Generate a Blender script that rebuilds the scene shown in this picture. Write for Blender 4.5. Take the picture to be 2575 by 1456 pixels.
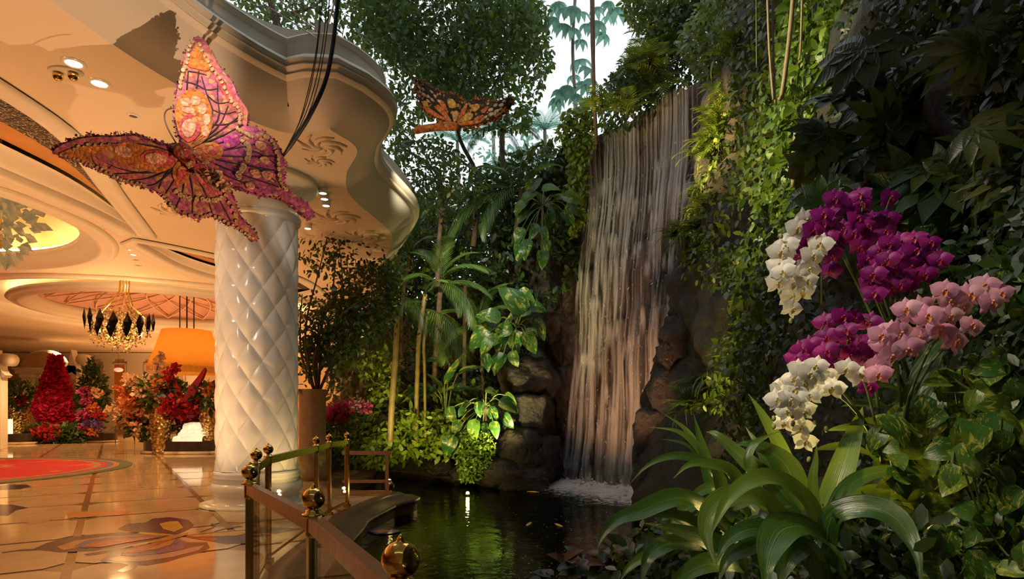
import bpy, bmesh, math, random
import numpy as np
from mathutils import Vector, Matrix, noise, geometry

for _o in list(bpy.data.objects):
    bpy.data.objects.remove(_o)
SC = bpy.context.scene
COL = SC.collection
random.seed(7)
RNG = np.random.default_rng(11)
PI = math.pi

# ------------------------------------------------------------------ camera
# level camera 1.5 m above the marble floor with a rising front; Y is depth into the place
F, CX, HY, EYE = 1550.0, 1287.5, 1035.0, 1.5
cam_d = bpy.data.cameras.new('camera')
cam = bpy.data.objects.new('camera', cam_d)
COL.objects.link(cam)
cam.location = (0, 0, EYE)
cam.rotation_euler = (PI / 2, 0, 0)
cam_d.sensor_width = 36.0
cam_d.lens = F / 2575.0 * 36.0
cam_d.shift_y = (HY - 728.0) / 2575.0
cam_d.clip_start = 0.05
cam_d.clip_end = 300
SC.camera = cam

def P(x, y, d):
    """point seen at photo pixel x, y that stands d metres into the place"""
    return Vector(((x - CX) * d / F, d, EYE + (HY - y) * d / F))

def G(x, y, z=0.0):
    """point of the horizontal plane at height z seen at photo pixel x, y"""
    d = (EYE - z) * F / (y - HY)
    return Vector(((x - CX) * d / F, d, z))

# ------------------------------------------------------------------ view, world, lights
SC.view_settings.view_transform = 'Standard'
SC.view_settings.look = 'None'
SC.view_settings.exposure = 0.0
SC.view_settings.gamma = 1.0
SC.view_settings.use_curve_mapping = False
SC.cycles.use_denoising = True
SC.cycles.max_bounces = 4
SC.cycles.diffuse_bounces = 3
SC.cycles.glossy_bounces = 2
SC.cycles.transmission_bounces = 3
SC.cycles.transparent_max_bounces = 8
SC.cycles.light_sampling_threshold = 0.03
SC.cycles.use_adaptive_sampling = True
SC.cycles.adaptive_threshold = 0.1
SC.cycles.adaptive_min_samples = 16
SC.cycles.sample_clamp_indirect = 4.0

world = bpy.data.worlds.new('sky')
SC.world = world
world.use_nodes = True
wb = world.node_tree.nodes['Background']
wb.inputs[0].default_value = (0.86, 0.95, 1.0, 1)
wb.inputs[1].default_value = 1.3

def aim(o, target):
    o.rotation_euler = (Vector(target) - Vector(o.location)).to_track_quat('-Z', 'Y').to_euler()

def lamp(kind, name, loc, power, col, target=None, size=0.15, angle=60, blend=0.5):
    l = bpy.data.lights.new(name, kind)
    l.energy = power
    l.color = col
    if kind == 'SPOT':
        l.spot_size = math.radians(angle)
        l.spot_blend = blend
        l.shadow_soft_size = size
    elif kind == 'POINT':
        l.shadow_soft_size = size
    elif kind == 'AREA':
        l.shape = 'DISK'
        l.size = size
    o = bpy.data.objects.new(name, l)
    COL.objects.link(o)
    o.location = loc
    if target is not None:
        aim(o, target)
    return o

WARM = (1.0, 0.58, 0.24)
GOLD = (1.0, 0.66, 0.22)
AMBER = (1.0, 0.48, 0.20)
# garden: lamps stand at the pool rim, in the beds and on the hall cornice, plus added fill spots
lamp('SPOT', 'fall_uplight', (0.2, 8.6, -0.1), 1900, AMBER, (2.3, 14.2, 2.4), 0.1, 40, 0.9)
lamp('SPOT', 'fall_uplight', (1.7, 9.2, -0.1), 1000, (1.0, 0.50, 0.24), (3.1, 13.4, 5.6), 0.1, 34, 0.9)
lamp('SPOT', 'bed_uplight', P(985, 1196, 11.2), 700, (1.0, 0.80, 0.22), P(1120, 1080, 15.0), 0.06, 70, 0.8)
lamp('SPOT', 'cliff_spot', (-1.1, 8.8, 6.6), 7500, (1.0, 0.72, 0.26), P(1880, 420, 10.2), 0.1, 33, 0.8)
lamp('SPOT', 'vine_uplight', (1.0, 7.5, -0.1), 700, (1.0, 0.78, 0.25), P(1900, 650, 8.5), 0.1, 60, 0.9)
lamp('SPOT', 'orchid_spot', (-2.6, 1.2, 5.9), 820, (1.0, 0.87, 0.74), P(2150, 850, 2.8), 0.08, 32, 0.9)
lamp('SPOT', 'leaf_spot', (-1.2, 4.5, 5.6), 260, (1.0, 0.80, 0.36), P(1950, 1250, 2.6), 0.1, 34, 0.9)
lamp('SPOT', 'pothos_fill', (-2.0, 0.6, 5.6), 330, (1.0, 0.84, 0.40), P(2420, 1130, 2.4), 0.1, 30, 0.9)  # unseen spot added to brighten the pothos
lamp('POINT', 'orchid_bed_lamp', P(2040, 1165, 3.0), 14, (1.0, 0.75, 0.22), None, 0.04)
lamp('SPOT', 'butterfly_uplight', (1.2, 4.3, 1.05), 1000, (1.0, 0.62, 0.36), P(430, 320, 5.9), 0.015, 30, 0.5)
lamp('SPOT', 'monarch_spot', (-2.3, 6.0, 4.9), 220, (1.0, 0.75, 0.5), P(1165, 270, 8.6), 0.05, 30, 0.8)
lamp('SPOT', 'jungle_uplight', (-0.6, 13.2, 0.1), 1300, (1.0, 0.82, 0.34), P(1330, 600, 16.5), 0.1, 75, 0.9)
lamp('SPOT', 'jungle_uplight', (-2.9, 12.6, 0.1), 500, (1.0, 0.80, 0.30), P(1080, 700, 16.0), 0.1, 75, 0.9)
lamp('SPOT', 'jungle_spot', (-2.0, 10.8, 6.0), 1500, (1.0, 0.88, 0.62), P(1180, 720, 15.5), 0.1, 55, 0.9)
lamp('SPOT', 'vine_fill', (-2.4, 6.6, 5.9), 2500, (1.0, 0.88, 0.42), P(2010, 300, 6.6), 0.1, 40, 0.9)  # added fill, lifts the vines that the roof slab darkens
lamp('SPOT', 'lip_spot', (-0.5, 12.0, 6.0), 900, (1.0, 0.66, 0.22), P(1720, 60, 14.5), 0.1, 44, 0.9)
# hall: the chandelier, the shade lamp, downlights, column uplights and added fill lights
lamp('POINT', 'chandelier_light', P(300, 840, 17.5), 240, WARM, None, 0.3)
lamp('POINT', 'shade_lamp_light', P(470, 880, 24.0), 42, (1.0, 0.50, 0.14), None, 0.4)
for (hx, hy, hp) in ((-6.5, 6.5, 240), (-9.5, 10.0, 480), (-8.0, 15.5, 480), (-15.0, 10.5, 520), (-14.0, 20.0, 700), (-11.0, 28.0, 1100), (-20.0, 26.0, 1100), (-17.0, 35.0, 1500), (-9.8, 35.0, 1000), (-24.0, 33.0, 1200)):
    lamp('SPOT', 'downlight_lamp', (hx, hy, 5.24), hp * 1.3, WARM, (hx, hy, 0), 0.12, 115, 0.7)
for (hx, hy, hp) in ((-5.4, 8.4, 230), (-8.5, 7.0, 330), (-9.5, 12.5, 260), (-12.0, 14.5, 220), (-7.2, 18.5, 420), (-16.5, 27.5, 620), (-11.0, 30.5, 620), (-13.0, 37.0, 700), (-20.0, 36.5, 700)):
    lamp('SPOT', 'ceiling_fill', (hx, hy, 0.25), hp * 1.2, (1.0, 0.52, 0.22), (hx, hy, 5.3), 0.2, 145, 0.9)  # invented uplights that make the ceiling brighter
lamp('SPOT', 'cone_fill', (-16.0, 21.0, 5.2), 1500, (1.0, 0.72, 0.5), P(140, 1015, 28.6), 0.1, 15, 0.8)  # extra spot, put in to make the cone tree brighter
lamp('SPOT', 'urn_spot', (-11.0, 17.5, 5.2), 900, (1.0, 0.74, 0.48), P(440, 1050, 21.5), 0.1, 40, 0.8)
lamp('SPOT', 'column_uplight', (-4.8, 8.7, 0.06), 50, (1.0, 0.72, 0.40), (-4.2, 10.1, 3.2), 0.05, 80, 0.8)
lamp('SPOT', 'column_uplight', (-3.0, 9.2, 0.06), 60, (1.0, 0.66, 0.30), (-4.2, 10.1, 2.0), 0.05, 80, 0.8)
lamp('SPOT', 'column_spot', (-5.6, 4.6, 5.2), 330, (1.0, 0.88, 0.72), (-4.2, 10.1, 2.2), 0.1, 40, 0.8)  # frontal fill added for the column, no fixture here
lamp('SPOT', 'column_spot', (-2.6, 4.2, 5.7), 560, (1.0, 0.90, 0.76), (-4.2, 10.1, 2.6), 0.08, 40, 0.8)

# ------------------------------------------------------------------ helpers
def tag(o, label=None, cat=None, group=None, kind=None):
    if label: o['label'] = label
    if cat: o['category'] = cat
    if group: o['group'] = group
    if kind: o['kind'] = kind
    return o

LOC = {}
def thing(name, label, cat, loc=(0, 0, 0), group=None, kind=None):
    o = bpy.data.objects.new(name, None)
    COL.objects.link(o)
    o.empty_display_size = 0.1
    o.location = loc
    LOC[o.name] = Vector(loc)
    return tag(o, label, cat, group, kind)

def root_loc(o):
    return LOC.get(o.name, Vector((0, 0, 0)))

def put(name, mesh, parent=None, mats=None):
    """links a mesh whose vertices are in world metres, as a thing or under its parent"""
    if mats is not None:
        for m in (mats if isinstance(mats, (list, tuple)) else [mats]):
            mesh.materials.append(m)
    o = bpy.data.objects.new(name, mesh)
    COL.objects.link(o)
    if parent is not None:
        o.parent = parent
        o.location = -root_loc(parent)
    return o

def inst(name, mesh, M, parent=None):
    """links one more object on shared mesh data, world matrix M"""
    o = bpy.data.objects.new(name, mesh)
    COL.objects.link(o)
    if parent is not None:
        o.parent = parent
        o.matrix_basis = Matrix.Translation(-root_loc(parent)) @ M
    else:
        o.matrix_basis = M
    return o

def sub(name, mesh, parent):
    o = bpy.data.objects.new(name, mesh)
    COL.objects.link(o)
    o.parent = parent
    return o

class MB:
    def __init__(s):
        s.v, s.f, s.m = [], [], []
    def add(s, vs, fs, mi=0):
        b = len(s.v)
        s.v.extend(tuple(p) for p in vs)
        s.f.extend(tuple(b + i for i in f) for f in fs)
        s.m.extend([mi] * len(fs))
        return s
    def box(s, c, sz, rz=0.0, mi=0, M=None):
        hx, hy, hz = sz[0] / 2, sz[1] / 2, sz[2] / 2
        R = M if M is not None else Matrix.Rotation(rz, 3, 'Z')
        c = Vector(c)
        vs = [c + R @ Vector((x * hx, y * hy, z * hz)) for z in (-1, 1) for x, y in ((-1, -1), (1, -1), (1, 1), (-1, 1))]
        return s.add(vs, [(3, 2, 1, 0), (4, 5, 6, 7), (0, 1, 5, 4), (1, 2, 6, 5), (2, 3, 7, 6), (3, 0, 4, 7)], mi)
    def bar(s, a, b, w, h, mi=0):
        a, b = Vector(a), Vector(b)
        y = (b - a)
        L = y.length
        y.normalize()
        x = y.cross(Vector((0, 0, 1)))
        if x.length < 1e-4:
            x = Vector((1, 0, 0))
        x.normalize()
        z = x.cross(y)
        R = Matrix((x, y, z)).transposed()
        return s.box((a + b) / 2, (w, L, h), M=R, mi=mi)
    def tube(s, pts, r, n=8, mi=0, cap=True):
        pts = [Vector(p) for p in pts]
        k = len(pts)
        rs = r if isinstance(r, (list, tuple)) else [r] * k
        vs, fs = [], []
        prev = None
        for i, p in enumerate(pts):
            t = pts[min(i + 1, k - 1)] - pts[max(i - 1, 0)]
            if t.length < 1e-9:
                t = Vector((0, 0, 1))
            t.normalize()
            if prev is None:
                a = Vector((1, 0, 0)) if abs(t.x) < 0.8 else Vector((0, 1, 0))
            else:
                a = prev
            x = (a - t * a.dot(t)).normalized()
            prev = x
            y = t.cross(x)
            for j in range(n):
                an = 2 * PI * j / n
                vs.append(p + (x * math.cos(an) + y * math.sin(an)) * rs[i])
        for i in range(k - 1):
            for j in range(n):
                j2 = (j + 1) % n
                fs.append((i * n + j, i * n + j2, (i + 1) * n + j2, (i + 1) * n + j))
        if cap:
            fs.append(tuple(range(n - 1, -1, -1)))
            fs.append(tuple((k - 1) * n + j for j in range(n)))
        return s.add(vs, fs, mi)
    def lathe(s, prof, n=24, c=(0, 0, 0), mi=0, cap=True):
        c = Vector(c)
        vs, fs = [], []
        for (r, z) in prof:
            for j in range(n):
                a = 2 * PI * j / n
                vs.append(c + Vector((r * math.cos(a), r * math.sin(a), z)))
        for i in range(len(prof) - 1):
            for j in range(n):
                j2 = (j + 1) % n
                fs.append((i * n + j, i * n + j2, (i + 1) * n + j2, (i + 1) * n + j))
        if cap:
            fs.append(tuple(range(n - 1, -1, -1)))
            fs.append(tuple((len(prof) - 1) * n + j for j in range(n)))
        return s.add(vs, fs, mi)
    def sphere(s, c, r, n=12, m=8, sc=(1, 1, 1), mi=0):
        prof = [(max(1e-4, math.sin(PI * i / m)), -math.cos(PI * i / m)) for i in range(m + 1)]
        b = len(s.v)
        s.lathe(prof, n, (0, 0, 0), mi, cap=False)
        c = Vector(c)
        for i in range(b, len(s.v)):
            q = s.v[i]
            s.v[i] = (c.x + q[0] * r * sc[0], c.y + q[1] * r * sc[1], c.z + q[2] * r * sc[2])
        return s
    def poly(s, pts, thick, mi=0, nrm=None):
        """flat outline given real thickness along its normal"""
        pts = [Vector(p) for p in pts]
        if nrm is None:
            nrm = geometry.normal(pts)
        tris = geometry.tessellate_polygon([pts])
        k = len(pts)
        vs = [p + nrm * thick / 2 for p in pts] + [p - nrm * thick / 2 for p in pts]
        fs = [tuple(t) for t in tris] + [tuple(k + i for i in reversed(t)) for t in tris]
        fs += [(i, (i + 1) % k, k + (i + 1) % k, k + i) for i in range(k)]
        return s.add(vs, fs, mi)
    def mesh(s, name, mats=None, smooth=False):
        me = bpy.data.meshes.new(name)
        me.from_pydata(s.v, [], s.f)
        if mats is not None:
            for m in (mats if isinstance(mats, (list, tuple)) else [mats]):
                me.materials.append(m)
            if any(s.m):
                me.polygons.foreach_set('material_index', s.m)
        if smooth:
            me.polygons.foreach_set('use_smooth', [True] * len(me.polygons))
        me.update()
        return me
    def build(s, name, mats, parent=None, smooth=False):
        return put(name, s.mesh(name, mats, smooth), parent)

def smooth_by_angle(me, deg=40):
    me.polygons.foreach_set('use_smooth', [True] * len(me.polygons))
    me.set_sharp_from_angle(angle=math.radians(deg))
    return me

def grid_mesh(name, V, mats, smooth=True, flip=False):
    """V is an (n, m, 3) array of points"""
    n, m = V.shape[:2]
    idx = np.arange(n * m).reshape(n, m)
    q = np.stack([idx[:-1, :-1], idx[1:, :-1], idx[1:, 1:], idx[:-1, 1:]], -1).reshape(-1, 4)
    if flip:
        q = q[:, ::-1]
    return np_mesh(name, V.reshape(-1, 3), q, mats, smooth)

def np_mesh(name, V, Q, mats, smooth=True):
    me = bpy.data.meshes.new(name)
    V = np.ascontiguousarray(V, dtype=np.float32)
    Q = np.ascontiguousarray(Q, dtype=np.int32)
    k = Q.shape[1]
    me.vertices.add(len(V))
    me.vertices.foreach_set('co', V.ravel())
    me.loops.add(Q.size)
    me.loops.foreach_set('vertex_index', Q.ravel())
    me.polygons.add(len(Q))
    me.polygons.foreach_set('loop_start', np.arange(0, Q.size, k, dtype=np.int32))
    me.polygons.foreach_set('loop_total', np.full(len(Q), k, dtype=np.int32))
    if smooth:
        me.polygons.foreach_set('use_smooth', np.ones(len(Q), dtype=bool))
    for m in (mats if isinstance(mats, (list, tuple)) else [mats]):
        me.materials.append(m)
    me.update()
    me.validate()
    return me

def unit(a):
    return a / np.maximum(np.linalg.norm(a, axis=-1, keepdims=True), 1e-9)

def basis(D, N):
    """columns x, y, z of leaf frames: y along D, z near N"""
    D = unit(D)
    X = unit(np.cross(D, N))
    Z = np.cross(X, D)
    return np.stack([X, D, Z], -1)

def mass(name, tmpl, T, D, N, S, mats, parent=None, kind='stuff'):
    """many copies of one small template joined into a single mesh"""
    TV, TQ = tmpl
    R = basis(np.asarray(D, float), np.asarray(N, float))
    S = np.asarray(S, float)
    if S.ndim == 1:
        S = np.stack([S, S, S], -1)
    V = np.einsum('nij,nkj->nki', R, TV[None] * S[:, None, :]) + np.asarray(T, float)[:, None, :]
    n, k = V.shape[:2]
    Q = (TQ[None] + (np.arange(n) * k)[:, None, None]).reshape(-1, TQ.shape[1])
    me = np_mesh(name, V.reshape(-1, 3), Q, mats)
    o = put(name, me, parent)
    if kind:
        o['kind'] = kind
    return o

def frame(loc, d, nrm, s=1.0):
    d = Vector(d).normalized()
    x = d.cross(Vector(nrm))
    if x.length < 1e-5:
        x = d.cross(Vector((0.3, 0.5, 0.8)))
    x.normalize()
    z = x.cross(d)
    sx = s if isinstance(s, (tuple, list)) else (s, s, s)
    M = Matrix((x * sx[0], d * sx[1], z * sx[2])).transposed().to_4x4()
    M.translation = Vector(loc)
    return M

def spline(pts, n):
    """Catmull-Rom through pts, n samples"""
    pts = [np.array(p, float) for p in pts]
    A = [2 * pts[0] - pts[1]] + pts + [2 * pts[-1] - pts[-2]]
    out = []
    k = len(pts) - 1
    for i in range(n):
        t = k * i / (n - 1)
        j = min(int(t), k - 1)
        u = t - j
        p0, p1, p2, p3 = A[j], A[j + 1], A[j + 2], A[j + 3]
        out.append(0.5 * ((2 * p1) + (-p0 + p2) * u + (2 * p0 - 5 * p1 + 4 * p2 - p3) * u * u + (-p0 + 3 * p1 - 3 * p2 + p3) * u ** 3))
    return out

def in_poly(x, y, poly):
    inside = np.zeros(len(x), bool)
    k = len(poly)
    for i in range(k):
        x1, y1 = poly[i]
        x2, y2 = poly[(i + 1) % k]
        c = ((y1 > y) != (y2 > y))
        xi = (x2 - x1) * (y - y1) / ((y2 - y1) if y2 != y1 else 1e-9) + x1
        inside ^= c & (x < xi)
    return inside

def sample_poly(poly, n):
    a = np.array(poly, float)
    lo, hi = a.min(0), a.max(0)
    out = np.zeros((0, 2))
    while len(out) < n:
        q = RNG.uniform(lo, hi, (n * 2 + 16, 2))
        out = np.vstack([out, q[in_poly(q[:, 0], q[:, 1], poly)]])
    return out[:n]

def PX(x, y, d):
    x, y, d = np.asarray(x, float), np.asarray(y, float), np.asarray(d, float)
    return np.stack([(x - CX) * d / F, d, EYE + (HY - y) * d / F], -1)

def clump_filter(pts, scale, thr, seed=0.0):
    keep = [noise.noise(Vector((p[0] * scale + seed, p[1] * scale, p[2] * scale))) > thr for p in pts]
    return np.array(keep)

# ------------------------------------------------------------------ materials
class NT:
    def __init__(s, name):
        s.m = bpy.data.materials.new(name)
        s.m.use_nodes = True
        s.t = s.m.node_tree
        s.b = s.t.nodes['Principled BSDF']
        s.out = s.t.nodes['Material Output']
    def n(s, kind, **kw):
        nd = s.t.nodes.new(kind)
        for k, v in kw.items():
            if k.startswith('i_'):
                key = k[2:]
                nd.inputs[int(key) if key.isdigit() else key.replace('_', ' ')].default_value = v
            else:
                setattr(nd, k, v)
        return nd
    def l(s, a, b):
        s.t.links.new(a, b)
    def mapping(s, scale=(1, 1, 1), src='Object', rot=(0, 0, 0)):
        tc = s.n('ShaderNodeTexCoord')
        mp = s.n('ShaderNodeMapping')
        mp.inputs['Scale'].default_value = scale
        mp.inputs['Rotation'].default_value = rot
        s.l(tc.outputs[src], mp.inputs['Vector'])
        return mp.outputs[0]
    def noise(s, scale, detail=4, rough=0.55, vec=None, dist=0.0):
        nz = s.n('ShaderNodeTexNoise')
        nz.inputs['Scale'].default_value = scale
        nz.inputs['Detail'].default_value = detail
        nz.inputs['Roughness'].default_value = rough
        nz.inputs['Distortion'].default_value = dist
        if vec is not None:
            s.l(vec, nz.inputs['Vector'])
        return nz.outputs['Fac']
    def ramp(s, fac, stops, interp='LINEAR'):
        r = s.n('ShaderNodeValToRGB')
        r.color_ramp.interpolation = interp
        e = r.color_ramp.elements
        while len(e) < len(stops):
            e.new(0.5)
        for i, (p, c) in enumerate(stops):
            e[i].position = p
            e[i].color = (c[0], c[1], c[2], 1) if not isinstance(c, (int, float)) else (c, c, c, 1)
        s.l(fac, r.inputs[0])
        return r.outputs[0]
    def mix(s, fac, a, b, blend='MIX'):
        m = s.n('ShaderNodeMix', data_type='RGBA', blend_type=blend)
        for sock, v in ((m.inputs[0], fac), (m.inputs[6], a), (m.inputs[7], b)):
            if isinstance(v, (int, float)):
                sock.default_value = v
            elif isinstance(v, tuple):
                sock.default_value = (v[0], v[1], v[2], 1)
            else:
                s.l(v, sock)
        return m.outputs[2]
    def math(s, op, a, b=0.0, clamp=False):
        m = s.n('ShaderNodeMath', operation=op, use_clamp=clamp)
        for sock, v in ((m.inputs[0], a), (m.inputs[1], b)):
            if isinstance(v, (int, float)):
                sock.default_value = v
            else:
                s.l(v, sock)
        return m.outputs[0]
    def bump(s, h, strength=0.3, dist=0.02):
        b = s.n('ShaderNodeBump')
        b.inputs['Strength'].default_value = strength
        b.inputs['Distance'].default_value = dist
        s.l(h, b.inputs['Height'])
        s.l(b.outputs[0], s.b.inputs['Normal'])
        return b.outputs[0]
    def base(s, c):
        if isinstance(c, tuple):
            s.b.inputs['Base Color'].default_value = (c[0], c[1], c[2], 1)
        else:
            s.l(c, s.b.inputs['Base Color'])
    def p(s, **kw):
        for k, v in kw.items():
            s.b.inputs[k.replace('_', ' ')].default_value = v
        return s

def simple(name, c1, c2=None, scale=6.0, rough=0.5, metal=0.0, bump=0.0, bscale=None, spec=0.5, bdist=0.01, emit=None, es=0.0):
    t = NT(name)
    t.p(Roughness=rough, Metallic=metal)
    t.b.inputs['Specular IOR Level'].default_value = spec
    v = t.mapping()
    if c2 is not None:
        t.base(t.ramp(t.noise(scale, 5, 0.6, v), [(0.3, c1), (0.7, c2)]))
    else:
        t.base(c1)
    if bump:
        t.bump(t.noise(bscale or scale * 3, 4, 0.6, v), bump, bdist)
    if emit:
        t.b.inputs['Emission Color'].default_value = (*emit, 1)
        t.b.inputs['Emission Strength'].default_value = es
    return t.m

def leafmat(name, c1, c2, c3=None, rough=0.38, trans=0.25, tcol=None, variegated=None, bump=0.15, vein=None):
    """green of leaves: shade varies from leaf to leaf, some light passes through the blade"""
    t = NT(name)
    gi = t.n('ShaderNodeNewGeometry')
    oi = t.n('ShaderNodeObjectInfo')
    r = t.math('FRACT', t.math('ADD', gi.outputs['Random Per Island'], oi.outputs['Random']))
    stops = [(0.0, c1), (0.75, c2)] + ([(1.0, c3)] if c3 else [])
    col = t.ramp(r, stops)
    v = t.mapping()
    if variegated:
        mp = t.n('ShaderNodeVectorMath', operation='ADD')
        cx = t.n('ShaderNodeCombineXYZ')
        t.l(t.math('MULTIPLY', oi.outputs['Random'], 37.0), cx.inputs[0])
        t.l(v, mp.inputs[0])
        t.l(cx.outputs[0], mp.inputs[1])
        mm = t.n('ShaderNodeMapping')
        mm.inputs['Scale'].default_value = (5.5, 2.2, 2.0)
        t.l(mp.outputs[0], mm.inputs['Vector'])
        f = t.ramp(t.noise(1.0, 5, 0.65, mm.outputs[0], 1.2), [(0.54, 0.0), (0.62, 1.0)])
        col = t.mix(f, col, variegated)
    if vein:
        sx = t.n('ShaderNodeSeparateXYZ')
        t.l(v, sx.inputs[0])
        ax = t.math('ABSOLUTE', sx.outputs[0])
        f = t.ramp(ax, [(0.0, 1.0), (0.02, 0.0)])
        col = t.mix(t.math('MULTIPLY', f, 0.6), col, vein)
    t.base(col)
    t.p(Roughness=rough)
    t.b.inputs['Specular IOR Level'].default_value = 0.45
    if bump:
        mm = t.n('ShaderNodeMapping')
        mm.inputs['Scale'].default_value = (24, 3, 3)
        t.l(v, mm.inputs['Vector'])
        t.bump(t.noise(1.5, 3, 0.5, mm.outputs[0]), bump, 0.02)
    if trans:
        tr = t.n('ShaderNodeBsdfTranslucent')
        mx = t.n('ShaderNodeMixShader')
        mx.inputs[0].default_value = trans
        if tcol:
            tr.inputs[0].default_value = (*tcol, 1)
        else:
            t.l(t.mix(0.5, col, (0.35, 0.42, 0.05)), tr.inputs[0])
        t.l(t.b.outputs[0], mx.inputs[1])
        t.l(tr.outputs[0], mx.inputs[2])
        t.l(mx.outputs[0], t.out.inputs[0])
    return t.m
# ------------------------------------------------------------------ setting materials
def marble_mat():
    t = NT('cream marble')
    v = t.mapping()
    n1 = t.noise(0.9, 6, 0.6, v, 1.5)
    n2 = t.noise(3.2, 6, 0.65, v, 2.5)
    oi = t.n('ShaderNodeObjectInfo')
    c = t.ramp(n1, [(0.25, (0.50, 0.33, 0.18)), (0.5, (0.66, 0.47, 0.28)), (0.75, (0.74, 0.58, 0.40))])
    vein = t.ramp(n2, [(0.47, 0.0), (0.5, 1.0), (0.53, 0.0)])
    c = t.mix(t.math('MULTIPLY', vein, 0.22), c, (0.42, 0.24, 0.10))
    c = t.mix(t.math('MULTIPLY', oi.outputs['Random'], 0.25), c, (0.55, 0.36, 0.18))
    t.base(c)
    t.p(Roughness=0.07)
    t.b.inputs['Specular IOR Level'].default_value = 0.5
    return t.m
M_marble = marble_mat()
M_band = simple('brown marble band', (0.24, 0.13, 0.05), (0.36, 0.21, 0.09), 4, 0.08, spec=0.6)
M_plaster = simple('cream plaster', (0.83, 0.77, 0.66), (0.79, 0.72, 0.60), 1.2, 0.55)
M_ceil = simple('ceiling plaster', (0.84, 0.70, 0.52), (0.80, 0.66, 0.48), 0.8, 0.6)
M_white = simple('white enamel', (0.86, 0.83, 0.76), (0.82, 0.79, 0.72), 2.0, 0.22)
M_orange = simple('amber gilded panel', (0.55, 0.22, 0.04), (0.70, 0.32, 0.07), 1.5, 0.35)
M_wallp = simple('warm wall plaster', (0.62, 0.44, 0.26), (0.55, 0.38, 0.21), 1.0, 0.6)
M_darkstone = simple('dark polished stone', (0.03, 0.02, 0.014), (0.06, 0.04, 0.025), 5, 0.12)
M_bronze = simple('brown bronze', (0.09, 0.055, 0.035), (0.14, 0.085, 0.05), 6, 0.45, 0.2)
M_wood = simple('reddish brown handrail', (0.42, 0.18, 0.085), (0.52, 0.25, 0.13), 14, 0.25, 0.2, 0.1)
M_brass = simple('polished brass', (0.86, 0.56, 0.16), None, rough=0.09, metal=1.0)
M_brass2 = simple('antique brass', (0.58, 0.38, 0.12), (0.75, 0.50, 0.17), 30, 0.2, 1.0)
M_soil = simple('dark soil', (0.018, 0.012, 0.008), (0.035, 0.024, 0.014), 9, 0.9, bump=0.6, bdist=0.05)

def glass_mat(name, tint, alpha):
    t = NT(name)
    fr = t.n('ShaderNodeFresnel', i_IOR=1.22)
    tr = t.n('ShaderNodeBsdfTransparent')
    tr.inputs[0].default_value = (*tint, 1)
    gl = t.n('ShaderNodeBsdfGlossy')
    gl.inputs['Roughness'].default_value = 0.02
    mx = t.n('ShaderNodeMixShader')
    ge = t.n('ShaderNodeNewGeometry')
    t.l(t.math('MULTIPLY', t.math('ADD', fr.outputs[0], alpha), t.math('SUBTRACT', 1.0, ge.outputs['Backfacing'])), mx.inputs[0])
    t.l(tr.outputs[0], mx.inputs[1])
    t.l(gl.outputs[0], mx.inputs[2])
    t.l(mx.outputs[0], t.out.inputs[0])
    return t.m
M_glass = glass_mat('clear railing glass', (0.96, 0.97, 0.92), 0.015)

def emis(name, c, s):
    t = NT(name)
    t.base((0.8, 0.8, 0.8))
    t.b.inputs['Emission Color'].default_value = (*c, 1)
    t.b.inputs['Emission Strength'].default_value = s
    return t.m
M_lit = emis('lit downlight lens', (1.0, 0.86, 0.6), 9.0)
M_cove = emis('cove light tube', (1.0, 0.72, 0.30), 16.0)

def rock_mat(name, c1, c2, c3, rough=0.55, scale=1.0, bump=0.9):
    t = NT(name)
    v = t.mapping()
    n1 = t.noise(1.6 * scale, 8, 0.65, v, 0.4)
    n2 = t.noise(7.0 * scale, 8, 0.7, v)
    c = t.ramp(n1, [(0.3, c1), (0.55, c2), (0.75, c3)])
    c = t.mix(t.ramp(n2, [(0.4, 0.65), (0.7, 0.0)]), c, (c1[0] * 0.4, c1[1] * 0.4, c1[2] * 0.4))
    t.base(c)
    t.p(Roughness=rough)
    vo = t.n('ShaderNodeTexVoronoi', i_Scale=5.0 * scale)
    t.l(v, vo.inputs['Vector'])
    h = t.math('ADD', t.math('MULTIPLY', n2, 0.7), t.math('MULTIPLY', vo.outputs['Distance'], 0.5))
    t.bump(h, bump, 0.08)
    return t.m
M_rock = rock_mat('wet dark rock', (0.014, 0.011, 0.009), (0.032, 0.024, 0.017), (0.06, 0.044, 0.028), 0.42)
M_fallrock = rock_mat('brown rock under the fall', (0.012, 0.008, 0.006), (0.034, 0.021, 0.013), (0.075, 0.046, 0.026), 0.28)

# ------------------------------------------------------------------ floor of the hall: slabs and brown bands
RAILP = [(-0.05, 0.55), (-0.282, 1.562), (-0.855, 2.654), (-1.624, 3.82), (-2.21, 5.33), (-2.42, 6.12), (-2.56, 8.07), (-2.65, 8.94), (-2.59, 9.69)]
EDGE = [(0.3, -6.0), (0.25, 0.0)] + [(x + 0.14, y + 0.05) for x, y in RAILP[:]] + [(-2.34, 10.7), (-2.16, 11.35), (-3.3, 11.75), (-4.0, 13.0), (-3.9, 15.5), (-4.6, 18.5), (-5.6, 21.5), (-7.4, 26.0), (-8.6, 33.0), (-8.8, 40.0)]
def smooth2(pts, n):
    return [tuple(p) for p in spline(pts, n)]
FLOOR = EDGE + [(-36.0, 40.0), (-36.0, -6.0)]
floor_me = MB()
def flat_poly(mb, pts, z, mi=0):
    v3 = [Vector((x, y, z)) for x, y in pts]
    for t in geometry.tessellate_polygon([v3]):
        a, b, c = (v3[i] for i in t)
        n = (b - a).cross(c - a)
        mb.add([a, b, c] if n.z > 0 else [a, c, b], [(0, 1, 2)], mi)
flat_poly(floor_me, FLOOR, -0.006)
floor = floor_me.build('floor', M_band)
tag(floor, 'polished cream marble hall floor with brown bands', 'floor', kind='structure')

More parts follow.
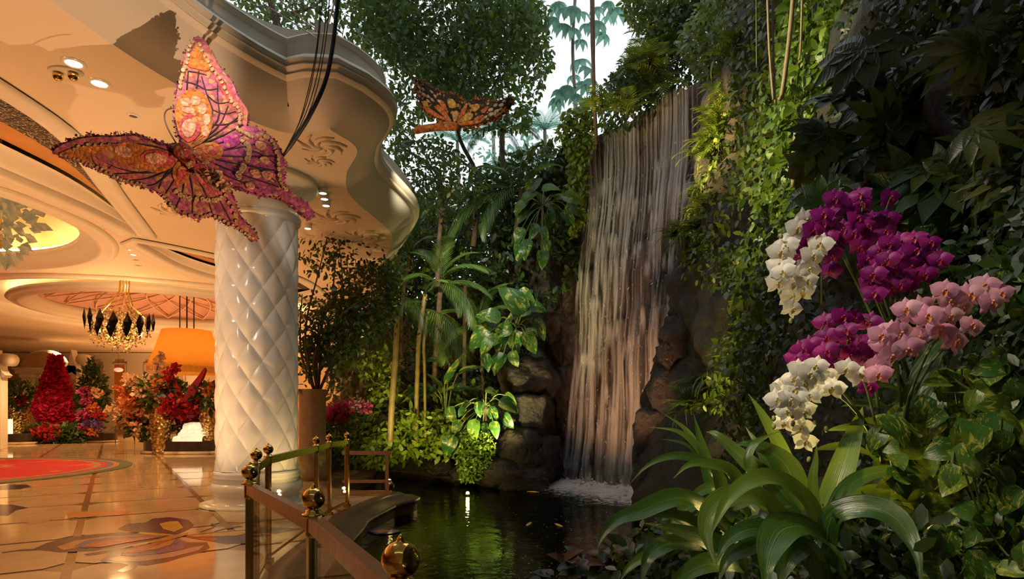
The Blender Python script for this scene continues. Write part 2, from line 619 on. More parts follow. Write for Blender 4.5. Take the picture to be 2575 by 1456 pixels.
def clip(sub_, win):
    """outline sub_ cut to the convex window win (counter-clockwise)"""
    out = list(sub_)
    for i in range(len(win)):
        ax, ay = win[i]
        bx, by = win[(i + 1) % len(win)]
        src, out = out, []
        for j in range(len(src)):
            p, q = src[j - 1], src[j]
            sp = (bx - ax) * (p[1] - ay) - (by - ay) * (p[0] - ax)
            sq = (bx - ax) * (q[1] - ay) - (by - ay) * (q[0] - ax)
            if (sp >= 0) != (sq >= 0):
                t = sp / (sp - sq)
                out.append((p[0] + t * (q[0] - p[0]), p[1] + t * (q[1] - p[1])))
            if sq >= 0:
                out.append(q)
        if not out:
            return []
    return out

def slab_mesh(pts, z0, z1):
    b = MB()
    k = len(pts)
    v3 = [Vector((x, y, z1)) for x, y in pts]
    area = sum(pts[i - 1][0] * pts[i][1] - pts[i][0] * pts[i - 1][1] for i in range(k)) / 2
    if abs(area) < 0.02:
        return None
    for t in geometry.tessellate_polygon([v3]):
        a, c, d = (v3[i] for i in t)
        n = (c - a).cross(d - a)
        b.add([a, c, d] if n.z > 0 else [a, d, c], [(0, 1, 2)])
    lo = [(p[0], p[1], z0) for p in pts]
    hi = [(p[0], p[1], z1) for p in pts]
    b.add(hi + lo, [(i, k + i, k + (i + 1) % k, (i + 1) % k) for i in range(k)])
    return b.mesh('tile', M_marble)

T, gap, ang = 1.62, 0.085, math.radians(33)
ca, sa = math.cos(ang), math.sin(ang)
full = None
h = (T - gap) / 2
k_cut = 0.16
sq = [(-h + k_cut, -h), (h - k_cut, -h), (h, -h + k_cut), (h, h - k_cut), (h - k_cut, h), (-h + k_cut, h), (-h, h - k_cut), (-h, -h + k_cut)]
far_tiles = MB()
ntile = 0
xs = [p[0] for p in FLOOR]; ys = [p[1] for p in FLOOR]
cells = []
for i in range(-40, 40):
    for j in range(-40, 40):
        cx, cy = (i * T) * ca - (j * T) * sa - 1.4, (i * T) * sa + (j * T) * ca + 3.0
        if cx < -31 or cx > 2 or cy < 0.5 or cy > 40 or cx < -0.86 * cy - 2.4:
            continue
        cells.append((math.hypot(cx, cy), cx, cy))
cells.sort()
for dist, cx, cy in cells:
    win = [(cx + x * ca - y * sa, cy + x * sa + y * ca) for x, y in sq]
    ins = in_poly(np.array([w[0] for w in win]), np.array([w[1] for w in win]), FLOOR)
    if not ins.any():
        continue
    if ins.all():
        pts, whole = win, True
    else:
        pts, whole = clip(FLOOR, win), False
        if len(pts) < 3:
            continue
    if ntile < 300:
        if whole:
            if full is None:
                full = slab_mesh([(x * ca - y * sa, x * sa + y * ca) for x, y in sq], -0.006, 0.0)
            o = inst('tile', full, Matrix.Translation((cx, cy, 0)), floor)
        else:
            me = slab_mesh(pts, -0.006, 0.0)
            if me is None:
                continue
            o = put('tile', me, floor)
        ntile += 1
    else:
        flat_poly(far_tiles, pts, 0.0)
if far_tiles.v:
    o = far_tiles.build('far_tiles', M_marble, floor)
    o['kind'] = 'stuff'

# ------------------------------------------------------------------ pool rim, water, pool bed
RIM = smooth2(EDGE[1:13], 60)
def offset_path(path, off):
    out = []
    for i, p in enumerate(path):
        a = path[max(i - 1, 0)]; b = path[min(i + 1, len(path) - 1)]
        tx, ty = b[0] - a[0], b[1] - a[1]
        L = math.hypot(tx, ty) or 1
        out.append((p[0] + ty / L * off, p[1] - tx / L * off))
    return out
# the rim runs along the floor's edge on its pool side
def sweep(path, prof, closed_ends=True):
    """profile (offset to the right of the path, height) carried along a plan path"""
    rows = []
    for o_, z in prof:
        rows.append([(x, y, z) for x, y in offset_path(path, o_)])
    return np.array(rows).transpose(1, 0, 2)
EDGE_S = [(x, y) for x, y in EDGE[1:17]]
rim_path = [tuple(p) for p in spline(EDGE_S, 80)]
V = sweep(rim_path, [(-0.06, -0.05), (-0.06, 0.014), (0.12, 0.012), (0.15, -0.01), (0.16, -0.03), (0.40, -0.06), (0.43, -0.07), (0.43, -0.13), (0.40, -0.14), (0.38, -0.2), (0.36, -0.9)])
rim = put('trim_1', grid_mesh('rim', V, M_bronze, True))
tag(rim, 'dark bronze lip of the pool under the railing', 'pool rim', kind='structure')

WZ = -0.30
def water_mat():
    t = NT('dark pool water')
    v = t.mapping((1, 1, 1))
    n1 = t.noise(2.2, 5, 0.55, v, 0.6)
    n2 = t.noise(9.0, 3, 0.5, v)
    b = t.bump(t.math('ADD', n1, t.math('MULTIPLY', n2, 0.35)), 0.20, 0.07)
    fr = t.n('ShaderNodeFresnel', i_IOR=1.33)
    t.l(b, fr.inputs['Normal'])
    tr = t.n('ShaderNodeBsdfTransparent')
    tr.inputs[0].default_value = (0.16, 0.20, 0.09, 1)
    gl = t.n('ShaderNodeBsdfGlossy')
    gl.inputs['Roughness'].default_value = 0.05
    t.l(b, gl.inputs['Normal'])
    mx = t.n('ShaderNodeMixShader')
    t.l(fr.outputs[0], mx.inputs[0])
    t.l(tr.outputs[0], mx.inputs[1])
    t.l(gl.outputs[0], mx.inputs[2])
    t.l(mx.outputs[0], t.out.inputs[0])
    return t.m
M_water = water_mat()
gx = np.linspace(-6.5, 4.5, 80); gy = np.linspace(-1.0, 22.0, 130)
A, B = np.meshgrid(gx, gy, indexing='ij')
V = np.stack([A, B, np.full_like(A, WZ)], -1)
water = put('pool_water', grid_mesh('pool_water', V, M_water, True))
tag(water, 'dark green rippled pool water below the waterfall', 'water', kind='stuff')
M_bed = simple('mossy pool bed', (0.03, 0.035, 0.012), (0.10, 0.09, 0.03), 1.4, 0.8)
V = V.copy(); V[..., 2] = -0.95
pb = put('floor_pool', grid_mesh('floor_pool', V, M_bed, True))
tag(pb, 'dark mossy bed of the pool', 'pool bed', kind='structure')

# ------------------------------------------------------------------ ceiling of the hall with its recesses
ZC = 5.3
CEDGE = [(-3.9, -6.0), (-4.05, 0.0), (-4.3, 3.0), (-4.35, 4.6), (-4.28, 5.64), (-3.9, 7.14), (-3.16, 8.35), (-2.45, 8.30)]
CEDGE2 = [(-2.45, 8.30), (-2.25, 8.95), (-2.66, 9.9), (-2.84, 11.0), (-2.58, 13.2), (-3.05, 15.0), (-3.75, 17.2), (-3.55, 20.0), (-5.3, 22.5), (-7.4, 27.0), (-8.4, 33.0), (-8.6, 40.0)]
cpath = [tuple(p) for p in spline(CEDGE, 70)] + [tuple(p) for p in spline(CEDGE2, 130)][1:]
def circ(cx, cy, r, n=56):
    return [(cx + r * math.cos(2 * PI * i / n), cy + r * math.sin(2 * PI * i / n)) for i in range(n)]
DOME1 = (-13.3, 11.8, 4.5)
DOME2 = (-13.1, 23.6, 6.2)
cof1_out = smooth2([(-8.02, 13.25), (-7.05, 10.6), (-6.32, 8.7), (-6.15, 7.4), (-6.3, 5.6), (-7.0, 3.9)], 20)
cof1_in = smooth2([(-8.6, 6.0), (-8.2, 9.6), (-8.02, 11.6), (-8.06, 13.2)], 12)
cof2_out = smooth2([(-8.35, 13.75), (-7.3, 15.2), (-6.3, 17.3), (-6.2, 19.6)], 14)
cof2_in = smooth2([(-7.4, 20.6), (-8.2, 18.4), (-8.75, 16.4), (-8.5, 13.95)], 12)
COF1 = cof1_out + cof1_in
COF2 = cof2_out + cof2_in
outer = cpath + [(-36.0, 40.0), (-36.0, -6.0)]
holes = [circ(*DOME1), circ(*DOME2), COF1, COF2]
polys = [[Vector((x, y, 0)) for x, y in outer]] + [[Vector((x, y, 0)) for x, y in hh] for hh in holes]
flat = [p for q in polys for p in q]
cb = MB()
fs = []
for t in geometry.tessellate_polygon(polys):
    a, b, c = (flat[i] for i in t)
    fs.append(tuple(t) if (b - a).cross(c - a).z < 0 else tuple(reversed(t)))
cb.add([(p.x, p.y, ZC) for p in flat], fs)
ceiling = cb.build('ceiling', M_ceil)
tag(ceiling, 'warm cream hall ceiling with domes and curved coffers', 'ceiling', kind='structure')

# the ceiling's curving outer edge: cove, beads and cornice
prof = [(0, ZC), (0.03, 5.33), (0.14, 5.42), (0.28, 5.53), (0.40, 5.66), (0.46, 5.76), (0.50, 5.77), (0.53, 5.80), (0.50, 5.83), (0.53, 5.84), (0.57, 5.88), (0.53, 5.92),
        (0.56, 5.925), (0.58, 5.96), (0.56, 6.0), (0.50, 6.045), (0.42, 6.08), (0.39, 6.10), (0.36, 6.11), (0.36, 6.30), (0.39, 6.32), (0.41, 6.35), (0.39, 6.38), (-0.4, 6.40)]
V = sweep(cpath, prof)
me = grid_mesh('cornice', V, M_plaster, True)
me.set_sharp_from_angle(angle=math.radians(42))
corn = put('trim_2', me)
tag(corn, 'cream curving cornice around the open edge of the hall ceiling', 'cornice', kind='structure')
# deck above the hall so that no daylight falls into the ceiling void
dk = MB()
flat_poly(dk, [(x, y) for x, y in offset_path(cpath, -0.3)] + [(-36.0, 40.0), (-36.0, -6.0)], 6.9)
dk2 = sweep(cpath, [(-0.3, 6.39), (-0.3, 6.9)])
dko = dk.build('ceiling_deck', M_plaster)
tag(dko, 'plain deck on top of the hall ceiling', 'roof deck', kind='structure')
put('deck_edge', grid_mesh('deck_edge', dk2, M_plaster, False), dko)

def ring(mb, c, prof, n=72, mi=0):
    mb.lathe(prof, n, (c[0], c[1], 0), mi, cap=False)
def recess(name, loop, prof, mats, parent, smooth=False):
    """walls that rise from a hole's outline; profile of (inset, height)"""
    cxm = sum(p[0] for p in loop) / len(loop); cym = sum(p[1] for p in loop) / len(loop)
    area = sum(loop[i - 1][0] * loop[i][1] - loop[i][0] * loop[i - 1][1] for i in range(len(loop)))
    sgn = -1 if area > 0 else 1
    L = loop + [loop[0]]
    rows = []
    k = len(loop)
    for o_, z in prof:
        r = []
        for i in range(k):
            a, b, p = loop[i - 1], loop[(i + 1) % k], loop[i]
            tx, ty = b[0] - a[0], b[1] - a[1]
            q = math.hypot(tx, ty) or 1
            r.append((p[0] + sgn * ty / q * o_, p[1] - sgn * tx / q * o_, z))
        r.append(r[0])
        rows.append(r)
    return put(name, grid_mesh(name, np.array(rows).transpose(1, 0, 2), mats, smooth), parent), rows[-1][:-1]

def crystal_mat():
    t = NT('dark crystal band')
    v = t.mapping()
    vo = t.n('ShaderNodeTexVoronoi', i_Scale=22.0)
    t.l(v, vo.inputs['Vector'])
    t.base(t.ramp(vo.outputs['Distance'], [(0.0, (0.9, 0.75, 0.5)), (0.35, (0.25, 0.16, 0.09)), (0.6, (0.03, 0.02, 0.02))]))
    t.p(Roughness=0.12, Metallic=0.7)
    t.bump(vo.outputs['Distance'], 1.0, 0.05)
    return t.m
M_crystal = crystal_mat()
for ci, (outl, inl, loop) in enumerate(((cof1_out, cof1_in, COF1), (cof2_out, cof2_in, COF2))):
    sp = [(-0.34, ZC - 0.02), (-0.32, ZC - 0.05), (-0.22, ZC - 0.06), (-0.12, ZC - 0.03), (-0.08, ZC - 0.05), (0.0, ZC - 0.04), (0.04, ZC), (0.06, 5.36), (0.08, 5.40)]
    o, top = recess('coffer_moulding', loop, sp, M_plaster, ceiling, True)
    # stepped inner side and the amber panel
    a = [Vector((x, y, 0)) for x, y, z in top[:len(outl)]]
    b = [Vector((x, y, 0)) for x, y, z in top[len(outl):]]
    n = 18
    A_ = spline([tuple(p) for p in a], n); B_ = spline([tuple(p) for p in reversed(b)], n)
    cols = [(0.0, 5.40, 0), (0.04, 5.41, 0), (0.06, 5.41, 1), (0.38, 5.43, 1), (0.38, 5.46, 2), (0.70, 5.52, 2), (0.71, 5.46, 3), (0.80, 5.45, 3), (0.81, 5.42, 3), (0.90, 5.41, 3), (0.91, 5.38, 3), (1.0, 5.37, 3)]
    for s0, s1, nm, mt in ((1, 3, 'crystal_band', M_crystal), (4, 5, 'amber_panel', M_orange), (6, 11, 'stepped_moulding', M_plaster)):
        rows = []
        for t_, z_, m_ in cols[s0 - 1 if s0 == 1 else s0:s1 + 1]:
            rows.append([(A_[i][0] + (B_[i][0] - A_[i][0]) * t_, A_[i][1] + (B_[i][1] - A_[i][1]) * t_, z_) for i in range(n)])
        put(nm, grid_mesh(nm, np.array(rows).transpose(1, 0, 2), mt, False), ceiling)

def cloud_mat():
    t = NT('painted dome sky')
    v = t.mapping()
    t.base(t.ramp(t.noise(0.8, 6, 0.6, v, 0.6), [(0.35, (0.75, 0.48, 0.16)), (0.55, (0.85, 0.68, 0.36)), (0.7, (0.80, 0.80, 0.66))]))
    t.p(Roughness=0.7)
    return t.m
M_cloud = cloud_mat()
M_pink = simple('rose plaster', (0.66, 0.36, 0.26), (0.72, 0.42, 0.30), 1.5, 0.6)
# near dome
cx, cy, r = DOME1
b = MB()
ring(b, (cx, cy), [(r + 0.38, ZC - 0.005), (r + 0.36, ZC - 0.05), (r + 0.25, ZC - 0.07), (r + 0.18, ZC - 0.04), (r + 0.06, ZC - 0.06), (r - 0.02, ZC - 0.05), (r - 0.03, ZC + 0.02), (r - 0.14, ZC + 0.06), (r - 0.16, ZC + 0.12), (r - 0.26, ZC + 0.14), (r - 0.28, ZC + 0.22), (r - 0.38, ZC + 0.24), (r - 0.38, ZC + 0.34), (r - 0.2, ZC + 0.34)])
b.build('dome_ring', M_plaster, ceiling, True)
b = MB()
ring(b, (cx, cy), [(r, ZC + 0.3), (r - 0.02, ZC + 0.5), (r - 0.25, ZC + 0.75), (r - 1.0, ZC + 1.05), (r - 2.4, ZC + 1.3), (0.02, ZC + 1.42)])
b.build('painted_dome', M_cloud, ceiling, True)
b = MB()
b.tube([(cx + (r - 0.22) * math.cos(a), cy + (r - 0.22) * math.sin(a), ZC + 0.40) for a in np.linspace(0, 2 * PI, 73)], 0.035, 6)
b.build('cove_light', M_cove, ceiling)
# far dome with rose lattice
cx, cy, r = DOME2
b = MB()
ring(b, (cx, cy), [(r + 0.5, ZC - 0.005), (r + 0.48, ZC - 0.07), (r + 0.3, ZC - 0.09), (r + 0.2, ZC - 0.05), (r + 0.05, ZC - 0.06), (r - 0.02, ZC + 0.02), (r, ZC + 0.30), (r - 0.2, ZC + 0.36), (r - 2.2, ZC + 0.40)])
b.build('dome_ring', M_plaster, ceiling, True)
b = MB()
ring(b, (cx, cy), [(r - 1.35, ZC + 0.16), (r - 1.3, ZC + 0.06), (r - 1.42, ZC - 0.02), (r - 1.55, ZC - 0.01), (r - 1.6, ZC - 0.08), (r - 1.75, ZC - 0.07), (r - 1.8, ZC - 0.01), (r - 1.95, ZC + 0.02), (r - 1.97, ZC + 0.12), (r - 2.15, ZC + 0.14), (r - 2.17, ZC + 0.3)])
b.build('inner_dome_ring', M_plaster, ceiling, True)
r = r - 0.6
b = MB()
ring(b, (cx, cy), [(r - 1.5, ZC + 0.2), (r - 1.6, ZC + 0.4), (r - 2.4, ZC + 0.75), (0.5, ZC + 1.05), (0.02, ZC + 1.05)])
b.build('rose_dome', M_pink, ceiling, True)
b = MB()
for k in range(18):
    for sgn in (-1, 1):
        pts = []
        for j in range(9):
            u = j / 8
            rr = (r - 1.62) * (1 - u) + 0.6 * u
            zz = ZC + 0.36 + 0.64 * (1 - (1 - u) ** 2) - 0.03
            an = 2 * PI * k / 18 + sgn * u * 0.7
            pts.append((cx + rr * math.cos(an), cy + rr * math.sin(an), zz))
        b.tube(pts, 0.035, 5, cap=False)
b.build('dome_lattice', simple('pale rose lattice', (0.80, 0.55, 0.42), None, rough=0.5), ceiling, True)
b = MB()
b.tube([(cx + (r - 0.95) * math.cos(a), cy + (r - 0.95) * math.sin(a), ZC + 0.16) for a in np.linspace(0, 2 * PI, 73)], 0.03, 6)
b.build('cove_light', M_cove, ceiling)
# raised plaster roses on the soffit
def rosette(px, py, s):
    c = G(px, py, ZC)
    b = MB()
    for k in range(7):
        a = k * 2 * PI / 7 + 0.3
        pts = [(c.x + math.cos(a + u * 1.6) * s * (0.12 + u * 0.9), c.y + math.sin(a + u * 1.6) * s * (0.12 + u * 0.9), ZC - 0.012) for u in (0, 0.25, 0.5, 0.75, 1.0)]
        b.tube(pts, [s * 0.10, s * 0.13, s * 0.11, s * 0.08, s * 0.03], 6)
    b.sphere((c.x, c.y, ZC), s * 0.2, 8, 6, (1, 1, 0.4))
    b.build('plaster_rosette', M_ceil, ceiling, True)
for px, py, s in ((810, 365, 0.34), (803, 405, 0.22), (850, 545, 0.42), (915, 590, 0.40), (445, 530, 0.42)):
    rosette(px, py, s)

# ------------------------------------------------------------------ walls of the hall
def wall_box(name, a, b, z0, z1, mat, label, th=0.3):
    m = MB()
    m.bar((a[0], a[1], (z0 + z1) / 2), (b[0], b[1], (z0 + z1) / 2), th, z1 - z0)
    o = m.build(name, mat)
    return tag(o, label, 'wall', kind='structure')
wall_back = wall_box('wall_back', (-36, 40.15), (-8.3, 40.15), 0, 6.9, M_wallp, 'far cream wall of the hall with pilasters')
wall_box('wall_left', (-36.15, -6), (-36.15, 40), 0, 6.9, M_wallp, 'warm left wall of the hall')
wall_box('wall_front', (-36, -6.15), (8, -6.15), -1, 12.0, M_wallp, 'plain wall behind the viewer')
wall_box('wall_sky_block', (-9.2, -6), (-9.2, 22), 6.9, 14.0, M_plaster, 'plain wall added above the hall roof to block sky light')  # added to cut the sky light coming in over the hall
m = MB(); m.box((-1.0, 0.5, 13.4), (18.0, 13.2, 0.3)); tag(m.build('ceiling_sky_block', M_plaster), 'unseen roof slab added above the viewer to block sky light', 'roof', kind='structure')  # out-of-view slab, put in to darken the foreground and right wall
def pilaster(x0, x1, y0=895, y1=1092, d=40.0):
    a, c = P(x0, y1, d), P(x1, y1, d)
    return a.x, c.x
b_p = MB(); b_panel = MB()
for x0, x1 in ((262, 285), (322, 362), (470, 500), (548, 590), (640, 680)):
    a, c = pilaster(x0, x1)
    m = MB()
    w = c - a
    m.box(((a + c) / 2, 39.95, 2.6), (w, 0.16, 4.9))
    m.box(((a + c) / 2, 39.92, 0.2), (w + 0.15, 0.26, 0.4))
    m.box(((a + c) / 2, 39.92, 4.85), (w + 0.2, 0.26, 0.25))
    m.build('pilaster', M_plaster, wall_back)
for x0, x1 in ((287, 318), (366, 465), (504, 545)):
    a, c = pilaster(x0, x1)
    m = MB()
    m.box(((a + c) / 2, 39.97, 2.5), (c - a, 0.06, 4.2))
    m.build('wall_panel', M_orange if x0 < 300 else M_wallp, wall_back)
    m = MB()
    for z in (0.42, 4.6):
        m.box(((a + c) / 2, 39.93, z), (c - a, 0.1, 0.1))
    for x in (a, c):
        m.box((x, 39.93, 2.5), (0.1, 0.1, 4.2))
    m.build('panel_frame', M_plaster, wall_back)
m = MB()
m.box((-22, 39.9, 5.08), (28, 0.4, 0.36))
m.box((-22, 39.8, 5.2), (28, 0.6, 0.12))
m.build('wall_cornice', M_plaster, wall_back)
# ------------------------------------------------------------------ quilted white column
CXC, CYC, CR = -4.18, 10.12, 0.625
col = thing('column', 'white round column quilted with diamond pads on a ringed base', 'column', (CXC, CYC, 0))
b = MB()
b.lathe([(CR - 0.022, 0.5), (CR - 0.022, 4.62)], 60, (CXC, CYC, 0), cap=False)
b.build('shaft', simple('gilded seam', (0.80, 0.68, 0.48), None, rough=0.3), col, True)
b = MB()
b.lathe([(0.86, 0.0), (0.86, 0.03), (0.72, 0.035), (CR + 0.02, 0.04), (CR + 0.02, 0.17), (CR + 0.05, 0.19), (CR + 0.08, 0.24), (CR + 0.085, 0.30), (CR + 0.05, 0.36), (CR + 0.03, 0.37), (CR + 0.055, 0.395), (CR + 0.03, 0.42),
         (CR + 0.05, 0.44), (CR + 0.055, 0.46), (CR + 0.03, 0.49), (CR + 0.045, 0.51), (CR + 0.03, 0.54), (CR - 0.02, 0.56)], 72, (CXC, CYC, 0), cap=False)
b.build('base', M_white, col, True)
b = MB()
b.lathe([(CR - 0.02, 4.56), (CR + 0.02, 4.58), (CR + 0.05, 4.62), (CR + 0.03, 4.65), (CR + 0.06, 4.68), (CR + 0.03, 4.72), (CR + 0.02, 4.74), (CR + 0.02, 4.92), (CR + 0.05, 5.0), (CR + 0.14, 5.1), (CR + 0.26, 5.16), (CR + 0.32, 5.18), (CR + 0.34, 5.22), (CR + 0.32, 5.26), (CR + 0.4, 5.29), (CR + 0.42, 5.3)], 72, (CXC, CYC, 0), cap=False)
b.build('capital', M_white, col, True)
NA, ZH, Z0, Z1 = 10, 0.58, 0.56, 4.58
def pad_mesh(clip_top=False, clip_bottom=False):
    n = 8
    vs, fs = [], []
    ha = PI / NA
    for i in range(n + 1):
        for j in range(n + 1):
            u, v = i / n, j / n           # diamond axes
            a = (u - v) * ha
            z = (u + v - 1) * ZH / 2
            e = min(u, 1 - u, v, 1 - v) * 2
            bulge = 0.036 * (1 - (1 - min(1, e * 1.0)) ** 2.2) - 0.012
            r = CR + bulge - 0.008
            vs.append((r * math.cos(a), r * math.sin(a), z))
    for i in range(n):
        for j in range(n):
            fs.append((i * (n + 1) + j, i * (n + 1) + j + 1, (i + 1) * (n + 1) + j + 1, (i + 1) * (n + 1) + j))
    m = MB(); m.add(vs, [tuple(reversed(f)) for f in fs])
    me = m.mesh('diamond_pad', M_white, True)
    return me
pad = pad_mesh()
def half_pad(top):
    m = MB(); m.add([tuple(v.co) for v in pad.vertices], [tuple(p.vertices) for p in pad.polygons])
    me = m.mesh('diamond_pad_half', M_white, True)
    bm = bmesh.new(); bm.from_mesh(me)
    bmesh.ops.bisect_plane(bm, geom=bm.verts[:] + bm.edges[:] + bm.faces[:], plane_co=(0, 0, 0), plane_no=(0, 0, 1 if top else -1), clear_outer=True)
    bm.to_mesh(me); bm.free()
    return me
pad_up, pad_dn = half_pad(True), half_pad(False)
rows = int(round((Z1 - Z0) / (ZH / 2)))
step = (Z1 - Z0) / rows
for k in range(rows + 1):
    zc = Z0 + k * step
    me = pad_dn if k == 0 else (pad_up if k == rows else pad)
    for j in range(NA):
        a = 2 * PI * (j + 0.5 * (k % 2)) / NA - 0.12
        M = Matrix.Translation((CXC, CYC, zc)) @ Matrix.Rotation(a, 4, 'Z') @ Matrix.Diagonal((1, 1, step / (ZH / 2), 1))
        inst('diamond_pad', me, M, col)

# ------------------------------------------------------------------ brass railing with glass panes along the pool
rail = thing('railing', 'brass railing with onion finials, brown handrail and clear glass panes', 'railing', (RAILP[3][0], RAILP[3][1], 0))
fin_prof = [(0.020, 1.045), (0.046, 1.047), (0.050, 1.054), (0.046, 1.061), (0.034, 1.066), (0.033, 1.076)]
for k in range(1, 13):
    a = PI * k / 13
    rr = math.sin(a) ** 0.9
    fin_prof.append((max(0.004, 0.049 * rr * (1 if k < 8 else 1 - 0.10 * (k - 7) / 5)), 1.126 - 0.047 * math.cos(a)))
fin_prof += [(0.011, 1.176), (0.006, 1.184), (0.001, 1.190)]
fm = MB(); fm.lathe(fin_prof, 28)
fin_me = fm.mesh('finial', M_brass, True)
pm = MB()
pm.box((0, -0.015, 0.53), (0.046, 0.020, 1.06)); pm.box((0, 0.015, 0.53), (0.046, 0.020, 1.06)); pm.box((0, 0, 0.53), (0.036, 0.05, 1.04))
pm.box((0, 0, 0.02), (0.09, 0.09, 0.04)); pm.lathe([(0.03, 0.96), (0.034, 0.97), (0.034, 1.05), (0.03, 1.055)], 16)
post_me = pm.mesh('post', M_brass2)
for i, (x, y) in enumerate(RAILP):
    a = RAILP[max(i - 1, 0)]; c = RAILP[min(i + 1, len(RAILP) - 1)]
    an = math.atan2(c[1] - a[1], c[0] - a[0])
    p = inst('post', post_me, Matrix.Translation((x, y, 0)) @ Matrix.Rotation(an, 4, 'Z'), rail)
    f = sub('finial', fin_me, p)
    f['label'] = 'polished brass onion finial'
for i in range(len(RAILP) - 1):
    a, c = Vector((*RAILP[i], 0)), Vector((*RAILP[i + 1], 0))
    t = (c - a).normalized()
    a2, c2 = a + t * 0.03, c - t * 0.03
    m = MB(); m.bar(a2 + Vector((0, 0, 1.022)), c2 + Vector((0, 0, 1.022)), 0.055, 0.062)
    m.bar(a2 + Vector((0, 0, 1.054)), c2 + Vector((0, 0, 1.054)), 0.044, 0.006)
    h_ = m.build('handrail', M_wood if i < 3 else M_brass2, rail)
    m = MB(); m.bar(a2 + Vector((0, 0, 0.984)), c2 + Vector((0, 0, 0.984)), 0.024, 0.014)
    put('rail_bead', m.mesh('rail_bead', M_brass2), h_)
    m = MB(); m.bar(a2 + Vector((0, 0, 0.07)), c2 + Vector((0, 0, 0.07)), 0.035, 0.03)
    m.build('bottom_rail', M_brass2, rail)
    m = MB(); m.bar(a + t * 0.06 + Vector((0, 0, 0.53)), c - t * 0.06 + Vector((0, 0, 0.53)), 0.012, 0.88)
    m.build('glass_pane', M_glass, rail)

# low wooden fence where the terrace ends
fx0, fx1, fd = P(868, 0, 11.05).x, P(976, 0, 11.05).x, 11.05
fence = thing('wooden_fence', 'low reddish wooden fence at the far end of the terrace', 'fence', ((fx0 + fx1) / 2, fd, 0))
for nm, z, hh in (('top_rail', 0.76, 0.07), ('middle_rail', 0.25, 0.05), ('bottom_rail', 0.05, 0.07)):
    m = MB(); m.box(((fx0 + fx1) / 2, fd, z), (fx1 - fx0 + 0.1, 0.06, hh)); m.build(nm, M_wood, fence)
for x in (fx1 - 0.02, fx0 + 0.02):
    m = MB(); m.box((x, fd, 0.37), (0.055, 0.055, 0.74)); m.build('fence_post', M_wood, fence)
m = MB(); m.box(((fx0 + fx1) / 2, fd, 0.5), (fx1 - fx0 - 0.12, 0.012, 0.44)); m.build('glass_pane', M_glass, fence)

# floodlight beside the fence
c = P(980, 1222, 11.2)
fl = thing('floodlight', 'small black floodlight glowing yellow beside the wooden fence', 'floodlight', (c.x, c.y, c.z - 0.3))
m = MB(); m.sphere((c.x, c.y, c.z), 0.085, 14, 10, (1, 1, 1)); m.tube([(c.x, c.y, c.z), (c.x, c.y, -0.1)], 0.02, 8); m.build('housing', simple('black metal', (0.02, 0.02, 0.02), None, rough=0.4), fl, True)
M_flood = emis('yellow flood lens', (1.0, 0.72, 0.22), 60.0)
m = MB(); m.sphere((c.x - 0.01, c.y - 0.02, c.z + 0.10), 0.042, 12, 8, (1, 1, 0.7)); m.build('lens', M_flood, fl, True)
c = G(1176, 1244, WZ + 0.02)
fl = thing('pool_light', 'tiny bright lamp just above the pool water', 'lamp', (c.x, c.y, c.z))
m = MB(); m.lathe([(0.05, -0.1), (0.055, 0.0), (0.05, 0.02)], 12, c); m.build('housing', M_darkstone, fl, True)
m = MB(); m.sphere((c.x, c.y, c.z + 0.035), 0.035, 10, 8); m.build('lens', M_flood, fl, True)
lamp('POINT', 'pool_lamp_light', (c.x, c.y - 0.05, c.z + 0.12), 14, (1.0, 0.72, 0.25), None, 0.03)

# ------------------------------------------------------------------ inlaid butterfly in the floor and other inlays
Z4 = lambda pts: [(x / 2.994, 1050 + y / 2.994) for x, y in pts]
def inlay(parent, name, pts, mat, lvl):
    w = [G(x, y, 0) for x, y in Z4(pts)]
    m = MB()
    flat_poly(m, [(p.x, p.y) for p in w], 0.0012 * lvl)
    return m.build(name, mat, parent)
def stone(name, a, b): return simple(name, a, b, 5, 0.14, spec=0.25)
S_pur = stone('purple mosaic', (0.045, 0.022, 0.04), (0.09, 0.045, 0.10))
S_red = stone('red mosaic', (0.42, 0.05, 0.025), (0.55, 0.13, 0.05))
S_yel = stone('yellow mosaic', (0.60, 0.33, 0.04), (0.70, 0.44, 0.08))
S_blu = stone('slate blue mosaic', (0.09, 0.08, 0.20), (0.17, 0.12, 0.26))
S_ora = stone('orange mosaic', (0.55, 0.20, 0.05), (0.60, 0.30, 0.10))
S_ros = stone('rose mosaic', (0.50, 0.26, 0.20), (0.56, 0.34, 0.24))
c = G(410, 1362, 0)
bf = thing('floor_butterfly', 'large purple, red and yellow butterfly inlaid in the marble floor', 'floor mosaic', (c.x, c.y, 0))
inlay(bf, 'wing_field', [(880, 840), (960, 800), (1100, 790), (1150, 760), (1280, 750), (1420, 770), (1460, 810), (1430, 840), (1340, 880), (1250, 893), (1000, 862)], S_pur, 1)
inlay(bf, 'wing_patch', [(1200, 800), (1280, 782), (1340, 780), (1380, 830), (1310, 862), (1230, 840)], S_yel, 2)
inlay(bf, 'wing_patch', [(1050, 862), (1150, 868), (1290, 880), (1320, 890), (1180, 890), (1060, 880)], S_yel, 2)
inlay(bf, 'wing_field', [(10, 1015), (150, 995), (250, 990), (350, 945), (500, 905), (700, 880), (900, 865), (1150, 880), (1300, 893), (1100, 935), (900, 968), (700, 1005), (450, 1015), (300, 1000), (120, 1008), (20, 1022)], S_pur, 1)
inlay(bf, 'wing_patch', [(430, 975), (560, 930), (800, 895), (1050, 888), (1250, 893), (900, 925), (650, 965), (480, 1000)], S_ora, 2)
inlay(bf, 'wing_patch', [(555, 970), (650, 925), (850, 900), (1100, 893), (1230, 897), (1000, 930), (800, 960), (640, 985)], S_blu, 3)
inlay(bf, 'wing_patch', [(620, 972), (720, 938), (900, 918), (1150, 900), (1210, 903), (950, 945), (750, 980)], S_red, 4)
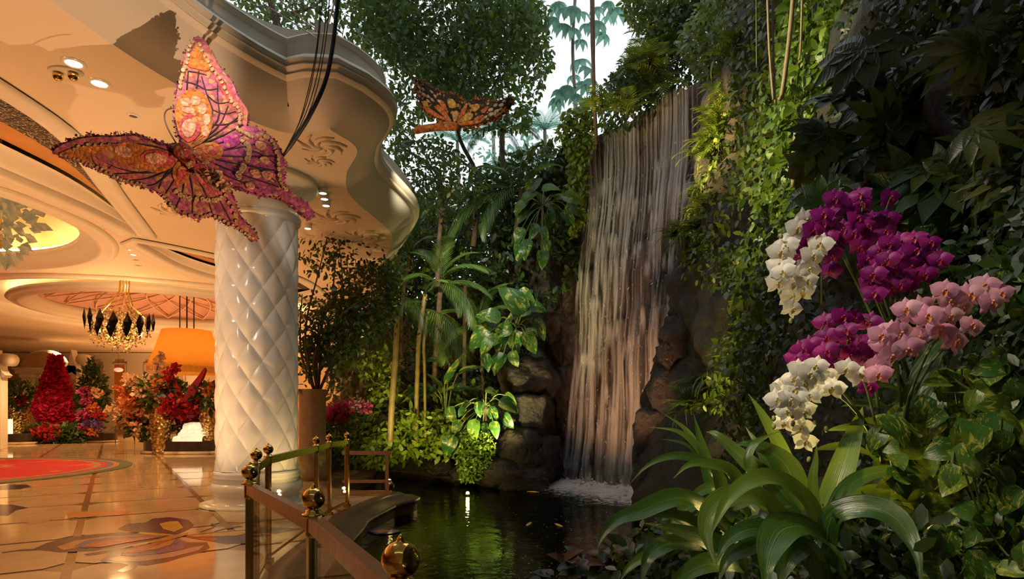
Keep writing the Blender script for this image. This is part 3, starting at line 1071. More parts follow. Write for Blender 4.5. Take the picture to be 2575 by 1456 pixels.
inlay(bf, 'wing_tail', [(630, 1030), (700, 1015), (850, 990), (1000, 965), (1000, 975), (870, 1003), (720, 1035), (660, 1040)], S_pur, 1)
inlay(bf, 'wing_field', [(755, 1080), (850, 1010), (1000, 970), (1200, 930), (1320, 905), (1420, 940), (1560, 940), (1580, 980), (1540, 1010), (1380, 1050), (1250, 1090), (1100, 1115), (1040, 1110), (1010, 1140), (920, 1165), (885, 1155), (970, 1110), (900, 1095), (800, 1092)], S_pur, 1)
inlay(bf, 'wing_patch', [(800, 1070), (900, 1045), (1200, 1030), (1400, 990), (1540, 960), (1500, 1000), (1300, 1050), (1080, 1085), (880, 1085)], S_ros, 2)
inlay(bf, 'wing_patch', [(905, 1035), (1000, 990), (1250, 925), (1330, 908), (1410, 945), (1390, 990), (1200, 1028), (1000, 1050)], S_blu, 3)
inlay(bf, 'wing_patch', [(910, 1025), (1000, 990), (1200, 935), (1310, 912), (1180, 985), (1060, 1020)], S_red, 4)
inlay(bf, 'wing_patch', [(1100, 1000), (1250, 940), (1320, 918), (1290, 960), (1160, 1000)], S_ora, 5)
inlay(bf, 'wing_field', [(1350, 893), (1600, 865), (1840, 845), (2000, 825), (2150, 830), (2290, 838), (2150, 862), (1960, 890), (1840, 950), (1700, 952), (1580, 932), (1450, 912)], S_pur, 1)
inlay(bf, 'wing_patch', [(1400, 893), (1600, 872), (1830, 852), (1900, 860), (1780, 890), (1600, 895), (1480, 900)], S_yel, 2)
inlay(bf, 'wing_patch', [(1430, 905), (1560, 905), (1640, 915), (1600, 935), (1500, 918)], S_red, 2)
inlay(bf, 'body', [(1110, 945), (1250, 903), (1420, 868), (1405, 888), (1280, 925), (1130, 950)], S_ora, 6)
inlay(bf, 'antenna', [(1500, 862), (1590, 830), (1610, 812), (1580, 800), (1600, 798), (1628, 812), (1606, 835), (1510, 867)], S_pur, 2)
inlay(bf, 'antenna', [(1610, 857), (1700, 832), (1800, 815), (1830, 822), (1800, 826), (1700, 840), (1620, 862)], S_pur, 2)
for nm, lab, pts, mt in (
    ('floor_inlay', 'dark leaf-shaped inlay in the marble near the left edge', [(-60, 655), (90, 655), (215, 680), (120, 700), (60, 740), (-60, 735)], S_pur),
    ('floor_inlay', 'dark oval floor inlay just below the red carpet', [(-60, 520), (60, 505), (200, 505), (235, 520), (150, 540), (-60, 548)], S_pur),
    ('floor_inlay', 'pale ochre wing inlay between carpet and butterfly', [(490, 720), (600, 708), (800, 700), (900, 705), (990, 712), (900, 735), (760, 740), (600, 755), (520, 750)], S_ora),
    ('floor_inlay', 'small rose wing inlay left of the butterfly inlay', [(180, 800), (260, 770), (400, 765), (330, 800), (220, 812)], S_ros)):
    w = [G(x, y, 0) for x, y in Z4(pts)]
    m = MB(); flat_poly(m, [(p.x, p.y) for p in w], 0.0014)
    tag(m.build(nm, mt), lab, 'floor mosaic')

# ------------------------------------------------------------------ round red carpet
def carpet_mat():
    t = NT('red patterned carpet')
    v = t.mapping()
    n1 = t.noise(0.9, 4, 0.6, v, 1.2)
    c = t.ramp(n1, [(0.42, (0.50, 0.015, 0.015)), (0.55, (0.44, 0.012, 0.02)), (0.62, (0.50, 0.20, 0.06)), (0.66, (0.48, 0.02, 0.02))])
    t.base(c)
    t.p(Roughness=0.9)
    t.bump(t.noise(60, 2, 0.5, v), 0.3, 0.01)
    return t.m
car = thing('carpet', 'round red carpet with olive and violet border rings', 'carpet', (-15.1, 15.0, 0))
def disc_ring(r0, r1, z):
    m = MB()
    m.lathe([(r0, 0.0), (r0, z), (r1, z), (r1, 0.0)], 96, (-15.1, 15.0, 0), cap=False)
    return m
m = MB(); m.lathe([(0.01, 0.014), (4.1, 0.014)], 96, (-15.1, 15.0, 0), cap=False); m.build('red_field', carpet_mat(), car)
for r0, r1, cc in ((4.1, 4.25, (0.30, 0.18, 0.06)), (4.25, 4.4, (0.42, 0.03, 0.03)), (4.4, 4.55, (0.12, 0.10, 0.20)), (4.55, 4.68, (0.36, 0.15, 0.05)), (4.68, 5.0, (0.10, 0.10, 0.045))):
    disc_ring(r0, r1, 0.014).build('border_ring', simple('carpet border', cc, None, rough=0.9), car)

# ------------------------------------------------------------------ ceiling lamps
def downlight(px, py, lit, lab, s=0.085):
    c = G(px, py, ZC)
    o = thing('downlight', lab, 'ceiling light', (c.x, c.y, ZC), 'recessed ceiling lights')
    m = MB(); m.lathe([(s * 0.8, ZC - 0.004), (s * 0.85, ZC - 0.014), (s * 1.1, ZC - 0.012), (s * 1.25, ZC - 0.002)], 24, (c.x, c.y, 0), cap=False); m.build('trim_ring', M_white, o, True)
    m = MB(); m.lathe([(0.001, ZC - 0.008), (s * 0.8, ZC - 0.006)], 24, (c.x, c.y, 0), cap=False); m.build('lens', M_lit if lit else M_bronze, o)
downlight(185, 158, True, 'lit ceiling downlight directly above the twin emergency lamp', 0.10)
downlight(250, 209, True, 'lit ceiling downlight lower right of the twin emergency lamp', 0.10)
downlight(335, 291, False, 'small unlit ceiling spot left of the big butterfly', 0.06)
downlight(265, 575, False, 'small ceiling sensor by the tip of the near coffer', 0.05)
downlight(283, 643, False, 'small ceiling sensor right of the glowing dome', 0.05)
for k, (px, py) in enumerate(((330, 628), (335, 640), (341, 653), (347, 667))):
    downlight(px, py, k < 2, ['topmost', 'second', 'third', 'lowest'][k] + ' of four small lamps in a row beyond the dome', 0.075)
c = G(165, 180, ZC)
o = thing('emergency_lamp', 'twin spot emergency lamp on an oval ceiling plate', 'ceiling light', (c.x, c.y, ZC))
m = MB(); m.lathe([(0.001, ZC - 0.02), (0.15, ZC - 0.02), (0.17, ZC - 0.008), (0.17, ZC)], 24, (0, 0, 0), cap=False)
m.v = [(c.x + x * 1.1, c.y + y * 0.75, z) for x, y, z in m.v]; m.build('plate', M_plaster, o, True)
for sx in (-0.085, 0.085):
    m = MB(); m.sphere((c.x + sx, c.y, ZC - 0.05), 0.055, 12, 8); m.build('spot_head', M_brass, o, True)
for k, (px, py) in enumerate(((812, 472), (816, 487), (820, 504), (774, 563))):
    c = G(px, py, ZC)
    lab = ['nearest of three round spots hanging beside the capital', 'middle of three round spots hanging beside the capital', 'farthest of three round spots hanging beside the capital', 'small bluish spot hanging by the column below the butterfly tail'][k]
    o = thing('ceiling_spot', lab, 'ceiling light', (c.x, c.y, ZC), 'hanging spots at the column')
    m = MB(); m.lathe([(0.075, ZC), (0.08, ZC - 0.05), (0.075, ZC - 0.1), (0.06, ZC - 0.1)], 18, (c.x, c.y, 0), cap=False); m.build('housing', M_white, o, True)
    m = MB(); m.lathe([(0.001, ZC - 0.095), (0.06, ZC - 0.098)], 18, (c.x, c.y, 0), cap=False); m.build('lens', M_lit, o)

# ------------------------------------------------------------------ gold chandelier with black lozenges
cc = P(301, 822, 17.5)
ch = thing('chandelier', 'gold glass chandelier ringed with black lozenges on thin rods', 'chandelier', (cc.x, cc.y, cc.z - 0.7))
M_gold = simple('gold glass', (0.95, 0.62, 0.18), None, rough=0.12, metal=0.85)
M_black = simple('black glass', (0.008, 0.007, 0.006), None, rough=0.06)
M_amberglass = simple('amber crystal', (0.75, 0.42, 0.10), None, rough=0.12, metal=0.6, emit=(1.0, 0.55, 0.15), es=0.06)
for k in range(10):
    a = 2 * PI * k / 10
    m = MB()
    top = P(316, 690, 17.5)
    m.tube([(cc.x + 0.12 * math.cos(a) + 0.15, cc.y + 0.12 * math.sin(a), ZC + 0.02), (cc.x + 0.12 * math.cos(a) + 0.12, cc.y + 0.12 * math.sin(a), cc.z + 1.0), (cc.x + 0.32 * math.cos(a), cc.y + 0.32 * math.sin(a), cc.z + 0.62), (cc.x + 0.62 * math.cos(a), cc.y + 0.62 * math.sin(a), cc.z + 0.3)], 0.012, 6)
    m.build('rod', M_gold, ch)
loz = MB()
loz.add([(0, 0, 0.30), (0.115, 0, 0.03), (0, 0.045, 0.03), (-0.115, 0, 0.03), (0, -0.045, 0.03), (0, 0, -0.27)], [(0, 1, 2), (0, 2, 3), (0, 3, 4), (0, 4, 1), (5, 2, 1), (5, 3, 2), (5, 4, 3), (5, 1, 4)])
loz_me = loz.mesh('black_lozenge', M_black)
for row, (rr, zz, n) in enumerate(((0.84, 0.10, 16), (0.70, -0.06, 12))):
    for k in range(n):
        a = 2 * PI * (k + 0.5 * row) / n
        inst('black_lozenge', loz_me, Matrix.Translation((cc.x + rr * math.cos(a), cc.y + rr * math.sin(a), cc.z + zz + 0.08 * math.sin(a * 2 + row))) @ Matrix.Rotation(a + PI / 2, 4, 'Z'), ch)
TQ = np.array([[0, 1, 2, 3], [0, 3, 4, 1], [5, 1, 0, 2]])[:2]
crys = (np.array([[0, 0, 0], [0.5, 0.5, 0.1], [0, 1, 0], [-0.5, 0.5, 0.1], [0, 0.5, -0.3]], float), np.array([[0, 1, 2, 3], [0, 3, 2, 4], [0, 4, 2, 1]]))
n = 1100
q = unit(RNG.normal(size=(n, 3))); rad = RNG.uniform(0.35, 0.9, n)[:, None]
T_ = np.array(cc)[None] + q * rad * np.array([0.9, 0.9, 0.78]); T_[:, 2] -= 0.05
mass('crystal_drops', crys, T_, RNG.normal(size=(n, 3)) + [0, 0, -1.2], RNG.normal(size=(n, 3)), RNG.uniform(0.03, 0.085, n), M_amberglass, ch)

# ------------------------------------------------------------------ giant pleated lampshade
lc = P(470, 940, 24.0)
ls = thing('shade_lamp', 'giant pleated amber lampshade hanging on rods from the rose dome', 'lamp', (lc.x, lc.y, lc.z))
def shade_mat():
    t = NT('pleated amber silk')
    t.base((0.80, 0.42, 0.10))
    tr = t.n('ShaderNodeBsdfTranslucent'); tr.inputs[0].default_value = (0.95, 0.50, 0.12, 1)
    mx = t.n('ShaderNodeMixShader'); mx.inputs[0].default_value = 0.6
    t.p(Roughness=0.8)
    t.l(t.b.outputs[0], mx.inputs[1]); t.l(tr.outputs[0], mx.inputs[2]); t.l(mx.outputs[0], t.out.inputs[0])
    return t.m
M_shade = shade_mat()
n = 84
rows_ = []
for (r_, z_) in ((1.26, 0.0), (1.26, 0.24), (1.32, 0.25), (1.22, 0.5), (1.04, 0.95), (0.90, 1.4), (0.82, 1.68)):
    rows_.append([(lc.x + (r_ + 0.06 * (k % 2)) * math.cos(2 * PI * k / n), lc.y + (r_ + 0.06 * (k % 2)) * math.sin(2 * PI * k / n), lc.z + z_) for k in range(n + 1)])
put('shade', grid_mesh('shade', np.array(rows_).transpose(1, 0, 2), M_shade, False), ls)
m = MB(); m.lathe([(0.02, lc.z + 0.32), (1.2, lc.z + 0.3)], 60, (lc.x, lc.y, 0), cap=False); m.build('diffuser', emis('amber diffuser', (1.0, 0.50, 0.12), 0.6), ls)
for k in range(6):
    a = 2 * PI * k / 6
    m = MB(); m.tube([(lc.x + 0.28 * math.cos(a), lc.y + 0.28 * math.sin(a), lc.z + 1.6), (lc.x + 0.28 * math.cos(a), lc.y + 0.28 * math.sin(a), ZC + 0.95)], 0.018, 6); m.build('rod', M_bronze, ls)
m = MB(); m.lathe([(0.02, ZC + 1.06), (0.62, ZC + 1.04), (0.66, ZC + 0.96), (0.5, ZC + 0.9), (0.02, ZC + 0.88)], 36, (lc.x, lc.y, 0), cap=False); m.build('canopy', M_pink, ls, True)

# crystal flower hanging in the near dome
cd = P(2, 545, 11.6)
o = thing('dome_crystals', 'clear amber crystal flowers hanging in the glowing dome', 'chandelier', (cd.x, cd.y, cd.z))
n = 150
q = unit(RNG.normal(size=(n, 3)))
mass('crystal_petals', crys, np.array(cd)[None] + q * RNG.uniform(0.1, 0.85, n)[:, None] * [0.6, 0.6, 1.0], q + RNG.normal(size=(n, 3)) * 0.4, RNG.normal(size=(n, 3)), RNG.uniform(0.12, 0.34, n), simple('pale amber glass', (0.85, 0.72, 0.48), None, rough=0.15, emit=(1.0, 0.7, 0.3), es=0.12), o)
m = MB(); m.tube([(cd.x, cd.y, cd.z - 0.6), (cd.x, cd.y, ZC + 1.38)], 0.02, 6); m.build('rod', M_gold, o)

# ------------------------------------------------------------------ portal, plinths, urns, cone tree
def portal(x0, x1, d, lab):
    a, c = P(x0, 1090, d), P(x1, 1090, d)
    w = c.x - a.x; mx_ = (a.x + c.x) / 2
    o = thing('portal', lab, 'portal', (mx_, d, 0))
    for s in (-1, 1):
        m = MB(); m.box((mx_ + s * (w / 2 - 0.3), d, 1.75), (0.55, 0.5, 3.5)); m.box((mx_ + s * (w / 2 - 0.3), d - 0.02, 0.2), (0.7, 0.6, 0.4)); m.box((mx_ + s * (w / 2 - 0.3), d - 0.02, 3.4), (0.7, 0.62, 0.2)); m.build('pier', M_plaster, o)
    m = MB(); m.box((mx_, d, 3.62), (w + 0.5, 0.7, 0.22)); m.box((mx_, d, 3.78), (w + 0.7, 0.85, 0.1)); m.build('entablature', M_plaster, o)
    m = MB()
    pts = [(mx_ + (w / 2) * 0.95 * math.cos(t_), d - 0.1, 3.82 + 0.85 * math.sin(t_) ** 0.8) for t_ in np.linspace(0, PI, 20)]
    m.poly([Vector(p) for p in pts], 0.5, nrm=Vector((0, 1, 0))); m.build('arched_pediment', M_wallp, o)
    m = MB(); m.tube(pts, 0.13, 8); m.build('pediment_moulding', M_plaster, o, True)
    m = MB(); m.box((mx_, d + 0.3, 1.7), (w - 0.9, 0.05, 3.4)); m.build('dark_opening', M_darkstone, o)
    return o
portal(62, 172, 33.0, 'cream portal with an arched pediment behind the red cone tree')
# swooping finial-like scroll gables beside the portal
def scroll(px, d, lab, flip):
    o = thing('scroll_gable', lab, 'gable', (P(px, 0, d).x, d, 0))
    s = -1 if flip else 1
    pts = [P(px + s * dx, y, d) for dx, y in ((-38, 945), (-22, 938), (-10, 922), (-4, 900), (0, 880), (4, 900), (10, 922), (20, 938), (27, 944), (20, 950), (0, 936), (-20, 950))]
    m = MB(); m.poly(pts, 0.4, nrm=Vector((0, 1, 0))); m.build('gable', M_plaster, o)
    m = MB(); c_ = P(px, 0, d); m.box((c_.x, d, 1.9), (0.5, 0.4, 3.8)); m.build('post', M_plaster, o)
    m = MB(); c_ = P(px + s * 26, 905, d); m.tube([(c_.x, c_.y - 0.25, c_.z), (c_.x, c_.y + 0.25, c_.z)], 0.28, 14); m.build('volute', M_plaster, o, True)
scroll(186, 31.0, 'cream scrolled gable post right of the red cone tree', False)
scroll(-4, 27.0, 'cream scrolled gable post at the left picture edge', False)

def plinth(px0, px1, py, lab, hh=0.45, light=None):
    a, c = G(px0, py), G(px1, py)
    r = (c.x - a.x) / 2
    o = thing('planter_plinth', lab, 'planter', ((a.x + c.x) / 2, a.y + r * 0.6, 0))
    cx_, cy_ = (a.x + c.x) / 2, a.y + r * 0.6
    m = MB(); m.lathe([(r * 1.0, 0.0), (r * 1.02, 0.03), (r * 0.97, 0.10)], 48, (0, 0, 0), cap=True)
    m.v = [(cx_ + x, cy_ + y * 0.6, z) for x, y, z in m.v]; m.build('step', M_marble, o)
    m = MB(); m.lathe([(r * 0.94, 0.1), (r * 0.95, hh), (r * 0.9, hh + 0.03), (r * 0.86, hh)], 48, (0, 0, 0), cap=True)
    m.v = [(cx_ + x, cy_ + y * 0.6, z) for x, y, z in m.v]; m.build('wall', M_darkstone, o)
    return cx_, cy_, r
pl1 = plinth(318, 560, 1143, 'dark stone planter plinth behind the two gold urns')
pl2 = plinth(92, 262, 1114, 'low dark stone planter under the red cone tree')
pl3 = plinth(-60, 64, 1118, 'dark stone planter at the left picture edge')

def urn_mat():
    t = NT('hammered gold urn')
    v = t.mapping()
    vo = t.n('ShaderNodeTexVoronoi', i_Scale=9.0); t.l(v, vo.inputs['Vector'])
    t.base(t.ramp(vo.outputs['Distance'], [(0.0, (0.75, 0.50, 0.20)), (0.6, (0.38, 0.22, 0.07))]))
    t.p(Metallic=0.85, Roughness=0.28)
    t.bump(vo.outputs['Distance'], 0.9, 0.06)
    return t.m
M_urn = urn_mat()
urn_mes = None
L_dark = leafmat('dark arrangement leaf', (0.012, 0.035, 0.008), (0.03, 0.075, 0.015), (0.06, 0.10, 0.02), 0.4, 0.2)
def petal_mat(name, a, b, c): return leafmat(name, a, b, c, 0.6, 0.3, tcol=b, bump=0)
P_red = petal_mat('red petals', (0.30, 0.008, 0.012), (0.50, 0.015, 0.02), (0.62, 0.05, 0.05))
P_ora = petal_mat('orange petals', (0.55, 0.12, 0.03), (0.70, 0.22, 0.06), (0.75, 0.35, 0.12))
P_mag = petal_mat('magenta petals', (0.38, 0.02, 0.12), (0.55, 0.05, 0.20), (0.65, 0.18, 0.30))
P_blu = petal_mat('violet blue petals', (0.10, 0.06, 0.26), (0.20, 0.12, 0.40), (0.35, 0.2, 0.5))
P_pea = petal_mat('peach petals', (0.65, 0.38, 0.20), (0.75, 0.48, 0.28), (0.8, 0.6, 0.4))
lf = np.array([[0, 0, 0], [0.22, 0.3, 0.06], [0, 0.36, 0], [-0.22, 0.3, 0.06], [0.2, 0.7, -0.02], [0, 1, -0.12], [-0.2, 0.7, -0.02]], float)
LEAF = (lf, np.array([[0, 1, 4, 2], [0, 2, 6, 3], [2, 4, 5, 6]]))
pf = np.array([[0, 0, 0], [0.45, 0.55, 0.15], [0, 1, 0.25], [-0.45, 0.55, 0.15]], float)
PETAL = (pf, np.array([[0, 1, 2, 3]]))
def puff(name, c, rad, n, size, mats, parent, tm=LEAF, up=0.5, shell=0.55):
    q = unit(RNG.normal(size=(n, 3)))
    rr = RNG.uniform(shell, 1.0, n)[:, None]
    T_ = np.array(c)[None] + q * rr * np.array(rad)
    D_ = q + RNG.normal(size=(n, 3)) * 0.6 + [0, 0, up * 0.3]
    return mass(name, tm, T_, D_, q + RNG.normal(size=(n, 3)) * 0.5 + [0, 0, 0.6], RNG.uniform(0.6, 1.2, n) * size, mats, parent)
def blossom_clump(c, rad, n, size, mat, parent, name='blossoms'):
    return puff(name, c, rad, n, size, mat, parent, PETAL, 0.5, 0.3)
def urn(px, py0, py1, wpx, d, lab):
    global urn_mes
    base = G(px, py1)
    d = base.y
    s = d / F
    hh = (py1 - py0) * s
    r = wpx * s / 2
    o = thing('gold_urn', lab, 'urn', tuple(base), 'gold urns of the hall')
    m = MB()
    m.lathe([(r * 0.72, 0), (r * 0.74, hh * 0.03), (r * 0.62, hh * 0.06), (r * 0.66, hh * 0.1), (r * 0.78, hh * 0.4), (r * 0.92, hh * 0.75), (r * 1.0, hh * 0.97), (r * 1.04, hh * 0.985), (r * 1.04, hh), (r * 0.9, hh), (r * 0.88, hh * 0.9)], 36, base)
    m.build('body', M_urn, o, True)
    return base + Vector((0, 0, hh)), r
def bouquet(top, lab, rad, flowers, spray=None):
    o = thing('flower_arrangement', lab, 'flowers', tuple(top))
    puff('foliage', top + Vector((0, 0, rad * 0.45)), (rad, rad, rad * 0.75), 380, rad * 0.34, L_dark, o)
    for (dx, dz, s_, mt) in flowers:
        blossom_clump(top + Vector((dx, -rad * 0.55, dz)), (s_, s_, s_ * 0.8), 130, s_ * 0.55, mt, o)
    if spray:
        for (dx0, dz0, dx1, dz1, mt) in spray:
            k = 160
            u = RNG.uniform(0, 1, k)[:, None]
            a_ = np.array(top) + [dx0, -0.2, dz0]; b_ = np.array(top) + [dx1, -0.4, dz1]
            T_ = a_ + (b_ - a_) * u + RNG.normal(size=(k, 3)) * 0.13 * (1.25 - u)
            mass('blossom_spray', PETAL, T_, RNG.normal(size=(k, 3)) + unit(b_ - a_), RNG.normal(size=(k, 3)), RNG.uniform(0.1, 0.2, k), mt, o)
            m = MB(); m.tube([a_, b_], [0.03, 0.01], 5); m.build('spray_stem', M_soil, o)
    return o
t1, r1 = urn(404, 1018, 1142, 56, 22, 'hammered gold urn left of the bright white cascade')
t2, r2 = urn(531, 1024, 1140, 58, 22, 'hammered gold urn partly hidden by the white column')
t0, r0 = urn(48, 1018, 1112, 54, 26, 'hammered gold urn on the left before the red cone tree')
bouquet(t1, 'orange and peach flower arrangement in the gold urn left of the cascade', 0.85, [(-0.8, 0.1, 0.32, P_ora), (-0.3, 0.45, 0.3, P_pea), (0.55, 0.0, 0.35, P_red), (0.2, 0.7, 0.25, P_ora), (-0.75, 0.8, 0.26, P_pea)],
        [(-0.2, 0.6, 0.25, 1.75, P_pea), (0.1, 0.5, 0.75, 1.35, P_red), (-0.6, 0.0, -1.6, -0.2, P_pea), (-0.5, 0.3, -1.25, 0.55, P_ora)])
bouquet(t2, 'red flower arrangement in the gold urn beside the white column', 0.75, [(-0.45, 0.1, 0.3, P_red), (0.2, 0.6, 0.25, P_ora), (-0.9, -0.15, 0.35, P_red)], None)
bouquet(t0, 'dark leafy arrangement with red blooms in the left gold urn', 0.95, [(-0.5, 0.0, 0.35, P_red), (0.5, 0.2, 0.25, P_red)], None)
# red glass butterfly wings rising from the flowers
wb_ = P(470, 1000, 21.8)
o = thing('red_wing_sculpture', 'red feathered wings rising behind the gold urn flowers', 'sculpture', tuple(wb_))
for pts in ([(455, 985), (466, 950), (480, 925), (497, 905), (516, 880), (519, 886), (512, 905), (500, 925), (488, 955), (478, 990)][:], [(445, 985), (442, 950), (435, 915), (430, 900), (438, 905), (452, 930), (462, 960), (466, 990)]):
    m = MB(); m.poly([P(x, y + 45, 21.7) for x, y in pts], 0.12, nrm=Vector((0, 1, 0))); m.build('wing', P_red, o)
# planting in the plinths
o = thing('plinth_planting', 'flower bed with red and peach blooms in the plinth behind gold urns', 'flowers', (pl1[0], pl1[1], 0.45))
for px, s_, mt in ((335, 0.5, P_pea), (352, 0.55, P_red), (368, 0.5, P_pea), (448, 0.5, P_red), (485, 0.45, P_mag), (500, 0.5, P_red)):
    c_ = P(px, 1050 + random.uniform(-25, 20), pl1[1] + 0.5)
    puff('foliage', c_, (0.6, 0.5, 0.9), 150, 0.3, L_dark, o)
    blossom_clump(c_ + Vector((0, -0.5, 0.1)), (s_, 0.3, s_ * 1.3), 120, 0.17, mt, o)
# bright white cascade
wc = P(478, 1110, pl1[1] - 1.0)
o = thing('white_cascade', 'bright backlit white cascade between the two gold urns', 'fountain', tuple(wc))
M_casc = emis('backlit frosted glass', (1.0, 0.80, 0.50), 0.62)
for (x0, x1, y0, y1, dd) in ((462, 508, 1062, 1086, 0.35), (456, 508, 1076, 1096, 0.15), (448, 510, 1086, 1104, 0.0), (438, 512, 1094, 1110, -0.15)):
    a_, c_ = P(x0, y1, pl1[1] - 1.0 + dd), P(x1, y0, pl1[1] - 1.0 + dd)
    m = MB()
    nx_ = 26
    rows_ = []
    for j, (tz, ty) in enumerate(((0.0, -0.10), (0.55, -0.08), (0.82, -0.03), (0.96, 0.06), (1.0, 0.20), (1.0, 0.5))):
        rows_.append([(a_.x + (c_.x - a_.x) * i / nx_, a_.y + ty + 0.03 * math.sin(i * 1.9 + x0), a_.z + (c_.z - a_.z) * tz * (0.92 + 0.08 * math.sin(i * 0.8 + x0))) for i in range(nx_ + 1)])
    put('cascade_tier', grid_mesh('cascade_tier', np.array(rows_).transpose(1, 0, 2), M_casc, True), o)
o2 = thing('lit_box', 'small glowing white box beside the left gold urn', 'light box', tuple(G(8, 1104)))
m = MB(); c_ = P(6, 1078, 29.0); m.box(c_, (0.75, 0.3, 0.9)); m.build('lit_panel', emis('glowing panel', (1.0, 0.75, 0.4), 1.6), o2)
# red cone tree of blossoms
base = P(140, 1066, pl2[1] - 0.2)
hh = (1066 - 895) * base.y / F
o = thing('cone_tree', 'tall red cone-shaped tree made of blossoms', 'cone tree', tuple(base))
def cone_r(u):
    return 0.93 * (0.10 + 1.10 * (1 - u) ** 1.1) * (1 - 0.55 * max(0, 0.25 - u) / 0.25)
m = MB(); m.lathe([(cone_r(u) * 0.92, hh * u) for u in np.linspace(0, 1, 14)], 30, base); m.build('core', simple('red core', (0.25, 0.005, 0.01), None, rough=0.8), o, True)
n = 3600
u = RNG.uniform(0, 1, n) ** 1.25; a = RNG.uniform(0, 2 * PI, n)
rr = np.array([cone_r(x) for x in u])
q = np.stack([np.cos(a), np.sin(a), np.full(n, 0.25)], -1)
T_ = np.array(base)[None] + np.stack([rr * np.cos(a) * 0.95, rr * np.sin(a) * 0.95, hh * u], -1)
mass('red_blossoms', PETAL, T_, q + RNG.normal(size=(n, 3)) * 0.5 + [0, 0, -0.5], q, RNG.uniform(0.13, 0.26, n), petal_mat('cone red petals', (0.55, 0.006, 0.03), (0.72, 0.015, 0.05), (0.82, 0.05, 0.09)), o)
# greenery and a lawn wedge under the tree
o = thing('planter_greenery', 'low green shrubs around the foot of the red cone tree', 'shrub', (pl2[0], pl2[1], 0.45))
for px, py, rx in ((112, 1090, 0.6), (165, 1088, 0.6), (185, 1095, 0.6), (140, 1098, 0.7), (90, 1092, 0.4)):
    puff('foliage', P(px, py, pl2[1] - 1.2), (rx, 0.5, 0.45), 220, 0.24, leafmat('planter leaf', (0.02, 0.05, 0.008), (0.07, 0.13, 0.02), None, 0.5, 0.2), o)
blossom_clump(P(118, 1088, pl2[1] - 1.8), (0.7, 0.3, 0.3), 160, 0.18, P_red, o)
# column of flowers right of the cone tree
o = thing('flower_column', 'tall column of magenta, red and violet flowers beside the wall', 'flowers', tuple(P(232, 1098, 29.5)))
puff('foliage', P(232, 1000, 29.9), (0.65, 0.5, 1.9), 700, 0.32, L_dark, o)
for px, py, mt in ((212, 985, P_mag), (244, 988, P_pea), (216, 1008, P_mag), (236, 1028, P_ora), (222, 1034, P_mag), (250, 1045, P_red), (208, 1045, P_mag), (246, 1070, P_blu), (225, 1068, P_blu), (232, 1083, P_ora), (210, 1075, P_mag)):
    blossom_clump(P(px, py, 29.2), (0.27, 0.2, 0.2), 70, 0.16, mt, o)
# small metal stand with glass ornaments on the floor
b_ = G(290, 1116)
o = thing('metal_stand', 'thin metal stand with a scrolled top on the marble floor', 'stand', tuple(b_))
m = MB(); m.tube([b_, b_ + Vector((0, 0, 0.9))], 0.02, 6); m.tube([b_ + Vector((-0.25, 0, 0.62)), b_ + Vector((0, 0, 0.9)), b_ + Vector((0.3, 0, 0.62)), b_ + Vector((0.9, 0, 0.6))], 0.02, 6); m.tube([b_ + Vector((0.9, 0, 0.6)), b_ + Vector((0.9, 0, 0.0))], 0.02, 6); m.build('frame', M_bronze, o)

# red hanging lantern on the far wall
c_ = P(298, 930, 36.0)
o = thing('red_lantern', 'small red glowing glass ornament hanging before the far wall', 'lantern', tuple(c_))
m = MB(); m.sphere(c_, 0.16, 10, 8, (1.6, 1.2, 0.8)); m.build('glass', emis('red glow', (1.0, 0.12, 0.1), 2.0), o, True)
m = MB(); m.tube([c_, (c_.x, c_.y, ZC)], 0.01, 5); m.build('cord', M_bronze, o)

# stone urn planter by the column's right side
sb = Vector((P(786, 0, 13.6).x, 13.6, 0))
o = thing('stone_planter', 'tall brown stone planter standing behind the white column', 'planter', tuple(sb))
m = MB()
m.lathe([(0.36, 0.0), (0.36, 0.22), (0.31, 0.26), (0.29, 0.5), (0.285, 1.7), (0.29, 1.86), (0.33, 1.90), (0.335, 1.97), (0.31, 1.99), (0.27, 1.99), (0.26, 1.9)], 32, sb)
m.build('body', simple('weathered sandstone', (0.26, 0.15, 0.075), (0.38, 0.23, 0.12), 8, 0.75, bump=0.3), o, True)
# ------------------------------------------------------------------ hanging butterflies
def flower_skin(name, cols, scale, dark=(0.03, 0.008, 0.01)):
    """wing covered in small dried flower heads"""
    t = NT(name)
    v = t.mapping()
    vo = t.n('ShaderNodeTexVoronoi', i_Scale=scale)
    t.l(v, vo.inputs['Vector'])
    n1 = t.noise(2.2, 4, 0.6, v, 0.8)
    k = len(cols)
    c = t.ramp(n1, [(0.25 + 0.5 * i / (k - 1), cc) for i, cc in enumerate(cols)])
    hs = t.n('ShaderNodeHueSaturation')
    t.l(c, hs.inputs['Color'])
    sx = t.n('ShaderNodeSeparateColor')
    t.l(vo.outputs['Color'], sx.inputs[0])
    t.l(t.math('ADD', t.math('MULTIPLY', sx.outputs[0], 0.8), 0.75), hs.inputs['Value'])
    c2 = t.mix(t.ramp(sx.outputs[1], [(0.80, 0.0), (0.86, 0.8)]), hs.outputs[0], (0.62, 0.33, 0.10))
    c3 = t.mix(t.ramp(vo.outputs['Distance'], [(0.5, 0.0), (0.9, 0.55)]), c2, dark)
    t.base(c3)
    t.p(Roughness=0.85)
    t.bump(t.math('SUBTRACT', t.noise(70, 4, 0.7, v), vo.outputs['Distance']), 0.9, 0.03)
    return t.m
M_w_pink = flower_skin('pink flower skin', [(0.42, 0.06, 0.16), (0.46, 0.10, 0.18), (0.50, 0.12, 0.08), (0.38, 0.05, 0.20)], 22)
M_w_pur = flower_skin('purple pink flower skin', [(0.34, 0.04, 0.20), (0.46, 0.09, 0.17), (0.40, 0.05, 0.24), (0.50, 0.14, 0.10)], 22)
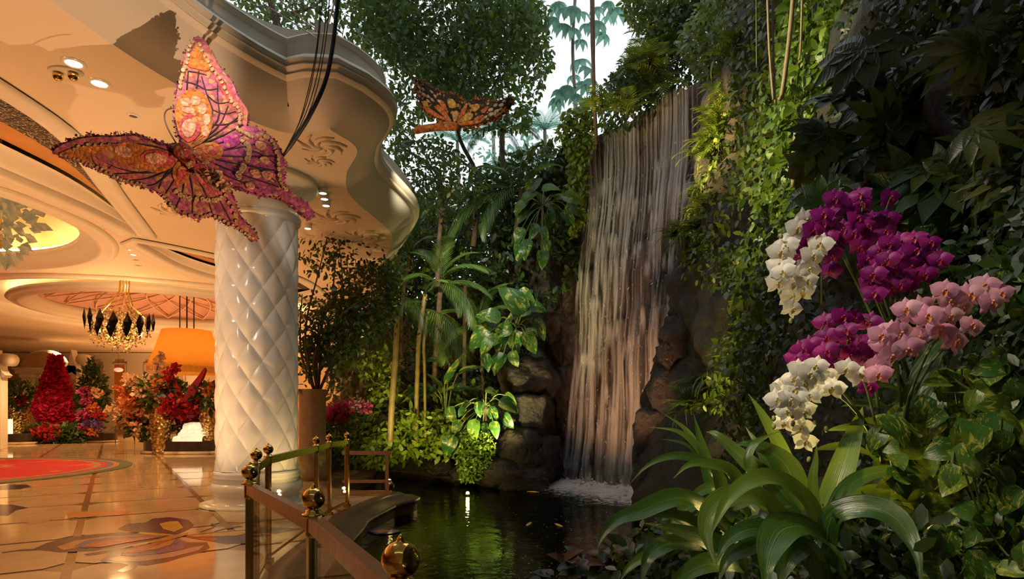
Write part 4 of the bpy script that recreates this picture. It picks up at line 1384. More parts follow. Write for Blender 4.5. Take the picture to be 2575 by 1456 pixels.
M_w_ora = flower_skin('orange flower skin', [(0.52, 0.10, 0.01), (0.58, 0.17, 0.02), (0.48, 0.07, 0.02)], 30)
M_w_red = flower_skin('rose red flower skin', [(0.58, 0.05, 0.06), (0.62, 0.10, 0.10)], 30)
M_w_pea = flower_skin('peach flower skin', [(0.66, 0.26, 0.16), (0.72, 0.34, 0.20)], 34, (0.25, 0.06, 0.05))
M_w_bei = flower_skin('dried beige rosettes', [(0.50, 0.30, 0.14), (0.60, 0.38, 0.20)], 40, (0.15, 0.07, 0.03))
M_vein = simple('dark vein', (0.02, 0.008, 0.008), None, rough=0.8)
M_rim = flower_skin('violet rim flowers', [(0.22, 0.04, 0.18), (0.36, 0.07, 0.15), (0.30, 0.12, 0.10)], 36)

def plane_pts(pts, dfun, k=2.994, ox=0, oy=0):
    return [P(ox + x / k, oy + y / k, dfun(ox + x / k, oy + y / k)) for x, y in pts]

def edge_fuzz(pts, r, n, mat, parent, name='rim_flowers'):
    """ragged rim of little flower heads"""
    L = [(pts[i], pts[(i + 1) % len(pts)]) for i in range(len(pts))]
    ln = np.array([(b - a).length for a, b in L])
    pick = RNG.choice(len(L), n, p=ln / ln.sum())
    T_ = np.array([L[i][0].lerp(L[i][1], RNG.uniform()) for i in pick]) + RNG.normal(size=(n, 3)) * r * 0.35
    return mass(name, PETAL, T_, RNG.normal(size=(n, 3)), RNG.normal(size=(n, 3)), RNG.uniform(0.6, 1.3, n) * r, mat, parent)

def subdiv_outline(pts, k=4):
    return [Vector(p) for p in spline([tuple(p) for p in pts] + [tuple(pts[0])], len(pts) * k)][:-1]

class Wing:
    def __init__(s, root, pts_px, dfun, mat, thick=0.07, ox=0, oy=0, rim=M_rim, fuzz=900, fr=0.028):
        s.root, s.dfun, s.ox, s.oy = root, dfun, ox, oy
        s.pts = subdiv_outline(plane_pts(pts_px, dfun, 2.994, ox, oy), 4)
        s.n = geometry.normal(s.pts)
        if s.n.y > 0: s.n = -s.n                      # the side the visitor sees
        m = MB(); m.poly(s.pts, thick, nrm=s.n)
        s.o = m.build('wing', mat, root)
        s.th = thick
        if fuzz:
            edge_fuzz(s.pts, fr, fuzz, rim, s.o)
    def W(s, x, y, lift=0.0):
        px, py = s.ox + x / 2.994, s.oy + y / 2.994
        return P(px, py, s.dfun(px, py)) + s.n * (s.th / 2 + lift)
    def patch(s, pts, mat, lift=0.008, name='wing_patch', smooth=True):
        w = [s.W(x, y, lift / 2) for x, y in pts]
        if smooth: w = subdiv_outline(w, 4)
        m = MB(); m.poly(w, lift + 0.01, nrm=s.n); return put(name, m.mesh(name, mat), s.o)
    def ell(s, cx, cy, rx, ry, rot, mat, lift=0.01, name='eye_spot', n=20, jag=0.04):
        c, sn = math.cos(rot), math.sin(rot)
        pts = []
        for i in range(n):
            a = 2 * PI * i / n; j = 1 + random.uniform(-jag, jag)
            pts.append((cx + (rx * math.cos(a) * c - ry * math.sin(a) * sn) * j, cy + (rx * math.cos(a) * sn + ry * math.sin(a) * c) * j))
        return s.patch(pts, mat, lift, name, False)
    def vein(s, pts, r=0.008):
        w = spline([tuple(s.W(x, y, 0.006)) for x, y in pts], 10)
        m = MB(); m.tube(w, [r] * 5 + [r * 0.7] * 5, 5); return put('vein', m.mesh('vein', M_vein), s.o)
    def spots(s, path, n, r, mat=M_w_bei, name='rosette', lift=0.018):
        q = spline(path, n)
        for x, y in q:
            s.ell(x + random.uniform(-6, 6), y + random.uniform(-6, 6), r * random.uniform(0.8, 1.2), r * random.uniform(0.75, 1.1), random.uniform(0, 3), mat, lift, name, 9, 0.12)

DB = 5.9
bc = P(480, 390, DB)
big = thing('butterfly_sculpture', 'huge pink and purple flower-covered butterfly hanging before the column', 'butterfly', tuple(bc))
axis = lambda x, y: ((x - 465) * 0.62 - (y - 385) * 0.78)
# right-hand wings swing away from the viewer, left-hand wings swing nearer
dR = lambda x, y: DB + 0.0022 * max(-40, (x - 465) * 0.75 - (y - 385) * 0.66) * 1.0
dL = lambda x, y: DB - 0.0013 * (465 - x) + 0.0017 * (y - 385)
dLh = lambda x, y: DB - 0.0013 * (465 - x) + 0.0017 * (y - 385)
w1 = Wing(big, [(1490, 290), (1545, 325), (1590, 400), (1640, 500), (1700, 580), (1760, 660), (1790, 740), (1860, 840), (1862, 900), (1850, 975), (1750, 1030), (1600, 1085), (1480, 1130), (1405, 1145), (1350, 1030), (1320, 900), (1325, 780), (1350, 640), (1380, 500), (1410, 400), (1440, 330)], dR, M_w_pink)
w2 = Wing(big, [(1420, 1165), (1600, 1085), (1750, 1015), (1850, 970), (1930, 975), (2030, 1040), (2100, 1120), (2140, 1220), (2135, 1330), (2155, 1420), (2230, 1488), (2320, 1558), (2358, 1618), (2330, 1640), (2270, 1612), (2170, 1530), (2090, 1488), (1950, 1463), (1800, 1418), (1690, 1375), (1560, 1275)], dR, M_w_pur)
w3 = Wing(big, [(400, 1140), (440, 1100), (560, 1050), (700, 1025), (850, 1025), (970, 1015), (1050, 1025), (1180, 1080), (1300, 1105), (1390, 1150), (1350, 1235), (1265, 1330), (1190, 1430), (1100, 1405), (960, 1372), (850, 1332), (720, 1262), (600, 1215), (450, 1168)], dL, M_w_pink)
w4 = Wing(big, [(1360, 1185), (1420, 1185), (1500, 1270), (1600, 1340), (1690, 1390), (1760, 1498), (1800, 1618), (1860, 1688), (1930, 1768), (1922, 1800), (1880, 1800), (1800, 1718), (1700, 1678), (1560, 1608), (1470, 1640), (1300, 1560), (1230, 1468), (1190, 1422), (1265, 1330)], dLh, M_w_pink)
# upper right forewing
w1.patch([(1475, 365), (1500, 365), (1540, 440), (1590, 520), (1560, 560), (1480, 545), (1420, 520), (1440, 440)], M_w_ora)
w1.patch([(1400, 710), (1470, 695), (1540, 740), (1590, 830), (1605, 930), (1590, 1010), (1540, 1085), (1430, 1135), (1360, 1050), (1325, 920), (1335, 800)], M_w_ora)
for x_, y_, a_, b_, t_ in ((1400, 800, 42, 34, 0.4), (1475, 790, 40, 34, 0), (1525, 850, 36, 42, 0.3), (1555, 930, 30, 44, 0.1), (1550, 1015, 30, 42, -0.2), (1420, 860, 50, 24, 0.1)):
    w1.ell(x_, y_, a_, b_, t_, M_w_pea, 0.014, 'wing_patch', 12, 0.1)
w1.ell(1430, 1000, 82, 100, 0.15, M_w_red, 0.022)
w1.ell(1425, 1005, 52, 68, 0.15, M_w_pea, 0.032)
w1.spots([(1450, 345), (1420, 440), (1400, 520), (1375, 600), (1360, 680)], 12, 15)
w1.spots([(1500, 370), (1560, 480), (1610, 570), (1680, 660), (1730, 760), (1780, 830), (1810, 900), (1800, 950)], 20, 15)
w1.patch([(1600, 570), (1660, 600), (1740, 700), (1800, 800), (1830, 880), (1810, 960), (1780, 870), (1710, 770), (1640, 660)], M_w_red, 0.006)
for e in ([(1440, 1120), (1600, 900), (1560, 740), (1520, 600)], [(1440, 1120), (1640, 930), (1640, 760), (1640, 640)], [(1450, 1120), (1640, 980), (1720, 820)], [(1460, 1125), (1640, 1020), (1800, 900)], [(1460, 1130), (1680, 1040), (1830, 960)], [(1410, 700), (1420, 560)], [(1480, 700), (1500, 560)], [(1500, 960), (1590, 950)], [(1440, 890), (1420, 760)]):
    w1.vein(e)
for e in ([(1415, 560), (1480, 570), (1560, 590)], [(1400, 640), (1480, 660), (1560, 700), (1640, 690)], [(1560, 740), (1640, 800), (1730, 790)], [(1600, 850), (1690, 880), (1780, 860)], [(1600, 960), (1690, 960), (1790, 930)]):
    w1.vein(e, 0.007)
# right hindwing
w2.patch([(1430, 1160), (1520, 1110), (1620, 1100), (1680, 1150), (1660, 1210), (1580, 1225), (1490, 1195)], M_w_ora)
w2.ell(1600, 1160, 40, 32, 0.2, M_w_red, 0.02)
w2.patch([(1500, 1210), (1600, 1235), (1640, 1300), (1720, 1370), (1640, 1340), (1560, 1275)], M_w_red)
w2.spots([(1790, 1000), (1850, 1030), (1890, 1050), (1990, 1050), (2050, 1100), (2090, 1180), (2100, 1270), (2110, 1380), (2150, 1450)], 24, 15)
w2.spots([(1830, 1080), (1870, 1140), (1870, 1210), (1820, 1300), (1790, 1350)], 10, 22)
w2.patch([(1690, 1060), (1790, 1030), (1820, 1080), (1760, 1130), (1690, 1130)], flower_skin('magenta flower skin', [(0.48, 0.03, 0.28), (0.52, 0.05, 0.22)], 30))
for x, y, r_ in ((1960, 1120, 45), (1990, 1230, 40), (2010, 1340, 45), (1920, 1330, 40), (1880, 1420, 35)):
    w2.ell(x, y, r_, r_ * 0.7, 0.3, M_w_pea, 0.012, 'wing_patch', 10, 0.15)
for e in ([(1430, 1165), (1650, 1100), (1830, 1040)], [(1430, 1165), (1700, 1150), (1990, 1090)], [(1430, 1170), (1750, 1200), (2080, 1200)], [(1440, 1175), (1750, 1250), (2090, 1310)], [(1450, 1180), (1750, 1310), (2100, 1430)], [(1460, 1190), (1700, 1340), (1950, 1440)], [(1860, 1150), (1960, 1180), (2080, 1260)], [(1850, 1260), (1960, 1300), (2080, 1390)]):
    w2.vein(e)
# left forewing
w3.patch([(450, 1140), (600, 1095), (760, 1095), (860, 1085), (840, 1130), (700, 1150), (690, 1230), (560, 1190)], M_w_ora)
w3.patch([(845, 1090), (950, 1060), (1080, 1085), (1200, 1110), (1330, 1160), (1310, 1240), (1180, 1290), (1020, 1250), (880, 1200)], M_w_ora)
w3.ell(930, 1130, 70, 42, 0.35, M_w_pea, 0.014, 'wing_patch')
w3.ell(1195, 1180, 135, 62, 0.15, M_w_red, 0.02)
w3.ell(1175, 1180, 85, 42, 0.12, M_w_pea, 0.03)
w3.spots([(560, 1110), (640, 1085), (700, 1075), (820, 1080)], 8, 13)
w3.spots([(470, 1155), (600, 1195), (720, 1240), (850, 1310), (960, 1350), (1090, 1385)], 22, 13)
for e in ([(1370, 1170), (1150, 1090), (860, 1070), (560, 1100)], [(1360, 1180), (1150, 1290), (900, 1260), (700, 1160)], [(1200, 1270), (1050, 1290), (860, 1300)], [(1300, 1260), (1120, 1330), (980, 1350)], [(1310, 1270), (1180, 1370), (1110, 1390)], [(850, 1090), (880, 1180), (820, 1260)], [(690, 1120), (700, 1200), (760, 1260)], [(1000, 1100), (1040, 1180), (1000, 1250)], [(1300, 1240), (1230, 1330), (1195, 1410)]):
    w3.vein(e)
# left hindwing
w4.ell(1365, 1290, 65, 90, 0.1, M_w_ora, 0.016)
w4.ell(1370, 1295, 35, 55, 0.1, M_w_red, 0.024)
w4.patch([(1430, 1230), (1520, 1320), (1580, 1390), (1660, 1480), (1560, 1420), (1470, 1330)], M_w_red)
w4.spots([(1240, 1470), (1320, 1560), (1480, 1620), (1600, 1610), (1720, 1670), (1830, 1740), (1900, 1785)], 22, 14)
w4.spots([(1330, 1430), (1400, 1480), (1500, 1490), (1600, 1500), (1660, 1480)], 10, 22)
w4.spots([(1620, 1380), (1690, 1440), (1740, 1540), (1780, 1650)], 8, 15)
for e in ([(1400, 1200), (1320, 1340), (1250, 1450)], [(1400, 1210), (1380, 1420), (1330, 1550)], [(1405, 1210), (1450, 1420), (1450, 1600)], [(1410, 1210), (1540, 1430), (1600, 1600)], [(1415, 1210), (1620, 1450), (1740, 1660)], [(1420, 1210), (1640, 1400), (1760, 1560)]):
    w4.vein(e)
# body, head and feelers
m = MB()
path = spline([tuple(P(x / 2.994, y / 2.994, DB - 0.09)) for x, y in ((1330, 1105), (1390, 1150), (1440, 1195), (1560, 1290), (1690, 1395))], 14)
m.tube(path, [0.04, 0.07, 0.085, 0.08, 0.085, 0.08, 0.075, 0.07, 0.065, 0.06, 0.05, 0.045, 0.035, 0.015], 12)
bo = m.build('body', M_w_red, big, True)
edge_fuzz([Vector(p) for p in path], 0.06, 320, M_w_bei, bo, 'body_flowers')
for f_ in ([(1330, 1085), (1260, 960), (1238, 870), (1262, 825), (1305, 815)], [(1385, 1140), (1250, 1085), (1120, 1050), (1020, 1000)]):
    m = MB(); m.tube(spline([tuple(P(x / 2.994, y / 2.994, DB - 0.12)) for x, y in f_], 14), 0.007, 6); m.build('antenna', M_bronze, big, True)
# steel cables that carry it
M_cable = simple('black steel cable', (0.03, 0.03, 0.035), None, rough=0.45, metal=0.6)
m = MB(); m.tube(spline([tuple(P(x, y, 6.25)) for x, y in ((712, 392), (745, 345), (782, 285), (818, 205), (836, 120), (848, 20), (860, -90))], 24), [0.014, 0.016] + [0.022] * 22, 8); m.build('support_cable', M_cable, big, True)
for pts in (((714, 388), (768, 270), (800, 110), (815, -80)), ((716, 386), (775, 270), (812, 110), (826, -80)), ((716, 388), (783, 268), (818, 110), (834, -80)), ((715, 390), (760, 285), (798, 108), (808, -80))):
    m = MB(); m.tube(spline([tuple(P(x, y, 6.2)) for x, y in pts], 12), 0.0045, 5); m.build('thin_cable', M_cable, big)

# bracing wires strung above the cornice
for k, (a_, c_) in enumerate((((690, -10), (812, 88)), ((660, 8), (800, 98)), ((845, -10), (818, 90)))):
    m = MB(); m.tube([P(*a_, 7.4), P(*c_, 7.7)], 0.008, 6)
    tag(m.build('brace_wire', simple('bright steel wire', (0.7, 0.75, 0.78), None, rough=0.25, metal=0.9)), ['upper bright steel wire running behind the cornice top', 'lower bright steel wire running behind the cornice top', 'bright steel wire rising beside the black cable bundle'][k], 'wire', 'bracing wires')

# monarch
DM = 8.6
mc = P(1150, 315, DM)
mon = thing('butterfly_sculpture', 'orange and black monarch-patterned butterfly hanging before the trees', 'butterfly', tuple(mc))
M_m_ora = flower_skin('monarch orange', [(0.42, 0.10, 0.02), (0.50, 0.15, 0.03), (0.38, 0.06, 0.02)], 26)
M_m_blk = flower_skin('monarch black', [(0.012, 0.010, 0.008), (0.03, 0.022, 0.012)], 26, (0.004, 0.004, 0.004))
M_m_yel = flower_skin('monarch yellow', [(0.50, 0.32, 0.06), (0.58, 0.38, 0.10)], 30, (0.2, 0.1, 0.02))
M_m_pal = flower_skin('monarch pale', [(0.52, 0.44, 0.34), (0.60, 0.50, 0.40)], 30, (0.2, 0.12, 0.08))
dr = lambda x, y: DM - 0.0030 * (x - 1150)
dl = lambda x, y: DM + 0.0030 * (1150 - x)
wr = Wing(mon, [(1760, 945), (1810, 850), (1830, 795), (1880, 758), (1980, 755), (2060, 770), (2165, 735), (2178, 770), (2140, 830), (2040, 900), (1950, 935), (1860, 952)], dr, M_m_blk, 0.05, 560, 0, M_m_ora, 420, 0.035)
wl = Wing(mon, [(1455, 605), (1490, 615), (1570, 660), (1650, 700), (1740, 715), (1800, 760), (1828, 800), (1800, 870), (1760, 948), (1700, 930), (1620, 895), (1550, 850), (1500, 790), (1470, 720), (1453, 660)], dl, M_m_blk, 0.05, 560, 0, M_m_ora, 520, 0.035)
wr.patch([(1880, 800), (1930, 790), (1945, 815), (1910, 850), (1885, 835)], M_m_yel); wr.patch([(1800, 905), (1860, 860), (1895, 870), (1880, 905), (1800, 930)], M_m_yel)
wr.patch([(1775, 935), (1800, 860), (1835, 800), (1855, 800), (1830, 870), (1790, 940)], M_m_ora); wr.patch([(1900, 905), (1960, 875), (1975, 880), (1930, 915)], M_m_ora); wr.patch([(1950, 840), (2000, 810), (2010, 825), (1970, 860)], M_m_ora)
wr.patch([(1770, 948), (1850, 920), (1950, 915), (1940, 932), (1860, 948)], M_m_ora)
for x, y, a_, b_ in ((2030, 835, 22, 12), (2065, 800, 20, 10), (2110, 800, 20, 12), (2075, 845, 24, 12), (2030, 870, 22, 12), (1990, 890, 18, 9), (2130, 770, 16, 9), (2105, 830, 16, 9), (2060, 870, 16, 8), (2010, 790, 14, 8)):
    wr.ell(x, y, a_, b_, -0.5, M_m_pal, 0.014, 'wing_spot', 9, 0.1)
wl.patch([(1700, 760), (1740, 755), (1770, 790), (1755, 820), (1715, 815)], M_m_yel); wl.patch([(1735, 860), (1770, 840), (1785, 870), (1755, 930)], M_m_yel); wl.patch([(1630, 760), (1665, 765), (1690, 800), (1700, 840), (1660, 815)], M_m_ora)
wl.patch([(1600, 810), (1640, 800), (1700, 860), (1730, 925), (1690, 900)], M_m_ora); wl.patch([(1500, 760), (1540, 800), (1640, 870), (1720, 925), (1620, 890), (1540, 840)], M_m_ora); wl.patch([(1510, 770), (1545, 770), (1560, 810), (1530, 815)], M_m_yel)
for x, y, a_, b_ in ((1490, 665, 16, 8), (1520, 680, 16, 8), (1500, 700, 12, 7), (1530, 720, 18, 9), (1560, 735, 16, 8), (1585, 700, 16, 8), (1490, 730, 14, 8), (1560, 770, 18, 9), (1590, 760, 16, 9), (1610, 730, 14, 8), (1640, 770, 16, 9)):
    wl.ell(x, y, a_, b_, 0.7, M_m_pal, 0.014, 'wing_spot', 9, 0.1)
m = MB(); m.tube(spline([tuple(P(560 + x / 2.994, y / 2.994, DM - 0.05)) for x, y in ((1440, 992), (1500, 972), (1620, 955), (1720, 950), (1785, 962))], 12), [0.03, 0.045, 0.05, 0.05, 0.05, 0.05, 0.055, 0.06, 0.06, 0.06, 0.05, 0.02], 10); m.build('body', M_m_ora, mon, True)
m = MB(); m.tube([P(560 + 1760 / 2.994, 945 / 2.994, DM), P(560 + 1765 / 2.994, -200 / 2.994, DM)], 0.004, 5); m.build('hanging_wire', M_cable, mon)
# ------------------------------------------------------------------ rock faces
def fbm(p, sc, oct_=4, seed=0.0):
    v, a, f = 0.0, 1.0, sc
    for _ in range(oct_):
        v += a * noise.noise(Vector((p[0] * f + seed, p[1] * f + seed * 0.7, p[2] * f)))
        a *= 0.5; f *= 2.1
    return v

def rock_sheet(name, path, zs_fun, nu, nv, batter, amp, mat, label, seed=0.0, back=0.0, block=0.5):
    """rough face over a plan path; zs_fun(u) gives foot and top, batter leans it back with height"""
    pp = spline(path, nu)
    off = offset_path([tuple(p) for p in pp], 1.0)
    V = np.zeros((nu, nv, 3))
    for i in range(nu):
        px, py = pp[i]
        nx, ny = off[i][0] - px, off[i][1] - py
        z0, z1 = zs_fun(i / (nu - 1))
        for j in range(nv):
            z = z0 + (z1 - z0) * j / (nv - 1)
            s = batter * max(0, z - 0.0)
            q = (px, py, z)
            d = amp * fbm(q, 0.55, 5, seed)
            cell = noise.voronoi(Vector((px * 0.9 + seed, py * 0.9, z * 1.3)))[0]
            d += block * amp * min(1.0, (cell[1] - cell[0]) * 2.2)
            V[i, j] = (px - nx * s + nx * d, py - ny * s + ny * d, z)
    o = put(name, grid_mesh(name, V, mat, True))
    return tag(o, label, 'rock face', kind='structure'), V

# right-hand wall that leads from the viewer's right towards the fall; path runs away from the fall so its face looks left
RW = [(3.6, 12.7), (2.9, 11.9), (2.35, 11.0), (2.42, 9.6), (2.62, 8.0), (2.58, 6.4), (2.42, 4.8), (2.25, 3.4), (2.1, 2.0), (2.0, 0.2), (2.0, -3.0), (2.2, -6.0)]
rw, RWV = rock_sheet('wall_right', RW, lambda u: (-0.8, 13.0), 150, 90, 0.16, 0.32, M_rock, 'dark planted rock wall on the right', 3.1)
# face of the fall
FB0, FB1 = np.array((1.12, 16.02)), np.array((4.1, 11.68))
FT0, FT1 = np.array((1.75, 16.45)), np.array((4.75, 12.05))
ZT = 8.5
FN = np.array((-0.86, -0.50))
_rl = random.Random(14)
LEDGES = []
for _b in range(16):
    zs, z = [-1.0], -0.3 + _rl.uniform(0.2, 0.9)
    while z < ZT - 1.0:
        zs.append(z); z += _rl.choice((0.55, 0.8, 1.1, 1.5, 2.1))
    zs.append(ZT)
    LEDGES.append((zs, [_rl.uniform(-0.05, 0.09) for _ in zs]))
def ledge_g(u, z):
    b = u * 9.0 + 0.8 * noise.noise(Vector((u * 6.0, 0.5, 3.0)))
    b = max(0, min(15, int(math.floor(b + 2))))
    zs, ex = LEDGES[b]
    for k in range(len(zs) - 1):
        if zs[k] <= z <= zs[k + 1]:
            gap = zs[k + 1] - zs[k]
            return 0.09 * gap * ((z - zs[k]) / gap) ** 1.5 + ex[k] * 0.6
    return 0.0
def fall_pt(u, z, extra=0.0, smooth=False):
    f = max(0.0, min(1.0, (z + 0.3) / (ZT + 0.3)))
    b = FB0 + (FB1 - FB0) * u
    t = FT0 + (FT1 - FT0) * u
    p = b + (t - b) * f
    g = ledge_g(u, z) if z < ZT - 0.05 else 0.0
    if not smooth:
        g += 0.06 * fbm((u * 5, 0, z), 1.6, 4, 2.0)
    g += 0.18 * noise.noise(Vector((u * 3.1, z * 0.35, 8.0))) * (1 if z < ZT - 0.3 else 0.2)
    if z < 2.15:
        g += 0.16 * max(0.0, 1 - u * 5)
    p = p + FN * (g + extra)
    return (p[0], p[1], z)
def fall_line(u, zlist, extra, soft=False):
    """points of water falling along the face: it drops free from each lip until the rock catches it"""
    out, hold = [], None
    for z in zlist:                      # from high to low
        p = np.array(fall_pt(u, min(z, ZT), extra, True))
        s = p[:2] @ FN
        if hold is not None and s < hold:
            s2 = max(s, hold - 0.012)
            p[:2] += FN * (s2 - s); s = s2
        hold = s
        p[2] = z
        out.append(p)
    if soft:
        A_ = np.array(out); k = len(A_); w = 5
        S_ = np.array([A_[max(0, i - w):i + w + 1, :2].mean(0) for i in range(k)])
        A_[:, :2] = S_ + FN * 0.05
        out = list(A_)
    return out
nu, nv = 110, 150
V = np.array([[fall_pt(-0.12 + 1.2 * i / (nu - 1), -0.6 + (ZT + 0.6) * j / (nv - 1)) for j in range(nv)] for i in range(nu)])
top = V[:, -1, :].copy(); top[:, 0] += 1.4; top[:, 1] += 0.9
V = np.concatenate([V, top[:, None, :]], 1)
fr_o = put('wall_fall', grid_mesh('wall_fall', V, M_fallrock, True))
tag(fr_o, 'brown stepped rock face behind the falling water', 'rock face', kind='structure')
# cliff above and behind the lip of the fall
CT = [(0.2, 18.6), (1.6, 17.9), (2.9, 17.2), (4.2, 15.4), (5.3, 13.9), (6.6, 13.0), (8.0, 12.4)]
def ct_top(u):
    return (8.0, 8.9 + 4.8 * max(0.0, min(1.0, (u - 0.2) / 0.38)))
rock_sheet('wall_top', CT, ct_top, 70, 40, 0.25, 0.5, M_rock, 'dark cliff rising above the lip of the waterfall', 9.0)
# cliff to the left of the fall and behind the planting
CL = [(-8.7, 41.0), (-8.4, 31.0), (-6.9, 25.5), (-4.6, 22.6), (-2.3, 20.4), (-0.8, 18.6), (0.2, 17.3), (1.0, 16.7), (1.9, 16.5), (2.6, 16.9)]
def cl_top(u):
    k = [(0, 5.25), (0.5, 5.25), (0.6, 6.6), (0.72, 8.0), (0.8, 8.6), (0.9, 9.0), (1, 8.8)]
    for (a, za), (c, zc) in zip(k, k[1:]):
        if a <= u <= c:
            return (-0.6, za + (zc - za) * (u - a) / (c - a))
    return (-0.6, 8.8)
rock_sheet('wall_garden', CL, cl_top, 110, 60, 0.02, 0.45, M_rock, 'dark rock wall behind the planting left of the waterfall', 5.5)
# planted bank on the far side of the pool
bank_edge = [(-4.3, 13.4), (-4.25, 16.0), (-4.15, 18.8), (-3.2, 18.2), (-1.9, 16.7), (-1.26, 15.9), (-0.35, 14.5), (0.3, 14.3), (0.9, 15.0), (1.35, 15.7)]
bank_back = [(-5.0, 14.5), (-5.2, 17.5), (-6.0, 22.5), (-4.6, 22.6), (-3.3, 21.2), (-2.3, 20.2), (-1.0, 18.7), (0.0, 17.5), (0.8, 17.0), (1.6, 16.7)]
n = 70
E_, B_ = spline(bank_edge, n), spline(bank_back, n)
V = np.zeros((n, 16, 3))
for i in range(n):
    for j in range(16):
        t = j / 15
        x, y = E_[i] + (B_[i] - E_[i]) * t
        zz = [-0.7, -0.32, -0.1, 0.1, 0.18][j] if j < 5 else 0.18 + (t - 0.27) * 1.6
        tx = max(0, (j - 1)) / 14
        x, y = E_[i] + (B_[i] - E_[i]) * (0 if j < 1 else tx * (0.25 if j < 5 else 1))
        w = 0.12 * fbm((x, y, zz), 1.1, 4, 1.0)
        V[i, j] = (x + w, y - abs(w) * (j < 6), zz + w * 0.8)
bank = put('floor_bank', grid_mesh('floor_bank', V, M_soil, True))
tag(bank, 'dark planted earth bank on the far side of the pool', 'bank', kind='structure')
# raised bed at the viewer's right
def bed_left(d):
    return float(np.interp(d, [0.2, 1.2, 2.0, 3.0, 3.9, 4.6, 5.2, 6.0, 7.0], [1.3, 1.0, 0.75, 0.48, 0.28, 0.55, 1.2, 1.9, 2.5]))
n, k = 60, 22
V = np.zeros((n, k, 3))
for i in range(n):
    d = 0.2 + 6.8 * i / (n - 1)
    xl, xr = bed_left(d), 2.9
    for j in range(k):
        if j < 4:
            x = xl + 0.03 * j; z = [-0.8, -0.3, 0.1, 0.34][j]
        else:
            t = (j - 3) / (k - 4)
            x = xl + 0.1 + (xr - xl - 0.1) * t; z = 0.36 + 0.85 * t ** 0.9
        w = 0.09 * fbm((x, d, z), 1.6, 4, 6.0)
        V[i, j] = (x - w, d, z + w)
bed = put('floor_bed', grid_mesh('floor_bed', V, M_soil, True, True))
tag(bed, 'raised dark soil bed at the right of the pool', 'planting bed', kind='structure')

# ------------------------------------------------------------------ single boulders
def boulder_mesh(seed, blocky=0.0):
    bm = bmesh.new()
    bmesh.ops.create_icosphere(bm, subdivisions=4, radius=1.0)
    for v in bm.verts:
        p = v.co.copy()
        if blocky:
            mx = max(abs(p.x), abs(p.y), abs(p.z))
            p = p.lerp(p / mx * 0.85, blocky)
        d = 0.22 * fbm(p, 0.9, 4, seed * 7.3)
        c = noise.voronoi(Vector((p.x * 1.4 + seed * 3, p.y * 1.4, p.z * 1.4)))[0]
        d += 0.12 * min(1, (c[1] - c[0]) * 2)
        v.co = p * (1 + d)
    me = bpy.data.meshes.new('boulder')
    bm.to_mesh(me); bm.free()
    me.polygons.foreach_set('use_smooth', [True] * len(me.polygons))
    me.materials.append(M_rock)
    return me
BOULD = [boulder_mesh(i, 0.25 + 0.5 * (i % 2)) for i in range(4)]
bl = [  # px, py, depth, size x, y, z in metres, label
    (1330, 955, 15.6, 0.75, 0.6, 0.62, 'brown boulder high on the bank, left of the fall'),
    (1330, 1050, 15.3, 0.7, 0.6, 0.6, 'dark boulder at mid height left of the falling water'),
    (1305, 1120, 14.8, 0.55, 0.5, 0.45, 'rounded brown boulder above the pool corner'),
    (1335, 1150, 14.9, 0.6, 0.5, 0.6, 'wet dark boulder against the foot of the fall'),
    (1250, 1185, 14.7, 0.62, 0.5, 0.36, 'low flat boulder dipping into the pool corner'),
    (1310, 1210, 14.5, 0.6, 0.5, 0.35, 'low black boulder at the water below the fall'),
    (1110, 1175, 16.2, 0.7, 0.4, 0.22, 'long dark stone edging the pool under the ferns'),
    (1040, 1163, 17.3, 0.7, 0.4, 0.22, 'dark edging stone at the pool left of the long stone'),
    (1180, 1190, 15.3, 0.5, 0.4, 0.24, 'dark edging stone right of the long pool stone'),
    (1770, 760, 10.7, 0.55, 0.5, 0.55, 'dark rock block high on the right edge of the fall'),
    (1745, 860, 10.9, 0.62, 0.5, 0.5, 'wet cracked rock block beside the lower fall'),
    (1700, 900, 11.0, 0.42, 0.4, 0.3, 'black jutting rock that cuts into the falling water'),
    (1690, 1000, 11.0, 0.5, 0.5, 0.62, 'dark rock block below the jutting rock'),
    (1668, 1110, 10.9, 0.44, 0.5, 0.6, 'wet glinting rock pillar at the right foot of the fall'),
    (1650, 1220, 10.6, 0.35, 0.4, 0.5, 'glistening lowest rock where the fall meets the pool'),
    (1800, 660, 10.5, 0.5, 0.5, 0.5, 'dark rock block under the topmost fern ledge'),
]
for k, (px, py, d, sx, sy, sz, lab) in enumerate(bl):
    c = P(px, py, d)
    o = inst('boulder', BOULD[k % 4], Matrix.Translation(c) @ Matrix.Rotation(k * 1.3, 4, 'Z') @ Matrix.Diagonal((sx, sy, sz, 1)))
    tag(o, lab, 'rock')

